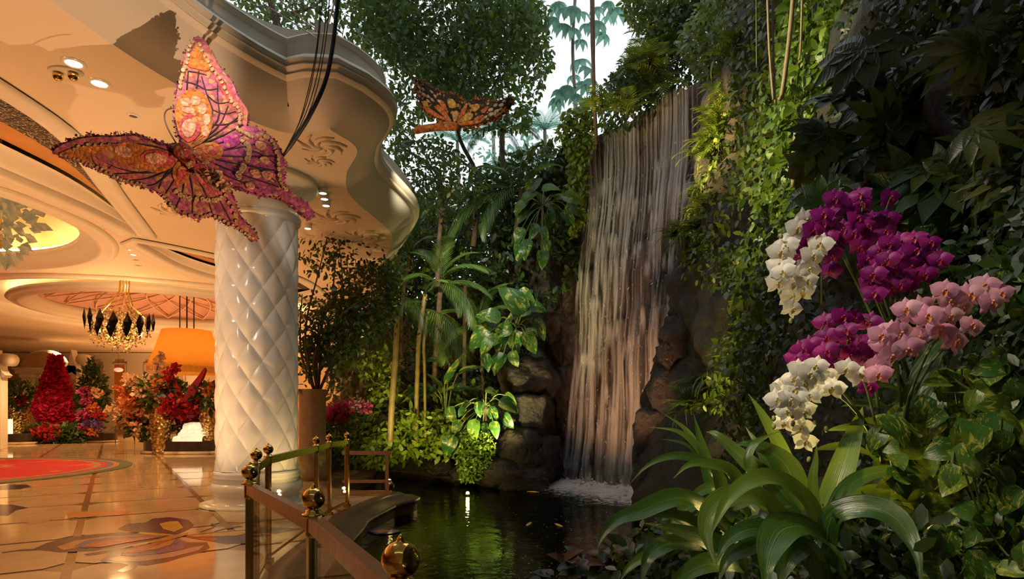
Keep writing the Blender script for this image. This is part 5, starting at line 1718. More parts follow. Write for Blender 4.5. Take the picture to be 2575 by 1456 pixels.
# ------------------------------------------------------------------ falling water
def fallwater_mat(name, dens, col):
    t = NT(name)
    tc = t.n('ShaderNodeTexCoord')
    v = tc.outputs['UV']
    mp = t.n('ShaderNodeMapping'); mp.inputs['Scale'].default_value = (46, 1.1, 1); t.l(v, mp.inputs[0])
    n1 = t.noise(1.0, 6, 0.62, mp.outputs[0], 0.25)
    mp2 = t.n('ShaderNodeMapping'); mp2.inputs['Scale'].default_value = (9, 1.6, 1); t.l(v, mp2.inputs[0])
    n2 = t.noise(1.0, 4, 0.6, mp2.outputs[0], 0.3)
    f = t.math('MULTIPLY', t.ramp(n1, [(0.38, 0.0), (0.72, 1.0)]), t.ramp(n2, [(0.36, 0.12), (0.66, 1.0)]))
    f = t.math('MULTIPLY', f, dens, True)
    tr = t.n('ShaderNodeBsdfTransparent')
    t.base(col)
    t.p(Roughness=0.25)
    tl = t.n('ShaderNodeBsdfTranslucent'); tl.inputs[0].default_value = (*col, 1)
    m1 = t.n('ShaderNodeMixShader'); m1.inputs[0].default_value = 0.3
    t.l(t.b.outputs[0], m1.inputs[1]); t.l(tl.outputs[0], m1.inputs[2])
    mx = t.n('ShaderNodeMixShader')
    t.l(f, mx.inputs[0]); t.l(tr.outputs[0], mx.inputs[1]); t.l(m1.outputs[0], mx.inputs[2])
    t.l(mx.outputs[0], t.out.inputs[0])
    return t.m
M_sheet = fallwater_mat('thin falling water', 0.34, (0.72, 0.72, 0.74))
def strand_mat():
    t = NT('white water strand')
    tc = t.n('ShaderNodeTexCoord')
    sx = t.n('ShaderNodeSeparateXYZ'); t.l(tc.outputs['UV'], sx.inputs[0])
    e = t.math('SUBTRACT', 1.0, t.math('ABSOLUTE', t.math('SUBTRACT', t.math('MULTIPLY', sx.outputs[0], 2.0), 1.0)))
    f = t.math('MULTIPLY', t.math('POWER', e, 1.3), t.math('SINE', t.math('MULTIPLY', sx.outputs[1], PI)))
    f = t.math('MULTIPLY', f, 0.44, True)
    t.base((0.80, 0.80, 0.83)); t.p(Roughness=0.3)
    tl = t.n('ShaderNodeBsdfTranslucent'); tl.inputs[0].default_value = (0.8, 0.8, 0.83, 1)
    m1 = t.n('ShaderNodeMixShader'); m1.inputs[0].default_value = 0.35
    t.l(t.b.outputs[0], m1.inputs[1]); t.l(tl.outputs[0], m1.inputs[2])
    tr = t.n('ShaderNodeBsdfTransparent'); mx = t.n('ShaderNodeMixShader')
    t.l(f, mx.inputs[0]); t.l(tr.outputs[0], mx.inputs[1]); t.l(m1.outputs[0], mx.inputs[2]); t.l(mx.outputs[0], t.out.inputs[0])
    return t.m
M_strand = strand_mat()
M_drop = simple('water drop', (0.7, 0.7, 0.72), None, rough=0.2)
fall = thing('waterfall', 'tall veil of water falling down the stepped rock into the pool', 'waterfall', (2.2, 13.9, WZ))
def uleft(z):
    return float(np.interp(z, [-0.3, 2.0, 2.2, 3.2, 5.0, ZT], [0.06, 0.05, 0.09, 0.12, 0.13, 0.085]))
nu, nv = 90, 170
V = np.zeros((nu, nv, 3)); UV = np.zeros((nu, nv, 2))
zl = [ZT + 0.02 - (ZT + 0.34) * j / (nv - 1) for j in range(nv)]
for i in range(nu):
    un = i / (nu - 1)
    L_ = fall_line(0.09 + 0.97 * un, zl, 0.04)
    for j in range(nv):
        sh = (uleft(zl[j]) - 0.09) * (1 - un)
        V[i, j] = L_[j]
        V[i, j, :2] += (FB1 - FB0) * sh
        UV[i, j] = (0.09 + 0.97 * un, 4.0 - j / (nv - 1) * 4.0)
me = grid_mesh('water_sheet', V, M_sheet, True)
uvl = me.uv_layers.new(name='UVMap')
li = np.zeros(len(me.loops), dtype=np.int32); me.loops.foreach_get('vertex_index', li)
uvl.data.foreach_set('uv', UV.reshape(-1, 2)[li].astype(np.float32).ravel())
put('water_sheet', me, fall)
SV, SQ, SUV = [], [], []
ALONG = np.array([(FB1 - FB0)[0], (FB1 - FB0)[1], 0]); ALONG = ALONG / np.linalg.norm(ALONG)
def strand(u, z0, z1, w, ex):
    k = max(8, int((z0 - z1) / 0.12))
    pts = fall_line(u, [z0 + (z1 - z0) * j / k for j in range(k + 1)], ex, True)
    b0 = len(SV)
    for j, p in enumerate(pts):
        t = j / k
        ww = w * (0.6 + 0.9 * t)
        for s_ in (0, 0.5, 1):
            SV.append(p + ALONG * ww * (2 * s_ - 1) + np.array([FN[0], FN[1], 0]) * (0.015 if s_ == 0.5 else 0)); SUV.append((s_, 0.06 + 0.94 * t if z0 >= ZT else t))
    for j in range(k):
        for s_ in (0, 1):
            a_ = b0 + j * 3 + s_
            SQ.append((a_, a_ + 1, a_ + 4, a_ + 3))
def wet(u, z):
    return noise.noise(Vector((u * 7.0, z * 0.12, 2.0))) + 0.6 * noise.noise(Vector((u * 17.0, z * 0.25, 5.0)))
cnt = 0
while cnt < 105:
    u = uleft(8) + (1.02 - uleft(8)) * random.random()
    if wet(u, 8) < random.uniform(-0.35, 0.35): continue
    strand(u, ZT + 0.02, ZT - random.uniform(1.2, 5.0), random.uniform(0.012, 0.05), random.uniform(0.05, 0.10)); cnt += 1
for i in range(34):
    strand(random.uniform(0.30, 0.62), ZT + 0.02, ZT - random.uniform(1.0, 5.5), random.uniform(0.010, 0.035), random.uniform(0.05, 0.10))
for i in range(46):
    strand(random.uniform(0.60, 1.0), ZT + 0.02, ZT - random.uniform(1.5, 5.0), random.uniform(0.012, 0.05), random.uniform(0.05, 0.10))
cnt = 0
while cnt < 170:
    z0 = random.uniform(0.9, 8.0)
    u = uleft(z0) + (1.02 - uleft(z0)) * random.random()
    if wet(u, z0) < random.uniform(-0.2, 0.5): continue
    strand(u, z0, max(-0.3, z0 - random.uniform(0.9, 3.6)), random.uniform(0.012, 0.08), random.uniform(0.04, 0.09)); cnt += 1
for i in range(75):
    z0 = random.uniform(1.2, 4.5)
    u = uleft(z0) + (1.02 - uleft(z0)) * random.random()
    strand(u, z0, -0.3, random.uniform(0.03, 0.12), random.uniform(0.05, 0.12))
for b_ in range(12):
    zs, ex = LEDGES[b_]
    for z in zs[1:-1]:
        for _ in range(5):
            u = (b_ - 2 + random.uniform(0.0, 1.0)) / 9.0
            if u < uleft(z) or u > 1.0: continue
            strand(u, z + 0.06, z - random.uniform(0.25, 0.7), random.uniform(0.03, 0.11), random.uniform(0.05, 0.09))
me = np_mesh('water_strands', np.array(SV), np.array(SQ), M_strand, True)
uvl = me.uv_layers.new(name='UVMap')
li = np.zeros(len(me.loops), dtype=np.int32); me.loops.foreach_get('vertex_index', li)
uvl.data.foreach_set('uv', np.array(SUV, dtype=np.float32)[li].ravel())
o = put('water_strands', me, fall); o['kind'] = 'stuff'
# spray along ledges
spl = (np.array([[0, 0, 0], [0.5, 0.5, 0], [0, 1, 0], [-0.5, 0.5, 0]], float), np.array([[0, 1, 2, 3]]))
n = 900
zz = RNG.uniform(-0.2, 7.5, n) ** 1.0
T_ = []
for z in zz:
    u = uleft(z) + (1.0 - uleft(z)) * RNG.uniform()
    p = fall_pt(u, z, RNG.uniform(0.05, 0.2), True); T_.append((p[0], p[1], z))
mass('spray_drops', spl, np.array(T_), RNG.normal(size=(n, 3)) * 0.3 + [0, 0, -1], RNG.normal(size=(n, 3)), np.stack([RNG.uniform(0.006, 0.014, n), RNG.uniform(0.02, 0.10, n), np.ones(n) * 0.01], -1), M_drop, fall)
# churned foam at the foot
def foam_mat():
    t = NT('churned white foam')
    v = t.mapping((1, 1, 1))
    tc = t.n('ShaderNodeTexCoord')
    sx = t.n('ShaderNodeSeparateXYZ'); t.l(tc.outputs['UV'], sx.inputs[0])
    n1 = t.noise(7.0, 6, 0.7, v, 0.6)
    f = t.math('MULTIPLY', t.math('SUBTRACT', 1.0, sx.outputs[0]), 1.25)
    f = t.math('ADD', f, t.math('MULTIPLY', t.math('SUBTRACT', n1, 0.5), 1.9))
    f = t.ramp(f, [(0.35, 0.0), (0.85, 0.92)])
    t.base((0.78, 0.74, 0.72)); t.p(Roughness=0.5)
    t.bump(n1, 0.8, 0.06)
    tr = t.n('ShaderNodeBsdfTransparent'); mx = t.n('ShaderNodeMixShader')
    t.l(f, mx.inputs[0]); t.l(tr.outputs[0], mx.inputs[1]); t.l(t.b.outputs[0], mx.inputs[2]); t.l(mx.outputs[0], t.out.inputs[0])
    return t.m
nu, nv = 80, 26
V = np.zeros((nu, nv, 3)); UV = np.zeros((nu, nv, 2))
for i in range(nu):
    u = 0.03 + 1.0 * i / (nu - 1)
    p = np.array(fall_pt(u, -0.25, 0.0, True))
    for j in range(nv):
        t = j / (nv - 1)
        q = p[:2] + FN * (0.02 + t * (2.3 + 0.5 * noise.noise(Vector((u * 5, 0, 0)))))
        V[i, j] = (q[0], q[1], WZ + 0.012 + 0.17 * math.exp(-(t * 5.0) ** 1.4) * (0.75 + 0.5 * fbm((q[0], q[1], 0), 2.5, 3, 4)) + 0.03 * (1 - t) * fbm((q[0], q[1], 1), 3.0, 3, 2))
        UV[i, j] = (t, u)
me = grid_mesh('foam', V, foam_mat(), True)
uvl = me.uv_layers.new(name='UVMap')
li = np.zeros(len(me.loops), dtype=np.int32); me.loops.foreach_get('vertex_index', li)
uvl.data.foreach_set('uv', UV.reshape(-1, 2)[li].astype(np.float32).ravel())
fo = put('foam', me)
tag(fo, 'white churning foam where the waterfall meets the pool', 'foam', kind='stuff')
n = 900
us = RNG.uniform(0.02, 1.0, n)
T_ = []
for u in us:
    p = fall_pt(u, -0.25, 0.0, True); e = abs(RNG.normal()) * 0.22
    T_.append((p[0] + FN[0] * e, p[1] + FN[1] * e, WZ + 0.02 + abs(RNG.normal()) * 0.09 * math.exp(-e * 3)))
puffq = (np.array([[0, 0, 0], [0.6, 0.5, 0.2], [0, 1, 0.1], [-0.6, 0.5, -0.2]], float), np.array([[0, 1, 2, 3]]))
o = mass('foam_spray', puffq, np.array(T_), RNG.normal(size=(n, 3)) + [0, 0, 0.6], RNG.normal(size=(n, 3)), RNG.uniform(0.03, 0.10, n), simple('foam spray', (0.75, 0.71, 0.70), None, rough=0.7))
tag(o, 'white spray leaping up along the foot of the waterfall', 'spray', kind='stuff')
# flecks drifting on the pool
n = 260
q = sample_poly([(1010, 1456), (960, 1380), (1000, 1290), (1100, 1240), (1250, 1250), (1420, 1270), (1620, 1290), (1700, 1456)], n)
q = q[q[:, 1] > 1226]
T_ = np.array([G(x, y, WZ + 0.006) for x, y in q]); n = len(T_)
a = RNG.uniform(0, 2 * PI, n)
o = mass('foam_flecks', spl, T_, np.stack([np.cos(a), np.sin(a), np.zeros(n)], -1), np.tile([0, 0, 1.0], (n, 1)), RNG.uniform(0.010, 0.035, n), simple('foam fleck', (0.4, 0.4, 0.38), None, rough=0.6))
tag(o, 'tiny pale foam flecks drifting on the dark pool', 'foam', kind='stuff')
# fish
M_koi = simple('golden koi', (0.75, 0.42, 0.06), (0.80, 0.55, 0.12), 6, 0.4)
for k, (x, y, rot, lab) in enumerate(((1500, 1262, 0.4, 'golden carp under the foam'), (1330, 1322, 2.9, 'golden carp in the middle of the dark pool'), (1405, 1325, 0.3, 'golden carp right of the middle carp'), (1340, 1240, 1.2, 'golden carp near the dark boulders'))):
    c = G(x, y, WZ - 0.03)
    m = MB(); m.sphere((0, 0, 0), 0.11, 10, 8, (0.42, 2.0, 0.4)); m.add([(0, -0.2, 0), (0.09, -0.34, 0.02), (0, -0.29, 0.03), (-0.09, -0.34, 0.02)], [(0, 1, 2), (0, 2, 3)])
    o = put('carp', m.mesh('carp', M_koi, True)); o.location = c; o.rotation_euler = (0, 0, rot)
    tag(o, lab + ' water', 'fish')
c = G(965, 1337, WZ + 0.01)
o = thing('lily_mosaic', 'small coloured butterfly-shaped raft floating near the railing', 'ornament', tuple(c))
for pts, mt in (([(925, 1336), (945, 1328), (985, 1330), (1008, 1336), (985, 1342), (945, 1343)], S_blu), ([(935, 1336), (960, 1331), (985, 1336), (955, 1341)], S_ora)):
    m = MB(); m.poly([G(x, y, WZ + 0.012 + 0.004 * (mt is S_ora)) for x, y in pts], 0.008, nrm=Vector((0, 0, 1))); m.build('panel', mt, o)
# ------------------------------------------------------------------ leaf shapes
def shape_w(kind, t):
    if kind == 'heart':
        return (math.sin(PI * min(1, t * 1.0) ** 0.55) ** 0.75) if t < 1 else 0.0
    if kind == 'ovate':
        return math.sin(PI * t ** 0.8) ** 0.9
    if kind == 'lance':
        return math.sin(PI * t ** 0.62) * (1 - 0.25 * t)
    return 1.0
def blade(name, L, W, mat, kind='ovate', n=9, droop=0.7, fold=0.25, wave=0.0, lobes=0, m=4):
    """one leaf growing along +y from the origin, face up"""
    vs, fs = [], []
    y = z = 0.0
    for i in range(n + 1):
        t = i / n
        a = -droop * t
        if i:
            y += math.cos(a) * L / n; z += math.sin(a) * L / n
        w = W / 2 * max(0.0, shape_w(kind, t))
        for j in range(m + 1):
            s = (j / m) * 2 - 1
            wv = wave * math.sin(t * 17 + s) * abs(s) * W
            yy = y - (0.16 * L * abs(s) ** 1.5 * max(0, 1 - t * 2.6) if kind == 'heart' else 0)
            vs.append((s * w, yy, z - 0.0 + fold * abs(s) * w + wv))
    for i in range(n):
        for j in range(m):
            fs.append((i * (m + 1) + j, i * (m + 1) + j + 1, (i + 1) * (m + 1) + j + 1, (i + 1) * (m + 1) + j))
    b = MB(); b.add(vs, fs)
    return b.mesh(name, mat, True)

def palmate(name, R, mat, lobes=8, spread=2.35, wid=0.17, cut=0.32, droop=0.5):
    """fan leaf with deep fingers, centre at origin, middle finger along +y"""
    b = MB()
    for k in range(lobes):
        a = -spread + 2 * spread * k / (lobes - 1)
        L = R * (1.0 - 0.30 * abs(a) / spread) * random.uniform(0.92, 1.05)
        n = 7
        vs = []
        for i in range(n + 1):
            t = i / n
            w = R * wid * (0.35 + 1.0 * math.sin(PI * (0.12 + 0.88 * t) ** 0.95)) * (1 if t > 0.02 else 0.6) * (1 - t ** 6)
            r = L * t * math.cos(droop * t * 0.6)
            z = -L * droop * 0.5 * t * t
            for s in (-1, 0, 1):
                lx, ly = s * w, r
                vs.append((lx * math.cos(a) + ly * math.sin(a), -lx * math.sin(a) + ly * math.cos(a), z + 0.12 * abs(s) * w - 0.02 * R * (1 - abs(s)) * t))
        b.add(vs, [(i * 3 + j, i * 3 + j + 1, (i + 1) * 3 + j + 1, (i + 1) * 3 + j) for i in range(n) for j in range(2)])
    return b.mesh(name, mat, True)

def frond(name, L, mat, pairs=24, leaf=0.42, wid=0.022, droop=1.2, splay=0.9, stemr=0.012, sag=0.5):
    """feather leaf: curved midrib with narrow leaflets on both sides"""
    b = MB()
    pts = []
    y = z = 0.0
    n = pairs
    for i in range(n + 1):
        a = 0.55 - droop * 1.35 * (i / n)
        if i:
            y += math.cos(a) * L / n; z += math.sin(a) * L / n
        pts.append(Vector((0, y, z)))
    b.tube(pts[::2] if n % 2 == 0 else pts, [stemr * (1 - 0.8 * i / max(1, len(pts[::2]) - 1)) for i in range(len(pts[::2] if n % 2 == 0 else pts))], 5)
    for i in range(2, n + 1):
        t = i / n
        l_ = leaf * L * math.sin(PI * (0.10 + 0.86 * t)) ** 0.7 * random.uniform(0.9, 1.08)
        d = (pts[i] - pts[i - 1]).normalized()
        for s in (-1, 1):
            ang = splay * (1 - 0.45 * t)
            dir_ = (Vector((s, 0, 0)) * math.sin(ang) + d * math.cos(ang)).normalized()
            dn = Vector((0, 0, -1))
            p0 = pts[i]
            p1 = p0 + dir_ * l_ * 0.5 + dn * l_ * 0.08 * sag * 2
            p2 = p0 + dir_ * l_ * 0.92 + dn * l_ * 0.42 * sag
            wv = d * wid * L * 0.5
            up = Vector((0, 0, 0.004))
            b.add([p0 - wv * 0.5, p0 + wv * 0.5, p1 + wv, p1 - wv, p2 + wv * 0.1, p2 - wv * 0.1], [(0, 1, 2, 3), (3, 2, 4, 5)])
    return b.mesh(name, mat, True)

# greens
def strap_mat():
    """glossy strap leaf: fine lengthwise ribs, some yellow-green streaks"""
    t = NT('strap leaf green')
    oi = t.n('ShaderNodeObjectInfo')
    tc = t.n('ShaderNodeTexCoord')
    mp = t.n('ShaderNodeMapping'); mp.inputs['Scale'].default_value = (26, 1.2, 1); t.l(tc.outputs['UV'], mp.inputs[0])
    ad = t.n('ShaderNodeVectorMath', operation='ADD'); cx = t.n('ShaderNodeCombineXYZ')
    t.l(t.math('MULTIPLY', oi.outputs['Random'], 50.0), cx.inputs[1]); t.l(mp.outputs[0], ad.inputs[0]); t.l(cx.outputs[0], ad.inputs[1])
    rib = t.noise(1.0, 3, 0.5, ad.outputs[0])
    col = t.ramp(oi.outputs['Random'], [(0.0, (0.020, 0.070, 0.014)), (0.6, (0.045, 0.12, 0.016)), (1.0, (0.11, 0.19, 0.02))])
    col = t.mix(t.ramp(rib, [(0.5, 0.0), (0.8, 0.5)]), col, (0.16, 0.20, 0.03))
    sx = t.n('ShaderNodeSeparateXYZ'); t.l(tc.outputs['UV'], sx.inputs[0])
    mid = t.ramp(t.math('ABSOLUTE', t.math('SUBTRACT', sx.outputs[0], 0.5)), [(0.0, 0.7), (0.03, 0.0)])
    col = t.mix(mid, col, (0.16, 0.22, 0.06))
    t.base(col); t.p(Roughness=0.24)
    t.bump(rib, 0.35, 0.006)
    tr = t.n('ShaderNodeBsdfTranslucent'); mx = t.n('ShaderNodeMixShader'); mx.inputs[0].default_value = 0.18
    t.l(t.mix(0.5, col, (0.35, 0.42, 0.05)), tr.inputs[0])
    t.l(t.b.outputs[0], mx.inputs[1]); t.l(tr.outputs[0], mx.inputs[2]); t.l(mx.outputs[0], t.out.inputs[0])
    return t.m
L_strap = strap_mat()
L_poth = leafmat('pothos leaf', (0.022, 0.075, 0.012), (0.055, 0.13, 0.018), (0.11, 0.17, 0.02), 0.33, 0.18, variegated=(0.32, 0.32, 0.05))
L_phil = leafmat('philodendron leaf', (0.012, 0.060, 0.018), (0.03, 0.10, 0.022), (0.07, 0.14, 0.02), 0.24, 0.15, variegated=(0.26, 0.28, 0.04), bump=0.4)
L_fats = leafmat('fatsia leaf', (0.009, 0.032, 0.009), (0.02, 0.055, 0.012), (0.045, 0.08, 0.015), 0.3, 0.15, bump=0.3)
L_rhap = leafmat('lady palm leaf', (0.035, 0.06, 0.012), (0.075, 0.09, 0.018), (0.11, 0.11, 0.025), 0.35, 0.2)
L_vine = leafmat('hanging vine leaf', (0.06, 0.13, 0.012), (0.12, 0.21, 0.02), (0.20, 0.27, 0.02), 0.35, 0.3)
L_fern = leafmat('fern frond', (0.035, 0.085, 0.010), (0.09, 0.14, 0.012), (0.17, 0.18, 0.02), 0.42, 0.25, bump=0)
L_palm = leafmat('palm frond', (0.025, 0.075, 0.020), (0.06, 0.12, 0.025), (0.10, 0.15, 0.02), 0.35, 0.22, bump=0)
L_tree = leafmat('tree leaf', (0.014, 0.05, 0.014), (0.035, 0.085, 0.018), (0.075, 0.12, 0.02), 0.35, 0.3)
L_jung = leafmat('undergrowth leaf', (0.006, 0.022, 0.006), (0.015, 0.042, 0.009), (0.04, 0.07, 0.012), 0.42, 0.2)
L_teal = leafmat('leaf with painted skylight', (0.10, 0.24, 0.18), (0.16, 0.32, 0.24), (0.25, 0.40, 0.28), 0.45, 0.45, tcol=(0.35, 0.6, 0.45))  # sky light is put into this pale teal colour
L_lime = leafmat('lime leaf', (0.11, 0.19, 0.015), (0.19, 0.27, 0.025), (0.28, 0.34, 0.03), 0.4, 0.3)
L_ficus = leafmat('ficus leaf', (0.012, 0.038, 0.008), (0.028, 0.065, 0.012), (0.06, 0.10, 0.014), 0.32, 0.2)
L_cal = leafmat('dark red leaf', (0.05, 0.012, 0.010), (0.10, 0.022, 0.016), (0.05, 0.06, 0.02), 0.4, 0.15)
M_bark = simple('brown bark', (0.055, 0.032, 0.018), (0.11, 0.07, 0.04), 12, 0.8, bump=0.5)
M_cane = simple('palm cane', (0.11, 0.085, 0.03), (0.20, 0.14, 0.05), 5, 0.5, bump=0.3)
M_stem = simple('green stem', (0.05, 0.09, 0.02), (0.10, 0.12, 0.03), 8, 0.5)
M_vinestem = simple('pale aerial root', (0.20, 0.15, 0.11), (0.30, 0.23, 0.17), 9, 0.7)

# ------------------------------------------------------------------ foreground strap-leaf plants, leaf by leaf
def strap(root, path, wpx, d0, d1, name='leaf', lbl=None):
    """long arching leaf through photo points; depth runs from d0 at the crown to d1 at the tip"""
    k = len(path)
    ds = [d0 + (d1 - d0) * (i / (k - 1)) for i in range(k)]
    C_ = [Vector(p) for p in spline([tuple(P(x, y, d)) for (x, y), d in zip(path, ds)], 22)]
    W = wpx * (d0 + d1) / 2 / F / 2
    vs, fs = [], []
    n = len(C_)
    view = Vector((0, 0, EYE))
    prev = None
    for i, c in enumerate(C_):
        t = i / (n - 1)
        tan = (C_[min(i + 1, n - 1)] - C_[max(i - 1, 0)]).normalized()
        # blades turn their upper face outwards and upwards
        up = (Vector((0, 0, 1)) * 0.55 + (view - c).normalized() * 0.85)
        sx = tan.cross(up)
        if sx.length < 1e-3: sx = prev or Vector((1, 0, 0))
        sx.normalize()
        if prev is not None and sx.dot(prev) < 0: sx = -sx
        prev = sx
        nr = sx.cross(tan).normalized()
        w = W * (0.40 + 0.75 * math.sin(PI * min(1, 0.14 + 0.74 * t))) * (1 - t ** 2.6)
        w = max(w, 0.0012)
        for s in (-1, -0.55, 0, 0.55, 1):
            vs.append(c + sx * (s * w) + nr * (0.22 * w * abs(s) ** 1.3 + 0.04 * w * math.sin(t * 14 + s * 2)))
    for i in range(n - 1):
        for j in range(4):
            fs.append((i * 5 + j, i * 5 + j + 1, (i + 1) * 5 + j + 1, (i + 1) * 5 + j))
    b = MB(); b.add(vs, fs)
    me = b.mesh(name, L_strap, True)
    uvl = me.uv_layers.new(name='UVMap')
    sv = (0.0, 0.22, 0.5, 0.78, 1.0)
    li = np.zeros(len(me.loops), dtype=np.int32); me.loops.foreach_get('vertex_index', li)
    uvl.data.foreach_set('uv', np.array([(sv[i % 5], i // 5 / (n - 1)) for i in li], dtype=np.float32).ravel())
    return put(name, me, root)

crown = P(2078, 1395, 2.45)
s1 = thing('strap_leaf_plant', 'large plant with broad arching strap leaves in the right foreground', 'plant', (crown.x, crown.y, crown.z - 0.25))
for pth, w, d0, d1 in (
    ([(2069, 1345), (2036, 1267), (1982, 1217), (1929, 1200), (1875, 1217), (1832, 1254), (1805, 1304), (1785, 1352)], 52, 2.4, 2.1),
    ([(2040, 1390), (1962, 1304), (1915, 1254), (1849, 1247), (1798, 1271), (1775, 1321), (1782, 1371), (1800, 1418)], 66, 2.45, 2.05),
    ([(2072, 1350), (2016, 1324), (1969, 1331), (1942, 1371), (1929, 1420), (1922, 1500)], 92, 2.35, 1.95),
    ([(2076, 1400), (2089, 1304), (2149, 1277), (2209, 1281), (2256, 1307), (2289, 1354), (2309, 1404), (2318, 1490)], 66, 2.4, 2.05),
    ([(2076, 1380), (2085, 1290), (2105, 1220), (2132, 1137), (2158, 1060), (2169, 1023)], 64, 2.5, 2.75),
    ([(2062, 1330), (2049, 1264), (2044, 1204), (2051, 1157), (2054, 1112)], 24, 2.4, 2.45),
    ([(2076, 1360), (2102, 1271), (2142, 1217), (2199, 1190), (2266, 1184), (2333, 1190), (2393, 1212)], 40, 2.45, 2.6),
    ([(2060, 1360), (2030, 1280), (1999, 1220), (1976, 1170), (1932, 1134), (1882, 1117), (1840, 1118)], 62, 2.55, 2.7),
    ([(2040, 1330), (1960, 1230), (1900, 1180), (1855, 1140), (1800, 1092), (1776, 1086)], 46, 2.6, 2.9),
    ([(1880, 1180), (1880, 1150), (1897, 1117), (1924, 1100), (1964, 1084)], 20, 2.6, 2.65),
    ([(2060, 1380), (2000, 1300), (1950, 1200), (1905, 1120), (1875, 1073)], 38, 2.6, 2.85),
    ([(2070, 1350), (2010, 1240), (1960, 1120), (1915, 1040), (1882, 990)], 36, 2.75, 2.95),
    ([(2076, 1440), (2116, 1384), (2183, 1367), (2250, 1371), (2300, 1392)], 46, 2.4, 2.5),
    ([(2076, 1480), (2032, 1381), (1992, 1397), (1969, 1440), (1960, 1490)], 56, 2.35, 2.2),
    ([(2070, 1470), (2050, 1400), (2075, 1390), (2110, 1420), (2130, 1470)], 60, 2.4, 2.3),
    ([(2080, 1470), (2150, 1425), (2230, 1400), (2300, 1420), (2360, 1470)], 50, 2.45, 2.5),
    ([(2080, 1420), (2130, 1300), (2190, 1240), (2260, 1250), (2330, 1330)], 50, 2.6, 2.75),
    ([(2085, 1370), (2112, 1298), (2160, 1285), (2095, 1345), (2076, 1362)][:3], 40, 2.4, 2.3),
    ([(2060, 1440), (1990, 1360), (1900, 1330), (1830, 1360), (1800, 1420)], 58, 2.55, 2.3),
):
    strap(s1, pth, w, d0, d1)
b = MB(); b.tube([crown + Vector((0, 0, -0.6)), crown + Vector((0, 0, 0.02))], [0.05, 0.035], 10); b.build('stem', M_stem, s1, True)
crown2 = P(1840, 1340, 2.9)
s2 = thing('strap_leaf_plant', 'smaller strap-leaf plant spreading left over the pool edge', 'plant', (crown2.x, crown2.y, crown2.z - 0.2))
for pth, w, d0, d1 in (
    ([(1835, 1320), (1821, 1257), (1801, 1190), (1751, 1157), (1694, 1147), (1634, 1167), (1587, 1212)], 34, 2.9, 2.7),
    ([(1860, 1330), (1868, 1247), (1834, 1184), (1778, 1167), (1731, 1170), (1694, 1202)], 38, 2.85, 2.65),
    ([(1820, 1300), (1790, 1220), (1774, 1157), (1758, 1097), (1744, 1040)], 32, 2.95, 3.1),
    ([(1815, 1290), (1785, 1200), (1758, 1137), (1724, 1080), (1661, 1035)], 24, 2.95, 3.2),
    ([(1815, 1280), (1780, 1170), (1748, 1117), (1701, 1084), (1634, 1074)], 22, 3.0, 3.1),
    ([(1812, 1290), (1780, 1190), (1751, 1137), (1718, 1114), (1665, 1104)], 20, 3.0, 3.1),
    ([(1830, 1330), (1768, 1275), (1718, 1252), (1667, 1261), (1601, 1291), (1554, 1307), (1517, 1344), (1500, 1386)], 56, 2.85, 2.45),
    ([(1840, 1360), (1768, 1331), (1718, 1307), (1667, 1294), (1605, 1303)], 48, 2.85, 2.6),
    ([(1880, 1430), (1851, 1404), (1784, 1364), (1701, 1334), (1618, 1315)], 64, 2.7, 2.5),
    ([(1760, 1372), (1694, 1366), (1661, 1377), (1627, 1411), (1610, 1480)], 52, 2.6, 2.35),
    ([(1860, 1425), (1821, 1417), (1768, 1421), (1711, 1454), (1690, 1490)], 60, 2.6, 2.4),
    ([(1950, 1350), (1901, 1371), (1834, 1404), (1804, 1470)], 46, 2.5, 2.3),
    ([(1680, 1380), (1620, 1400), (1580, 1430), (1560, 1460)], 26, 2.6, 2.5),
    ([(1850, 1370), (1800, 1290), (1740, 1270), (1690, 1330), (1660, 1380)], 40, 2.95, 2.75),
    ([(1850, 1370), (1830, 1270), (1790, 1230), (1745, 1250), (1720, 1300)], 38, 3.0, 2.85),
    ([(1850, 1390), (1880, 1300), (1900, 1240), (1885, 1180), (1850, 1150)], 40, 3.0, 3.1),
):
    strap(s2, pth, w, d0, d1)
b = MB(); b.tube([crown2 + Vector((0, 0, -0.6)), crown2], [0.04, 0.03], 10); b.build('stem', M_stem, s2, True)

wall_cover_late = [('ground_cover', 'dark ground cover on the soil beneath the strap leaves', [(1540, 1360), (1700, 1290), (1900, 1260), (2200, 1260), (2400, 1330), (2400, 1490), (1540, 1490)], 1500, 3.25)]
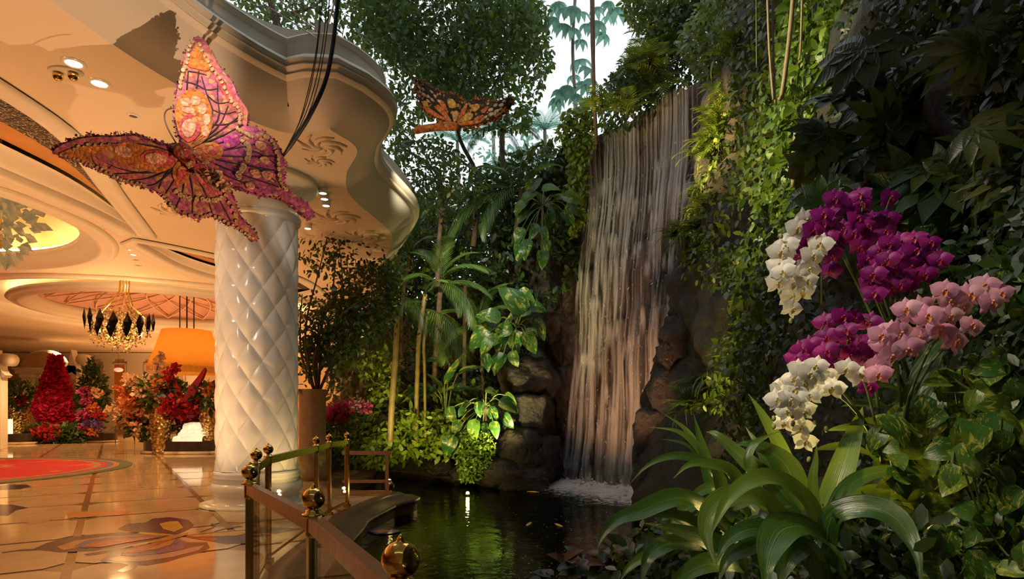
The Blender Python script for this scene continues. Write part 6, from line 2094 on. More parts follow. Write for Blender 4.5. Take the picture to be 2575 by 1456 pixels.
# ------------------------------------------------------------------ orchids
def orchid_mats(name, a, b_, c, lipc):
    pm = leafmat(name + ' tepals', a, b_, c, 0.5, 0.3, tcol=b_, bump=0.1)
    lm = simple(name + ' lip', lipc[0], lipc[1], 30, 0.45)
    return pm, lm
O_mag = orchid_mats('magenta orchid', (0.20, 0.004, 0.16), (0.30, 0.010, 0.22), (0.40, 0.02, 0.24), ((0.45, 0.03, 0.05), (0.25, 0.01, 0.06)))
O_pink = orchid_mats('pink orchid', (0.62, 0.26, 0.44), (0.72, 0.36, 0.52), (0.78, 0.46, 0.58), ((0.72, 0.26, 0.08), (0.65, 0.18, 0.12)))
O_whi = orchid_mats('white orchid', (0.80, 0.78, 0.73), (0.85, 0.83, 0.78), (0.87, 0.85, 0.81), ((0.62, 0.42, 0.08), (0.70, 0.60, 0.30)))
def orchid_meshes(mats, nm):
    pm, lm = mats
    b = MB()
    def tepal(ang, L, W, tilt, lift):
        n = 6; vs = []
        for i in range(n + 1):
            t = i / n
            w = W / 2 * (math.sin(PI * (0.06 + 0.90 * t) ** 0.85) ** 0.7)
            for s in (-1, -0.5, 0, 0.5, 1):
                lx = s * w; ly = L * t + 0.02 - 0.10 * L * t * abs(s) ** 2
                z = lift + tilt * (t ** 1.6) * L - 0.34 * w * abs(s) ** 2 + 0.03 * L * math.sin(t * 6 + s * 3)
                vs.append((lx * math.cos(ang) + ly * math.sin(ang), -lx * math.sin(ang) + ly * math.cos(ang), z))
        b.add(vs, [(i * 5 + j, i * 5 + j + 1, (i + 1) * 5 + j + 1, (i + 1) * 5 + j) for i in range(n) for j in range(4)])
    for a, L, W in ((0, 0.44, 0.30), (2.35, 0.45, 0.28), (-2.35, 0.45, 0.28)):
        tepal(a, L, W, -0.22, -0.05)
    for a in (1.30, -1.30):
        tepal(a, 0.50, 0.54, -0.06, 0.03)
    me = b.mesh('orchid_flower', pm, True)
    b = MB()
    b.sphere((0, 0.03, 0.09), 0.05, 8, 6, (0.8, 0.9, 1.2))
    b.add([(0, -0.02, 0.06), (0.09, -0.09, 0.13), (0.06, -0.17, 0.10), (0, -0.25, 0.06), (-0.06, -0.17, 0.10), (-0.09, -0.09, 0.13), (0, -0.10, 0.03)], [(0, 6, 1), (1, 6, 2), (2, 6, 3), (3, 6, 4), (4, 6, 5), (5, 6, 0)])
    b.sphere((0.07, -0.05, 0.10), 0.035, 6, 5, (1, 1.4, 0.8)); b.sphere((-0.07, -0.05, 0.10), 0.035, 6, 5, (1, 1.4, 0.8))
    return me, b.mesh('lip', lm, True)
OM = {k: orchid_meshes(v, k) for k, v in (('mag', O_mag), ('pink', O_pink), ('white', O_whi))}
bud_m = MB(); bud_m.sphere((0, 0.5, 0), 0.5, 8, 6, (0.62, 1, 0.62))
bud_me = bud_m.mesh('bud', simple('green bud', (0.22, 0.26, 0.06), (0.30, 0.30, 0.10), 20, 0.5), True)
L_orch = leafmat('orchid base leaf', (0.014, 0.045, 0.010), (0.03, 0.07, 0.014), None, 0.35, 0.1)
orch_leaf = blade('leaf', 1.0, 0.30, L_orch, 'ovate', 9, 0.8, 0.25)
def orchid(kind, lab, flowers, d, size, spikes, base, k=2.994, ox=1715, oy=400, buds=(), seed=1):
    rs = random.Random(seed)
    bp = P(*base)
    o = thing('orchid', lab, 'orchid', tuple(bp))
    me, lip = OM[kind]
    for spk in spikes:
        pts = [bp] + [P(ox + x / k, oy + y / k, d + 0.06) for x, y in spk]
        m = MB(); m.tube(spline([tuple(p) for p in pts], 20), [0.007 - 0.004 * i / 19 for i in range(20)], 6); m.build('stem', M_stem, o, True)
    for (x, y) in flowers:
        dd = d + rs.uniform(-0.07, 0.07)
        c = P(ox + x / k, oy + y / k, dd)
        face = Vector((rs.uniform(-0.75, 0.35), -1.0, rs.uniform(-0.35, 0.25))).normalized()
        up = Vector((rs.uniform(-0.35, 0.35), 0, 1))
        up = (up - face * up.dot(face)).normalized()
        s = size * rs.uniform(0.88, 1.12) * dd / F
        f = inst('flower', me, frame(c, up, face, s), o)
        sub('lip', lip, f)
    for (x, y) in buds:
        inst('bud', bud_me, frame(P(ox + x / k, oy + y / k, d), (rs.uniform(-0.4, 0.4), -0.3, -1), (0, -1, 0.2), 0.03), o)
    for a in (-1, 0.1, 1.1):
        inst('leaf', orch_leaf, frame(bp + Vector((0, 0, 0.02)), (math.sin(a), -0.5 + 0.3 * math.cos(a), 0.55), (0, -0.5, 1), 0.34), o)
    return o
orchid('white', 'white orchid sprays hanging left of the upper magenta orchids',
       [(930, 460), (870, 520), (780, 660), (770, 750), (760, 850), (825, 600), (1040, 640), (980, 730), (950, 830), (940, 915), (830, 945), (820, 1030), (905, 1000), (830, 1125), (725, 930), (745, 700), (735, 800), (880, 880)],
       2.95, 66, [[(1300, 900), (1100, 600), (930, 450), (800, 620), (740, 850), (720, 940)], [(1300, 900), (1180, 640), (1040, 620), (950, 830), (830, 1040), (830, 1180)]], (2290, 1010, 3.1), buds=((820, 1195), (735, 560), (740, 980)), seed=2)
orchid('mag', 'topmost magenta orchid with arching sprays above the white one',
       [(1150, 300), (1340, 270), (1230, 360), (1060, 420), (1130, 420), (990, 540), (940, 620), (910, 690), (960, 660), (1215, 530), (1200, 590), (1320, 450), (1430, 450), (1390, 510), (1360, 610), (1340, 660), (1150, 650), (1130, 730), (1120, 840), (1570, 290), (1550, 450), (1530, 550), (1350, 340), (1080, 480), (1000, 470), (1180, 320), (1290, 560), (1100, 590), (900, 730)],
       3.0, 62, [[(1400, 900), (1350, 500), (1340, 280), (1060, 420), (910, 690)], [(1420, 900), (1400, 600), (1230, 480), (1130, 730), (1120, 850)], [(1450, 800), (1500, 500), (1570, 280)]], (2300, 980, 3.15), seed=3)
orchid('mag', 'full round magenta orchid cluster on the right above the pink one',
       [(1490, 690), (1390, 760), (1650, 620), (1800, 640), (1760, 690), (1870, 630), (1900, 750), (1600, 840), (1660, 740), (1720, 810), (1660, 880), (1830, 870), (1570, 970), (1440, 870), (1640, 950), (1710, 930), (1450, 1010), (1540, 900), (1420, 940), (1550, 760), (1750, 600), (1940, 760), (1560, 640), (1800, 780), (1500, 800)],
       2.75, 66, [[(1600, 1200), (1650, 800), (1700, 640), (1850, 680), (1900, 780)], [(1580, 1200), (1560, 850), (1490, 700), (1430, 850), (1440, 1010)]], (2270, 1060, 2.95), seed=4)
orchid('mag', 'lower magenta orchid between the white and the pink orchids',
       [(1210, 1190), (1410, 1230), (1080, 1230), (1090, 1345), (970, 1400), (1240, 1290), (1250, 1360), (1400, 1380), (950, 1478), (1090, 1450), (860, 1500), (1120, 1560), (1260, 1470), (1385, 1490), (1400, 1710), (910, 1440), (1300, 1200), (1430, 1420), (1360, 1480), (890, 1540), (1030, 1500)],
       2.85, 64, [[(1480, 1900), (1450, 1400), (1410, 1220), (1210, 1180), (1080, 1240), (900, 1500)], [(1480, 1900), (1420, 1500), (1330, 1330), (1240, 1300), (1260, 1480)]], (2230, 1120, 3.0), seed=5)
orchid('pink', 'pale pink orchid sprays arching across the right side',
       [(2010, 1070), (2170, 1020), (2330, 1080), (2280, 950), (1720, 1180), (1820, 1110), (1580, 1290), (1950, 1290), (2180, 1250), (2020, 1180), (1780, 1340), (1700, 1430), (1530, 1390), (1480, 1565), (1570, 1480), (1600, 1420), (2060, 1370), (2400, 1010), (1980, 990), (1690, 1130), (1640, 1310), (1480, 1620), (1850, 1180), (2110, 1120), (1500, 1330)],
       2.5, 76, [[(1700, 1900), (1900, 1500), (2200, 1250), (2330, 1080), (2010, 1070), (1800, 1130)], [(1680, 1900), (1850, 1450), (1950, 1300), (1720, 1200), (1540, 1400), (1480, 1620)]], (2290, 1110, 2.75), seed=6)
orchid('white', 'lower white orchid cascading over the strap leaves',
       [(930, 540), (840, 520), (1010, 420), (890, 440), (780, 560), (720, 670), (790, 760), (920, 760), (900, 880), (930, 990), (770, 850), (1130, 590), (1040, 560), (900, 610), (960, 480), (870, 680), (1240, 440), (1340, 490), (740, 610), (850, 600), (1000, 500), (960, 640), (1090, 500), (810, 680)],
       2.65, 68, [[(1500, 1100), (1350, 800), (1150, 560), (960, 460), (780, 560), (700, 720)], [(1500, 1100), (1300, 750), (1050, 580), (900, 650), (920, 800), (940, 1080)], [(1500, 1100), (1420, 700), (1340, 500), (1180, 440)]], (2210, 1170, 2.8), oy=780, buds=((690, 790), (690, 850), (840, 830), (1080, 870), (960, 1100), (840, 770), (1000, 830)), seed=7)

# ------------------------------------------------------------------ pothos on the right bank
poth = [blade('leaf', 1.0, 0.74 + 0.06 * i, L_poth, 'heart', 9, 0.55 + 0.2 * i, 0.22 - 0.05 * i, 0.02) for i in range(3)]
wallx = lambda d: float(np.interp(d, [-3, 0.2, 2.0, 3.4, 4.8, 6.4, 8.0, 9.6, 11.0], [2.0, 2.0, 2.1, 2.25, 2.42, 2.58, 2.62, 2.42, 2.35]))
def pothos(lab, poly, n, dr, size, seed):
    rs = random.Random(seed)
    q = sample_poly(poly, n)
    c = P(float(q[:, 0].mean()), float(q[:, 1].max()), sum(dr) / 2)
    o = thing('pothos', lab, 'pothos', tuple(c))
    pts = []
    for (x, y) in q:
        d = rs.uniform(*dr)
        p = P(x, y, d)
        pts.append(p)
        dirv = Vector((rs.uniform(-0.9, 0.7), rs.uniform(-0.6, 0.1), rs.uniform(-1.0, 0.15)))
        nrm = Vector((rs.uniform(-0.7, 0.1), -0.9, rs.uniform(0.1, 1.0)))
        inst('leaf', rs.choice(poth), frame(p, dirv, nrm, size * rs.uniform(0.65, 1.2)), o)
    pts.sort(key=lambda p: p.x + p.z * 0.4)
    for k in range(0, len(pts) - 3, 3):
        a, b_, c_ = pts[k], pts[k + 1], pts[k + 2]
        if (a - b_).length < 0.5 and (b_ - c_).length < 0.5:
            m = MB(); m.tube(spline([tuple(a), tuple(b_ + Vector((0, 0.03, -0.02))), tuple(c_)], 8), 0.004, 5); m.build('stem', M_stem, o)
pothos('pothos with golden-splashed leaves right below the pink orchid', [(2330, 960), (2450, 900), (2600, 860), (2600, 1040), (2440, 1060), (2300, 1030)], 46, (2.4, 2.75), 0.12, 1)
pothos('dense pothos trailing down the right picture edge', [(2420, 1040), (2600, 1020), (2600, 1300), (2440, 1300), (2380, 1180)], 62, (2.2, 2.6), 0.125, 2)
pothos('pothos tangle right of the tallest strap leaf', [(2190, 1050), (2300, 1000), (2430, 1050), (2420, 1300), (2300, 1290), (2200, 1190)], 60, (2.5, 2.95), 0.125, 3)
pothos('dark pothos in the lower right corner', [(2280, 1290), (2600, 1290), (2600, 1480), (2330, 1480)], 56, (2.15, 2.6), 0.115, 4)
pothos('pothos leaves at the right edge beside the pink orchid', [(2520, 640), (2600, 600), (2600, 800), (2540, 820)], 14, (2.65, 2.95), 0.15, 5)

# ------------------------------------------------------------------ fan-leaved shrubs in the dark upper right
random.seed(21)
fats = [palmate('fan_leaf', 1.0, L_fats, 8, 2.2, 0.15, 0.3, 0.4), palmate('fan_leaf', 1.0, L_fats, 9, 2.4, 0.12, 0.3, 0.6)]
rhap = [palmate('fan_leaf', 1.0, L_rhap, 7, 1.5, 0.085, 0.1, 0.55), palmate('fan_leaf', 1.0, L_rhap, 8, 1.7, 0.075, 0.1, 0.75)]
def fan_shrub(name, cat, lab, poly, n, dr, size, meshes, seed, face=(-0.55, -0.8, 0.35)):
    rs = random.Random(seed)
    q = sample_poly(poly, n)
    c = P(float(q[:, 0].mean()), float(q[:, 1].max()), dr[1])
    o = thing(name, lab, cat, tuple(c))
    for (x, y) in q:
        d = rs.uniform(*dr)
        p = P(x, y, d)
        dirv = Vector((rs.uniform(-1.0, 0.5), rs.uniform(-0.6, 0.0), rs.uniform(-0.9, 0.5)))
        nrm = Vector(face) + Vector((rs.uniform(-0.4, 0.4), rs.uniform(-0.3, 0.3), rs.uniform(-0.3, 0.6)))
        inst('fan_leaf', rs.choice(meshes), frame(p, dirv, nrm, size * rs.uniform(0.7, 1.15)), o)
        m = MB(); e = p + Vector((rs.uniform(0.1, 0.5), rs.uniform(0.2, 0.6), rs.uniform(-0.5, -0.1)))
        m.tube(spline([tuple(p), tuple(p.lerp(e, 0.5) + Vector((0, 0, 0.05))), tuple(e)], 7), 0.006, 5); m.build('petiole', M_stem, o)
    return o
fan_shrub('fatsia', 'shrub', 'dark fatsia shrub with glossy fan leaves at mid right', [(2110, 130), (2300, 60), (2420, 200), (2400, 420), (2200, 430), (2090, 330)], 20, (3.9, 4.6), 0.36, fats, 1)
fan_shrub('fatsia', 'shrub', 'glossy fatsia directly above the magenta orchids', [(2050, 330), (2260, 300), (2300, 460), (2180, 520), (2040, 500)], 15, (3.7, 4.3), 0.32, fats, 2)
fan_shrub('fatsia', 'shrub', 'shadowed fatsia right of the round magenta cluster', [(2290, 430), (2480, 380), (2560, 560), (2500, 700), (2380, 640), (2280, 560)], 20, (3.2, 3.8), 0.30, fats, 3)
fan_shrub('lady_palm', 'palm', 'olive lady palm fans in the upper right corner', [(2440, 0), (2600, -40), (2600, 200), (2480, 240), (2400, 120)], 13, (3.0, 3.5), 0.34, rhap, 4)
fan_shrub('lady_palm', 'palm', 'olive lady palm fans below the corner at right edge', [(2480, 220), (2600, 200), (2600, 520), (2500, 480), (2440, 330)], 15, (2.9, 3.4), 0.34, rhap, 5)
fan_shrub('fatsia', 'shrub', 'blue-sheened fatsia sprig beside the white orchid top', [(2040, 470), (2110, 455), (2110, 530), (2050, 560)], 5, (3.3, 3.6), 0.19, fats, 6)

# foliage that clothes the right wall
def wall_cover(name, lab, poly, n, dfun, mat, size, nrm=(-0.8, -0.5, 0.4), clump=0.0, cat='foliage', hang=0.7, tm=LEAF):
    q = sample_poly(poly, n)
    d = np.array([dfun(x, y) for x, y in q]) + RNG.normal(size=n) * 0.12
    T_ = PX(q[:, 0], q[:, 1], d)
    if clump:
        kf = clump_filter(T_, 1.1, clump - 0.25, 2.0); T_ = T_[kf]
    k = len(T_)
    D_ = RNG.normal(size=(k, 3)) * 0.6 + np.array([-0.3, -0.2, -hang])
    N_ = RNG.normal(size=(k, 3)) * 0.45 + np.array(nrm)
    o = mass(name, tm, T_, D_, N_, RNG.uniform(0.6, 1.3, k) * size, mat)
    return tag(o, lab, cat, kind='stuff')
def wall_d(x, y):
    """depth at which the right wall is met under pixel x, y"""
    for d in np.arange(12.0, 1.5, -0.1):
        z = EYE + (HY - y) * d / F
        if (x - CX) * d / F < wallx(d) + 0.16 * max(0, z) - 0.05:
            return d - 0.1
    return 2.2
_wd = {}
def wd(x, y):
    k = (round(x / 25), round(y / 40))
    if k not in _wd: _wd[k] = wall_d(k[0] * 25, k[1] * 40)
    return _wd[k]
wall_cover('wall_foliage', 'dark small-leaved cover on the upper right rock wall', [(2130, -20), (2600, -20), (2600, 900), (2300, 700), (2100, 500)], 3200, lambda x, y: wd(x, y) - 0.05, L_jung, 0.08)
wall_cover('wall_foliage', 'nearly black leaves added to darken the rock beside the vine curtain', [(2090, -20), (2420, -20), (2330, 180), (2150, 330), (2090, 300)], 1500, lambda x, y: wd(x, y) - 0.4, L_jung, 0.09)  # dark leaf layer stands in for shade on the rock
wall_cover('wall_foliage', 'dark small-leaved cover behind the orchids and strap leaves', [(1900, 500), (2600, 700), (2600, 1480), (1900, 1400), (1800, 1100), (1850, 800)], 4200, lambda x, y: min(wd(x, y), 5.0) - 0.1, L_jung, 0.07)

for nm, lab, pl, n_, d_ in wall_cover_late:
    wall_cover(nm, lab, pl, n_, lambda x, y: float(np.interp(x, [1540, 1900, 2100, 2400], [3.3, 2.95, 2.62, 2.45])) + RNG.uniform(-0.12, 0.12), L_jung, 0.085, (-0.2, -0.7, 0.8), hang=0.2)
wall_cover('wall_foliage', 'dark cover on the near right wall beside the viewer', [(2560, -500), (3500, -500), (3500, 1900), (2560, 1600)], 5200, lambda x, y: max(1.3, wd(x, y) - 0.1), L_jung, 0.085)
# ------------------------------------------------------------------ hanging vine curtain
vine_leaf = blade('leaf', 1.0, 0.8, L_vine, 'heart', 5, 0.4, 0.2, 0.0, 0, 2)
vines = []
for k in range(26):
    u = k / 25
    xt = 1985 + 145 * u + random.uniform(-8, 8)
    xm = 1925 + 170 * u + random.uniform(-12, 12)
    xb = 1830 + 140 * u + random.uniform(-12, 12)
    yb = random.choice((860, 940, 1010, 1060)) if u < 0.75 else random.choice((430, 520, 620))
    vines.append([(xt, -60), ((xt + xm) / 2 + 12, 220), (xm, 450), ((xm + xb) / 2, 680), (xb, yb)] if yb > 700 else [(xt, -60), ((xt + xm) / 2 + 10, 200), (xm, yb)])
big_left = 300
v_lab = ['first', 'second', 'third', 'fourth', 'fifth', 'sixth', 'seventh', 'eighth', 'ninth', 'tenth', 'eleventh', 'twelfth', 'thirteenth', 'fourteenth', 'fifteenth', 'sixteenth', 'seventeenth', 'eighteenth', 'nineteenth', 'twentieth', 'twenty-first', 'twenty-second', 'twenty-third', 'twenty-fourth', 'twenty-fifth', 'last']
for k, vp in enumerate(vines):
    dd = 7.2 - 1.2 * (k / 25)
    path = [Vector(P(x, y, dd - 0.25 + 0.00025 * y)) for x, y in vp]
    o = thing('hanging_vine', 'bright green hanging vine, %s from the fall in the curtain' % v_lab[k], 'vine', tuple(path[-1]), 'vines of the bright green curtain')
    ln = 26 if len(vp) > 3 else 16
    sp_ = spline([tuple(p) for p in path], ln)
    m = MB(); m.tube(sp_, 0.006, 5); m.build('stem', M_stem, o)
    n = 105 if len(vp) > 3 else 60
    u = RNG.uniform(0, ln - 1.001, n); i0 = u.astype(int); fr_ = (u - i0)[:, None]
    S_ = np.array(sp_)
    T_ = S_[i0] * (1 - fr_) + S_[i0 + 1] * fr_ + RNG.normal(size=(n, 3)) * [0.07, 0.07, 0.03]
    D_ = RNG.normal(size=(n, 3)) * 0.55 + [-0.25, -0.3, -0.7]
    N_ = RNG.normal(size=(n, 3)) * 0.35 + [-0.45, -0.8, 0.45]
    sz = RNG.uniform(0.055, 0.125, n)
    nb = 12
    order = np.argsort(-sz)
    for j in order[:nb]:
        if big_left > 0:
            inst('leaf', vine_leaf, frame(Vector(T_[j]), Vector(D_[j]), Vector(N_[j]), float(sz[j]) * 1.15), o); big_left -= 1
    rest = order[nb:]
    mass('leaves', LEAF, T_[rest], D_[rest], N_[rest], sz[rest] * 1.15, L_vine, o)
# pale lianas hanging free in front of the wall
for k, (pts, r, d, lab) in enumerate((
    ([(1930, -20), (1935, 120), (1945, 250)], 0.014, 6.5, 'thin pale liana left of the vine curtain'),
    ([(1942, -20), (1945, 130), (1950, 260)], 0.012, 6.5, 'second thin pale liana close beside the first'),
    ([(1996, -20), (1985, 100), (1968, 230), (1960, 250)], 0.024, 6.4, 'thick pale liana curving into the vine curtain'),
    ([(2018, -20), (2014, 110), (2010, 150)], 0.012, 6.3, 'short thin liana at the top of the curtain'),
    ([(1902, -20), (1903, 170)], 0.008, 6.6, 'thin yellow-green liana left of the pale lianas'),
    ([(2002, 330), (1998, 400), (1995, 470)], 0.024, 6.2, 'dark bare stem showing through the vine curtain'),
    ([(2095, 400), (2094, 520), (2090, 600)], 0.006, 6.2, 'very thin runner below the curtain near the orchids'))):
    m = MB(); m.tube(spline([tuple(P(x, y, d)) for x, y in pts], 12), r, 7)
    tag(m.build('liana', M_vinestem if k != 4 else M_stem, None, True), lab, 'liana')
m = MB(); m.tube(spline([tuple(P(x, y, 14.6)) for x, y in ((1489, -30), (1491, 120), (1494, 240), (1499, 345), (1498, 362))], 14), [0.055] * 4 + [0.045] * 10, 8)
tag(m.build('liana', M_bark, None, True), 'long dark hanging root at the left end of the fall lip', 'liana')

# ------------------------------------------------------------------ ferns and grasses on the rocks
_U = ['first', 'second', 'third', 'fourth', 'fifth', 'sixth', 'seventh', 'eighth', 'ninth', 'tenth', 'eleventh', 'twelfth', 'thirteenth', 'fourteenth', 'fifteenth', 'sixteenth', 'seventeenth', 'eighteenth', 'nineteenth']
def ordinal(i):
    if i < 19: return _U[i]
    t, u = divmod(i + 1, 10)
    tens = {2: ('twentieth', 'twenty'), 3: ('thirtieth', 'thirty'), 4: ('fortieth', 'forty'), 5: ('fiftieth', 'fifty'), 6: ('sixtieth', 'sixty'), 7: ('seventieth', 'seventy')}[t]
    return tens[0] if u == 0 else tens[1] + '-' + _U[u - 1]
random.seed(5)
fern_me = [frond('frond', 1.0, L_fern, 14, 0.30, 0.05, 1.25, 1.15, 0.012, 0.3) for _ in range(2)]
grass_me = [blade('frond', 1.0, 0.075, L_fern, 'lance', 7, 1.9, 0.2, 0, 0, 2)]
def tuft(name, lab, px, py, d, size, n, meshes, seed, out=(-0.75, -0.55, 0.45), group=None):
    rs = random.Random(seed)
    c = P(px, py, d)
    o = thing(name, lab, name.split('_')[0], tuple(c), group)
    for k in range(n):
        dirv = Vector(out) * 0.7 + Vector((rs.uniform(-1, 1), rs.uniform(-0.8, 0.6), rs.uniform(-0.35, 1.0)))
        inst('frond', rs.choice(meshes), frame(c + Vector((rs.uniform(-0.08, 0.08), rs.uniform(-0.05, 0.05), rs.uniform(-0.06, 0.06))), dirv, Vector((0, 0, 1)) + Vector(out) * 0.3, size * rs.uniform(0.65, 1.15)), o)
ledge = []
for poly, n, d0 in (([(1800, 290), (1860, 240), (1900, 420), (1880, 620), (1800, 700), (1750, 640), (1760, 480)], 26, 10.3), ([(1700, 560), (1790, 500), (1830, 700), (1790, 740), (1700, 690)], 14, 10.7), ([(1810, 130), (1920, 130), (1960, 380), (1880, 430), (1800, 400), (1795, 230)], 26, 10.0), ([(1760, 960), (1880, 820), (1960, 1100), (1850, 1090), (1700, 1050)], 16, 9.6)):
    for (x, y) in sample_poly(poly, n):
        ledge.append((float(x), float(y), d0 + random.uniform(-0.3, 0.2)))
ledge.sort(key=lambda q: q[1])
_ng = _nf = 0
for k, (x, y, d) in enumerate(ledge):
    if k % 3 == 2:
        _ng += 1
        tuft('grass_tuft', 'arching grass tuft right of the waterfall, %s tuft from the top' % ordinal(_ng - 1), x, y, d - 0.35, 0.55, 20, grass_me, 50 + k, group='grass tufts right of the fall')
    else:
        _nf += 1
        tuft('fern_tuft', 'yellow-lit fern on rocks right of the waterfall, %s fern from the top' % ordinal(_nf - 1), x, y, d - 0.35, 0.56, 14, fern_me, 90 + k, group='ferns right of the fall')
wall_cover('wall_foliage', 'small mossy leaves on the rocks right of the waterfall', [(1800, 230), (1900, 180), (2000, 400), (1960, 800), (1880, 1100), (1720, 1080), (1800, 850), (1830, 740), (1690, 680), (1760, 450)], 2000, lambda x, y: min(10.4, wd(x, y) - 0.45), L_fern, 0.11, clump=0.12)
wall_cover('wall_foliage', 'leafy cover between the fern rocks and the vine curtain', [(1850, 600), (1960, 500), (1990, 800), (1930, 1100), (1760, 1110), (1820, 900)], 1300, lambda x, y: min(8.6, wd(x, y) - 0.45), L_vine, 0.10, clump=0.2)
wall_cover('wall_foliage', 'dense green cover between the lianas and the fern rocks', [(1800, -20), (2000, -20), (1990, 250), (1930, 520), (1860, 500), (1840, 250)], 1500, lambda x, y: min(10.0, wd(x, y) - 0.5), L_fern, 0.12)
# shrubs and ferns on the cliff above the fall
top_poly = [(1500, 250), (1560, 150), (1640, 110), (1690, 20), (1720, -20), (1990, -20), (1960, 160), (1850, 170), (1700, 250), (1600, 310), (1520, 345)]
for k, (x, y) in enumerate(sorted(sample_poly(top_poly, 34).tolist())):
    tuft('fern_tuft', 'arching fern on the cliff above the waterfall lip, %s from the left' % ordinal(k), float(x), float(y), 14.4 + random.uniform(-0.8, 1.2), 0.85, 10, fern_me, 300 + k, (-0.5, -0.7, 0.3), 'ferns above the fall lip')
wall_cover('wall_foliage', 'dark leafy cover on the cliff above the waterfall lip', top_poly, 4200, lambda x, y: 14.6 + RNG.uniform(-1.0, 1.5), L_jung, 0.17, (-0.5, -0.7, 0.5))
wall_cover('wall_foliage', 'yellow-green leafy cover at the top right of the fall', [(1700, 100), (1780, -20), (1960, -20), (1930, 130), (1860, 180), (1760, 200)], 1800, lambda x, y: 12.6 + RNG.uniform(-0.8, 0.8), L_fern, 0.15, (-0.5, -0.7, 0.5))
# yellow vine left of the fall lip
vl = [(1420, 280), (1490, 250), (1500, 340), (1478, 420), (1470, 560), (1440, 600), (1425, 520), (1435, 400), (1400, 340)]
wall_cover('ivy', 'bright yellow-green ivy falling left of the waterfall lip', vl, 1500, lambda x, y: 15.3, L_lime, 0.15, (-0.5, -0.8, 0.4), cat='ivy')

# ------------------------------------------------------------------ big-leaved climbers
phil = [blade('leaf', 1.0, 0.62 + 0.1 * i, L_phil, 'heart', 10, 0.7 + 0.25 * i, 0.3, 0.02) for i in range(2)]
def philodendron(lab, base, leaves, d, seed, k=2.994, ox=700, oy=400):
    rs = random.Random(seed)
    bp = P(ox + base[0] / k, oy + base[1] / k, d + 0.2)
    o = thing('philodendron', lab, 'philodendron', tuple(bp))
    for (x0, y0, x1, y1) in leaves:
        dd = d + rs.uniform(-0.35, 0.25)
        a, t_ = P(ox + x0 / k, oy + y0 / k, dd), P(ox + x1 / k, oy + y1 / k, dd - 0.12)
        L = (t_ - a).length
        nrm = Vector((rs.uniform(-0.4, 0.2), -0.85, rs.uniform(0.2, 0.75)))
        inst('leaf', rs.choice(phil), frame(a, t_ - a, nrm, L * 1.08), o)
        m = MB(); m.tube(spline([tuple(bp), tuple(bp.lerp(a, 0.55) + Vector((0, -0.05, 0.12))), tuple(a)], 9), 0.012, 6); m.build('petiole', M_stem, o)
    m = MB(); m.tube([bp + Vector((0, 0.1, -0.9)), bp + Vector((0, 0, 0.2))], [0.04, 0.03], 8); m.build('stem', M_bark, o)
philodendron('glossy philodendron with splashed leaves halfway up the dark rock', (1790, 1270), [(1820, 1140, 1700, 910), (1650, 1200, 1490, 1130), (1640, 1210, 1450, 1260), (1740, 1270, 1610, 1320), (1880, 1140, 1720, 1170), (1830, 990, 1920, 1060), (1900, 1110, 2020, 1120), (1790, 1310, 1770, 1460), (1860, 1330, 1950, 1450), (1930, 1220, 2020, 1340), (1600, 1360, 1520, 1460), (1690, 1340, 1640, 1460), (1590, 1300, 1420, 1400), (1870, 1290, 1960, 1300), (1760, 1460, 1790, 1560), (1690, 1480, 1590, 1600), (1560, 1480, 1580, 1590)], 15.0, 1)
philodendron('large philodendron high on the rock left of the waterfall', (1990, 350), [(1880, 230, 1980, 130), (2000, 230, 2120, 180), (2160, 280, 2300, 310), (2030, 420, 2070, 520), (2150, 400, 2230, 490), (1920, 260, 1800, 320), (1940, 500, 1900, 590), (1990, 520, 2020, 600), (1880, 620, 1840, 740), (1880, 400, 1790, 450), (2020, 620, 2000, 710), (1990, 700, 1990, 810), (1830, 530, 1780, 620), (1830, 640, 1800, 750), (2190, 370, 2300, 400), (2090, 290, 2180, 270), (1850, 330, 1770, 390)], 14.9, 2)
philodendron('splashed philodendron low on the bank beside the boulders', (1560, 720 + 1138), [(1400, 740 + 1138, 1350, 790 + 1138), (1290, 740 + 1138, 1310, 850 + 1138), (1520, 700 + 1138, 1500, 800 + 1138), (1600, 740 + 1138, 1640, 850 + 1138), (1680, 690 + 1138, 1820, 740 + 1138), (1710, 640 + 1138, 1790, 700 + 1138), (1480, 840 + 1138, 1450, 980 + 1138), (1360, 840 + 1138, 1310, 930 + 1138), (1620, 850 + 1138, 1650, 960 + 1138), (1700, 790 + 1138, 1760, 890 + 1138), (1570, 600 + 1138, 1640, 610 + 1138), (1310, 960 + 1138, 1240, 1100 + 1138), (1360, 960 + 1138, 1330, 1060 + 1138), (1540, 860 + 1138, 1590, 940 + 1138), (1430, 690 + 1138, 1370, 720 + 1138)], 14.3, 3)
# banana-like upright leaves behind it
lance_me = blade('leaf', 1.0, 0.27, L_phil, 'lance', 12, 0.9, 0.3)
lance_up = blade('leaf', 1.0, 0.24, L_phil, 'lance', 12, 0.25, 0.3)
bp = P(1120, 1015, 15.2)
o = thing('banana_plant', 'plant with long pointed upright leaves behind the lit shrubs', 'plant', tuple(bp))
for (x0, y0, x1, y1, me_) in ((1250, 560, 1380, 320, lance_up), (1240, 580, 1115, 460, lance_up), (1290, 400, 1050, 400, lance_me), (1200, 600, 905, 700, lance_me), (1350, 480, 1560, 440, lance_me), (1270, 600, 1480, 620, lance_me), (1180, 620, 1000, 560, lance_me)):
    a, t_ = P(700 + x0 / 2.994, 780 + y0 / 2.994, 15.2), P(700 + x1 / 2.994, 780 + y1 / 2.994, 15.0)
    inst('leaf', me_, frame(a, (t_ - a) + Vector((0, 0, 0.0 if me_ is lance_up else 0.3)), (0.1, -0.7, 0.7), (t_ - a).length * 1.1), o)
    m = MB(); m.tube([bp + Vector((0, 0, -0.5)), bp.lerp(a, 0.5), a], 0.015, 6); m.build('petiole', M_stem, o)

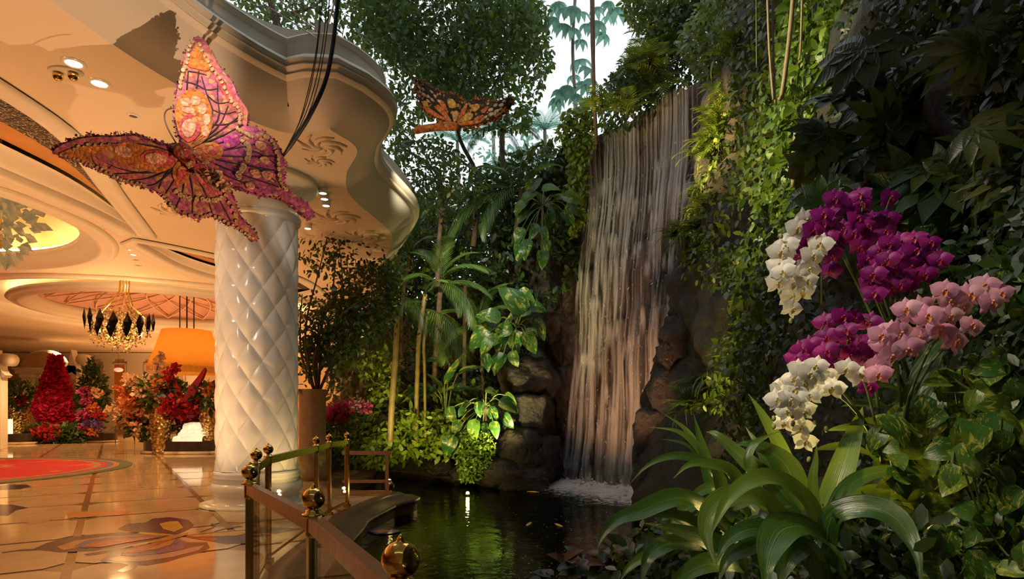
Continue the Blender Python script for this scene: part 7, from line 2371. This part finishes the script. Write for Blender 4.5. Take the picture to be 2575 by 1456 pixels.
# ------------------------------------------------------------------ palms with canes
random.seed(9)
pf_me = [frond('frond', 1.0, L_palm, 26, 0.40, 0.030, 1.05, 0.75, 0.014, 0.75) for _ in range(2)]
def cane(root, pts, d, r, mat=M_cane):
    m = MB(); q = spline([tuple(P(x, y, d)) for x, y in pts], 40)
    m.tube(q, [r * (1.12 if i % 4 == 0 else 1.0) for i in range(40)], 9); return m.build('cane', mat, root, True)
def palm(lab, canes, fronds, d, seed):
    rs = random.Random(seed)
    b0 = P(*canes[0][0][0], d)
    o = thing('palm', lab, 'palm', tuple(b0))
    for pts, r, mt in canes:
        cane(o, pts, d + rs.uniform(-0.2, 0.3), r, mt)
    for (x0, y0, x1, y1) in fronds:
        a, t_ = P(x0, y0, d), P(x1, y1, d - rs.uniform(0.2, 0.9))
        v = t_ - a
        inst('frond', rs.choice(pf_me), frame(a, v + Vector((0, 0, v.length * 0.35)), (0, -0.35, 1), v.length * 1.12), o)
    return o
palm('cane palm with ringed golden trunk and drooping fronds beside the terrace', [([(981, 1110), (985, 1028), (990, 960), (996, 880), (1000, 790), (998, 740)], 0.072, M_cane), ([(1047, 1110), (1048, 1000), (1050, 940), (1053, 860), (1062, 790), (1070, 740)], 0.055, M_cane), ([(1070, 1110), (1068, 940), (1066, 860), (1078, 780)], 0.035, M_cane)],
     [(1075, 790, 1110, 905), (1070, 780, 1150, 910), (1060, 760, 960, 860), (1000, 760, 930, 830), (1005, 750, 940, 770), (1000, 745, 1060, 840), (1068, 745, 1120, 720), (1000, 750, 985, 660)], 14.6, 1)
palm('feathery palm with a brown trunk in the middle of the planting', [([(1088, 1090), (1092, 960), (1098, 860), (1105, 760), (1110, 700)], 0.065, M_bark), ([(1166, 1080), (1168, 900), (1169, 800), (1170, 720)], 0.05, M_bark)],
     [(1112, 720, 1222, 760), (1110, 710, 1190, 640), (1108, 705, 1215, 700), (1105, 715, 1150, 790), (1105, 705, 1040, 640), (1110, 700, 1120, 600), (1100, 715, 1020, 720), (1112, 710, 1180, 820)], 15.4, 2)
palm('dark fan of fronds left of the golden palm trunk', [([(905, 1010), (915, 900), (925, 800)], 0.05, M_bark)], [(925, 800, 890, 920), (925, 795, 965, 900), (922, 800, 850, 850), (925, 790, 985, 820), (925, 795, 880, 760)], 15.5, 3)
palm('silvery palm fronds arching out above the mid planting', [([(1290, 620), (1300, 560), (1310, 480)], 0.06, M_bark)], [(1300, 480, 1170, 530), (1300, 470, 1225, 590), (1300, 490, 1245, 560), (1310, 470, 1340, 360), (1305, 470, 1200, 440), (1310, 480, 1390, 560), (1300, 480, 1150, 620), (1310, 470, 1400, 430)], 16.2, 4)
palm('pale palm crown against the bright gap left of the fall', [([(1285, 560), (1265, 430), (1262, 320)], 0.08, M_vinestem)], [(1262, 330, 1200, 300), (1262, 330, 1330, 300), (1262, 325, 1240, 250), (1262, 330, 1300, 390), (1262, 330, 1190, 390), (1265, 330, 1340, 360)], 17.2, 5)

palm('arching feather palm in front of the dark mid planting', [([(1215, 1000), (1212, 900), (1205, 820)], 0.04, M_bark)], [(1205, 820, 1120, 800), (1205, 815, 1290, 790), (1205, 815, 1150, 730), (1205, 815, 1260, 720), (1205, 820, 1130, 880), (1205, 820, 1280, 870)], 15.9, 6)
palm('feather palm leaning out below the cornice end', [([(1010, 900), (1012, 760), (1030, 640)], 0.045, M_bark)], [(1030, 640, 960, 620), (1030, 640, 1100, 600), (1030, 640, 980, 700), (1030, 640, 1095, 690), (1030, 640, 1040, 550), (1030, 640, 975, 560)], 16.4, 7)
# ------------------------------------------------------------------ undergrowth
def thicket(name, lab, poly, n, d0, d1, mat, size, cat='shrub', clump=None, up=0.1, tm=LEAF, seed=0.0):
    q = sample_poly(poly, n)
    d = RNG.uniform(d0, d1, n)
    T_ = PX(q[:, 0], q[:, 1], d)
    if clump is not None:
        T_ = T_[clump_filter(T_, 0.9, clump, seed)]
    k = len(T_)
    D_ = RNG.normal(size=(k, 3)) * 0.8 + [0, -0.4, up - 0.3]
    N_ = RNG.normal(size=(k, 3)) * 0.6 + [-0.1, -0.6, 0.7]
    o = mass(name, tm, T_, D_, N_, RNG.uniform(0.6, 1.35, k) * size, mat)
    return tag(o, lab, cat, kind='stuff')
thicket('shrub_mass', 'bright lime-lit shrubs along the far pool bank', [(960, 1070), (1010, 1030), (1090, 1030), (1150, 1060), (1180, 1120), (1130, 1150), (1010, 1140), (920, 1120)], 1500, 14.6, 16.2, L_lime, 0.19)
thicket('shrub_mass', 'yellow-green leafy twigs above the pink azalea', [(900, 900), (960, 870), (1010, 900), (1000, 1000), (930, 1010)], 480, 14.8, 15.8, L_lime, 0.16, clump=-0.1)
thicket('shrub_mass', 'mid green shrubs filling the bank below the palms', [(830, 1020), (960, 980), (1200, 960), (1290, 1040), (1260, 1150), (1000, 1160), (850, 1130)], 3000, 15.4, 17.2, L_fern, 0.2)
thicket('shrub_mass', 'small dark creeper spilling over the corner boulders to the water', [(1165, 1080), (1230, 1090), (1250, 1130), (1200, 1210), (1160, 1215), (1145, 1150)], 1500, 14.1, 14.5, L_vine, 0.085)
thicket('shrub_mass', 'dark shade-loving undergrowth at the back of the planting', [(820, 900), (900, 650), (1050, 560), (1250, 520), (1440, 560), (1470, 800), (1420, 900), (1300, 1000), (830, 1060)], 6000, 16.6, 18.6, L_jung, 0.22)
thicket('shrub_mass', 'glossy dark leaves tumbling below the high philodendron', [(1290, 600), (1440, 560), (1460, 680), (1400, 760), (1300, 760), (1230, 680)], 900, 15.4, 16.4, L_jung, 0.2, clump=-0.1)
thicket('shrub_mass', 'leafy ground behind the wooden fence', [(830, 1090), (930, 1080), (1000, 1110), (980, 1170), (840, 1170)], 900, 15.5, 17.5, L_lime, 0.16)
# far small trees between the canopy and the planting
thicket('shrub_mass', 'yellow-green tree crowns in the middle distance under the canopy', [(1000, 560), (1080, 480), (1170, 500), (1190, 640), (1120, 720), (1000, 720)], 1600, 16.6, 18.5, L_fern, 0.19, clump=-0.15)
thicket('shrub_mass', 'dark leafy mass left of the yellow ivy', [(1180, 440), (1300, 380), (1400, 360), (1440, 420), (1420, 560), (1290, 600), (1180, 560)], 2300, 16.3, 18.0, L_tree, 0.2)
thicket('shrub_mass', 'dense dark trees closing the view beyond the palms', [(950, 640), (1000, 520), (1120, 470), (1280, 500), (1300, 760), (960, 800)], 4200, 19.0, 21.0, L_tree, 0.26)
# azalea
o = thing('azalea', 'pink and white azalea in bloom beside the stone planter', 'azalea', tuple(P(865, 1075, 15.0)))
for x, y, s_ in ((835, 1035, 0.2), (855, 1028, 0.22), (875, 1022, 0.2), (900, 1018, 0.2), (865, 1040, 0.22), (915, 1022, 0.16), (845, 1045, 0.2)):
    blossom_clump(P(x, y, 15.0), (s_ * 1.2, s_, s_ * 0.8), 75, 0.11, P_mag if x % 2 else petal_mat('pink white petals', (0.62, 0.30, 0.38), (0.7, 0.5, 0.52), (0.75, 0.65, 0.62)), o)
puff('foliage', P(870, 1050, 15.3), (0.6, 0.4, 0.4), 300, 0.16, L_fern, o)
# red-leaved plants at the near pool edge
rl = [blade('leaf', 1.0, 0.6, L_cal, 'ovate', 6, 0.5, 0.3)]
rl2 = [blade('leaf', 1.0, 0.55, L_jung, 'ovate', 6, 0.6, 0.25)]
for k, (x, y, s_, lab) in enumerate(((1470, 1440, 0.15, 'dark red-leaved plant nearest the pool at bottom'), (1550, 1425, 0.13, 'dark red-leaved plant beneath the strap leaves'), (1610, 1440, 0.13, 'green and red ground plant under the left strap leaves'), (1420, 1462, 0.13, 'small dark red plant at the bottom picture edge'))):
    rs = random.Random(k)
    c = P(x, y, 3.4)
    o = thing('ground_plant', lab, 'plant', tuple(c))
    for j in range(26):
        a = rs.uniform(0, 2 * PI)
        inst('leaf', rs.choice(rl + rl2), frame(c + Vector((rs.uniform(-0.12, 0.12), rs.uniform(-0.1, 0.1), rs.uniform(-0.05, 0.06))), (math.cos(a), math.sin(a), rs.uniform(0.1, 1.2)), (0, -0.4, 1), s_ * rs.uniform(0.6, 1.0)), o)

# ------------------------------------------------------------------ potted ficus right of the column
random.seed(31)
fp = Vector((sb.x, sb.y, 1.9))
o = thing('ficus_tree', 'thin many-stemmed ficus growing from the brown stone planter', 'tree', tuple(fp))
stems = [[(790, 985), (770, 880), (772, 800), (800, 690), (834, 552)], [(795, 985), (800, 860), (830, 760), (860, 720), (852, 612)], [(792, 985), (760, 900), (755, 820), (760, 740)], [(800, 985), (810, 880), (850, 800), (930, 740), (985, 700)], [(798, 985), (790, 900), (830, 800), (840, 700), (848, 620)], [(802, 985), (840, 900), (890, 820), (930, 790)], [(795, 985), (805, 930), (830, 860), (850, 790), (905, 750)]]
tips = []
for st in stems:
    q = spline([tuple(P(x, y, 13.6 + random.uniform(-0.5, 0.5) * (i > 0))) for i, (x, y) in enumerate(st)], 22)
    m = MB(); m.tube(q, [0.035 - 0.025 * i / 21 for i in range(22)], 7); m.build('branch', M_bark, o, True)
    tips += q[6:]
n = 3400
tp = np.array(tips)
T_ = tp[RNG.integers(0, len(tp), n)] + RNG.normal(size=(n, 3)) * [0.34, 0.4, 0.30]
q = sample_poly([(765, 880), (800, 760), (870, 690), (960, 640), (1010, 690), (1000, 790), (900, 900), (830, 960), (770, 960)], 3000)
T_ = np.vstack([T_, PX(q[:, 0], q[:, 1], RNG.uniform(13.0, 14.6, 3000))])
T_ = T_[clump_filter(T_, 1.3, -0.12, 4.0)]
k = len(T_)
mass('leaves', LEAF, T_, RNG.normal(size=(k, 3)) + [0, 0, -0.4], RNG.normal(size=(k, 3)) * 0.7 + [0, -0.4, 0.7], RNG.uniform(0.09, 0.17, k), L_ficus, o)

# ------------------------------------------------------------------ canopy trees
def tree(lab, trunk, crown_polys, d0, d1, n, mat, size, clump, seed, branches=(), r=0.16, bark=M_bark, tm=LEAF):
    random.seed(seed)
    dm = (d0 + d1) / 2
    q = spline([tuple(P(x, y, dm)) for x, y in trunk], 24)
    o = thing('tree', lab, 'tree', tuple(q[0]))
    m = MB(); m.tube(q, [r * (1 - 0.6 * i / 23) for i in range(24)], 9); m.build('trunk', bark, o, True)
    for bpts in branches:
        m = MB(); qq = spline([tuple(P(x, y, dm + random.uniform(-0.4, 0.4))) for x, y in bpts], 14)
        m.tube(qq, [r * 0.45 * (1 - 0.7 * i / 13) for i in range(14)], 6); m.build('branch', bark, o, True)
    for poly in crown_polys:
        q = sample_poly(poly, n)
        T_ = PX(q[:, 0], q[:, 1], RNG.uniform(d0, d1, n))
        T_ = T_[clump_filter(T_, 0.75, clump, seed)]
        k = len(T_)
        mass('crown_leaves', tm, T_, RNG.normal(size=(k, 3)) + [0, 0, -0.5], RNG.normal(size=(k, 3)) * 0.7 + [0, -0.3, 0.8], RNG.uniform(0.6, 1.3, k) * size, mat, o)
    return o
tree('broad leafy tree whose crown fills the upper middle', [(1190, 620), (1200, 520), (1195, 430), (1150, 330), (1130, 150), (1180, -40)],
     [[(870, -30), (1370, -30), (1390, 160), (1350, 260), (1330, 330), (1200, 330), (1060, 300), (1000, 420), (960, 340), (980, 230), (900, 150)], [(870, -30), (1330, -30), (1360, 120), (1240, 260), (1100, 240), (960, 140)], [(700, -30), (1500, -30), (1700, -300), (1500, -500), (900, -500), (650, -250)]],
     14.5, 18.5, 8200, L_tree, 0.18, -0.22, 1,
     [[(1195, 430), (1120, 380), (1050, 370), (985, 360)], [(1150, 330), (1250, 200), (1270, 60)], [(1130, 200), (1000, 60), (950, 20)], [(1000, 40), (930, 80), (905, 95)], [(1140, 250), (1080, 120), (1120, -20)]], 0.075)
tree('dark tree behind the cornice in the top left gap', [(720, 110), (690, 40), (660, -60)], [[(560, -30), (880, -30), (930, 150), (980, 240), (900, 180), (830, 110), (720, 90), (640, 60)]], 12.5, 15.5, 2500, L_tree, 0.15, -0.12, 2, [[(700, 60), (640, 10)], [(690, 40), (780, 20), (840, -30)]], 0.1)
tree('slim tree with arching brown branch under the big crown', [(1100, 720), (1105, 600), (1112, 480), (1085, 420), (1010, 370)], [[(960, 360), (1100, 340), (1180, 400), (1230, 440), (1210, 540), (1100, 560), (1000, 500)]], 14.2, 16.5, 1900, L_tree, 0.15, -0.1, 3, [[(1108, 560), (1135, 470), (1130, 400)], [(1112, 500), (1085, 430), (1060, 400)], [(1110, 540), (1060, 480), (1040, 430)]], 0.07)
tree('leafy branch tree at the top beside the cliff', [(1760, 60), (1690, 30), (1620, -30)], [[(1560, -30), (1720, -30), (1700, 40), (1640, 95), (1600, 80), (1570, 40)]], 14.0, 15.5, 1100, L_tree, 0.16, -0.2, 4, [[(1690, 30), (1640, 60), (1610, 80)]], 0.05)
# pale umbrella tree with drooping fingered leaves seen against the sky
random.seed(77)
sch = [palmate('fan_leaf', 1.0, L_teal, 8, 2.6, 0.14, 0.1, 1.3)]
c0 = P(1450, 470, 18.5)
o = thing('umbrella_tree', 'pale umbrella tree with drooping fingered leaves against the bright sky', 'tree', tuple(c0))
m = MB(); q = spline([tuple(P(x, y, 18.5)) for x, y in ((1452, 470), (1450, 300), (1440, 120), (1450, -60))], 18); m.tube(q, 0.05, 7); m.build('trunk', M_vinestem, o, True)
rs = random.Random(4)
for (x, y) in ((1420, 20), (1460, 30), (1500, 20), (1530, 40), (1440, 70), (1475, 60), (1520, 85), (1415, 60), (1460, 100), (1400, 10), (1550, 20), (1390, 45), (1500, 55), (1445, 20), (1530, 5), (1455, 150), (1480, 170), (1440, 190), (1470, 210), (1430, 220), (1490, 200), (1450, 240), (1410, 230), (1480, 250), (1400, 250), (1460, 270)):
    inst('fan_leaf', sch[0], frame(P(x, y, 18.5 + rs.uniform(-1, 1)), (rs.uniform(-0.6, 0.6), -0.5, rs.uniform(-0.9, -0.2)), (rs.uniform(-0.3, 0.3), -0.8, 0.5), rs.uniform(0.4, 0.62)), o)
# teal palms glimpsed through the gap
random.seed(78)
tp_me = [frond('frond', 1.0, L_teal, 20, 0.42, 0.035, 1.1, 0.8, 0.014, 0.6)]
for k, (x, y, d, lab) in enumerate(((1150, 360, 22.0, 'turquoise palm crown glimpsed below the monarch butterfly'), (1370, 330, 21.0, 'pale palm crown in the gap right of the monarch'), (1240, 330, 23.0, 'pale teal palm crown behind the monarch butterfly'), (1310, 440, 20.5, 'pale palm fronds low in the sky gap'))):
    c = P(x, y, d)
    o = thing('palm', lab, 'palm', tuple(P(x, y + 150, d)))
    m = MB(); m.tube([P(x + 8, y + 260, d), P(x, y, d)], [0.09, 0.06], 8); m.build('trunk', M_vinestem, o, True)
    for j in range(11):
        a = 2 * PI * j / 11 + k
        inst('frond', tp_me[0], frame(c, (math.cos(a), 0.6 * math.sin(a), 0.35 + 0.3 * rs.random()), (0, 0, 1), rs.uniform(0.9, 1.4)), o)
thicket('shrub_mass', 'pale teal foliage filling the bright gap behind the palms', [(1190, 330), (1330, 260), (1400, 330), (1400, 420), (1300, 470), (1180, 460)], 900, 20.5, 23.0, L_teal, 0.22, clump=0.0)
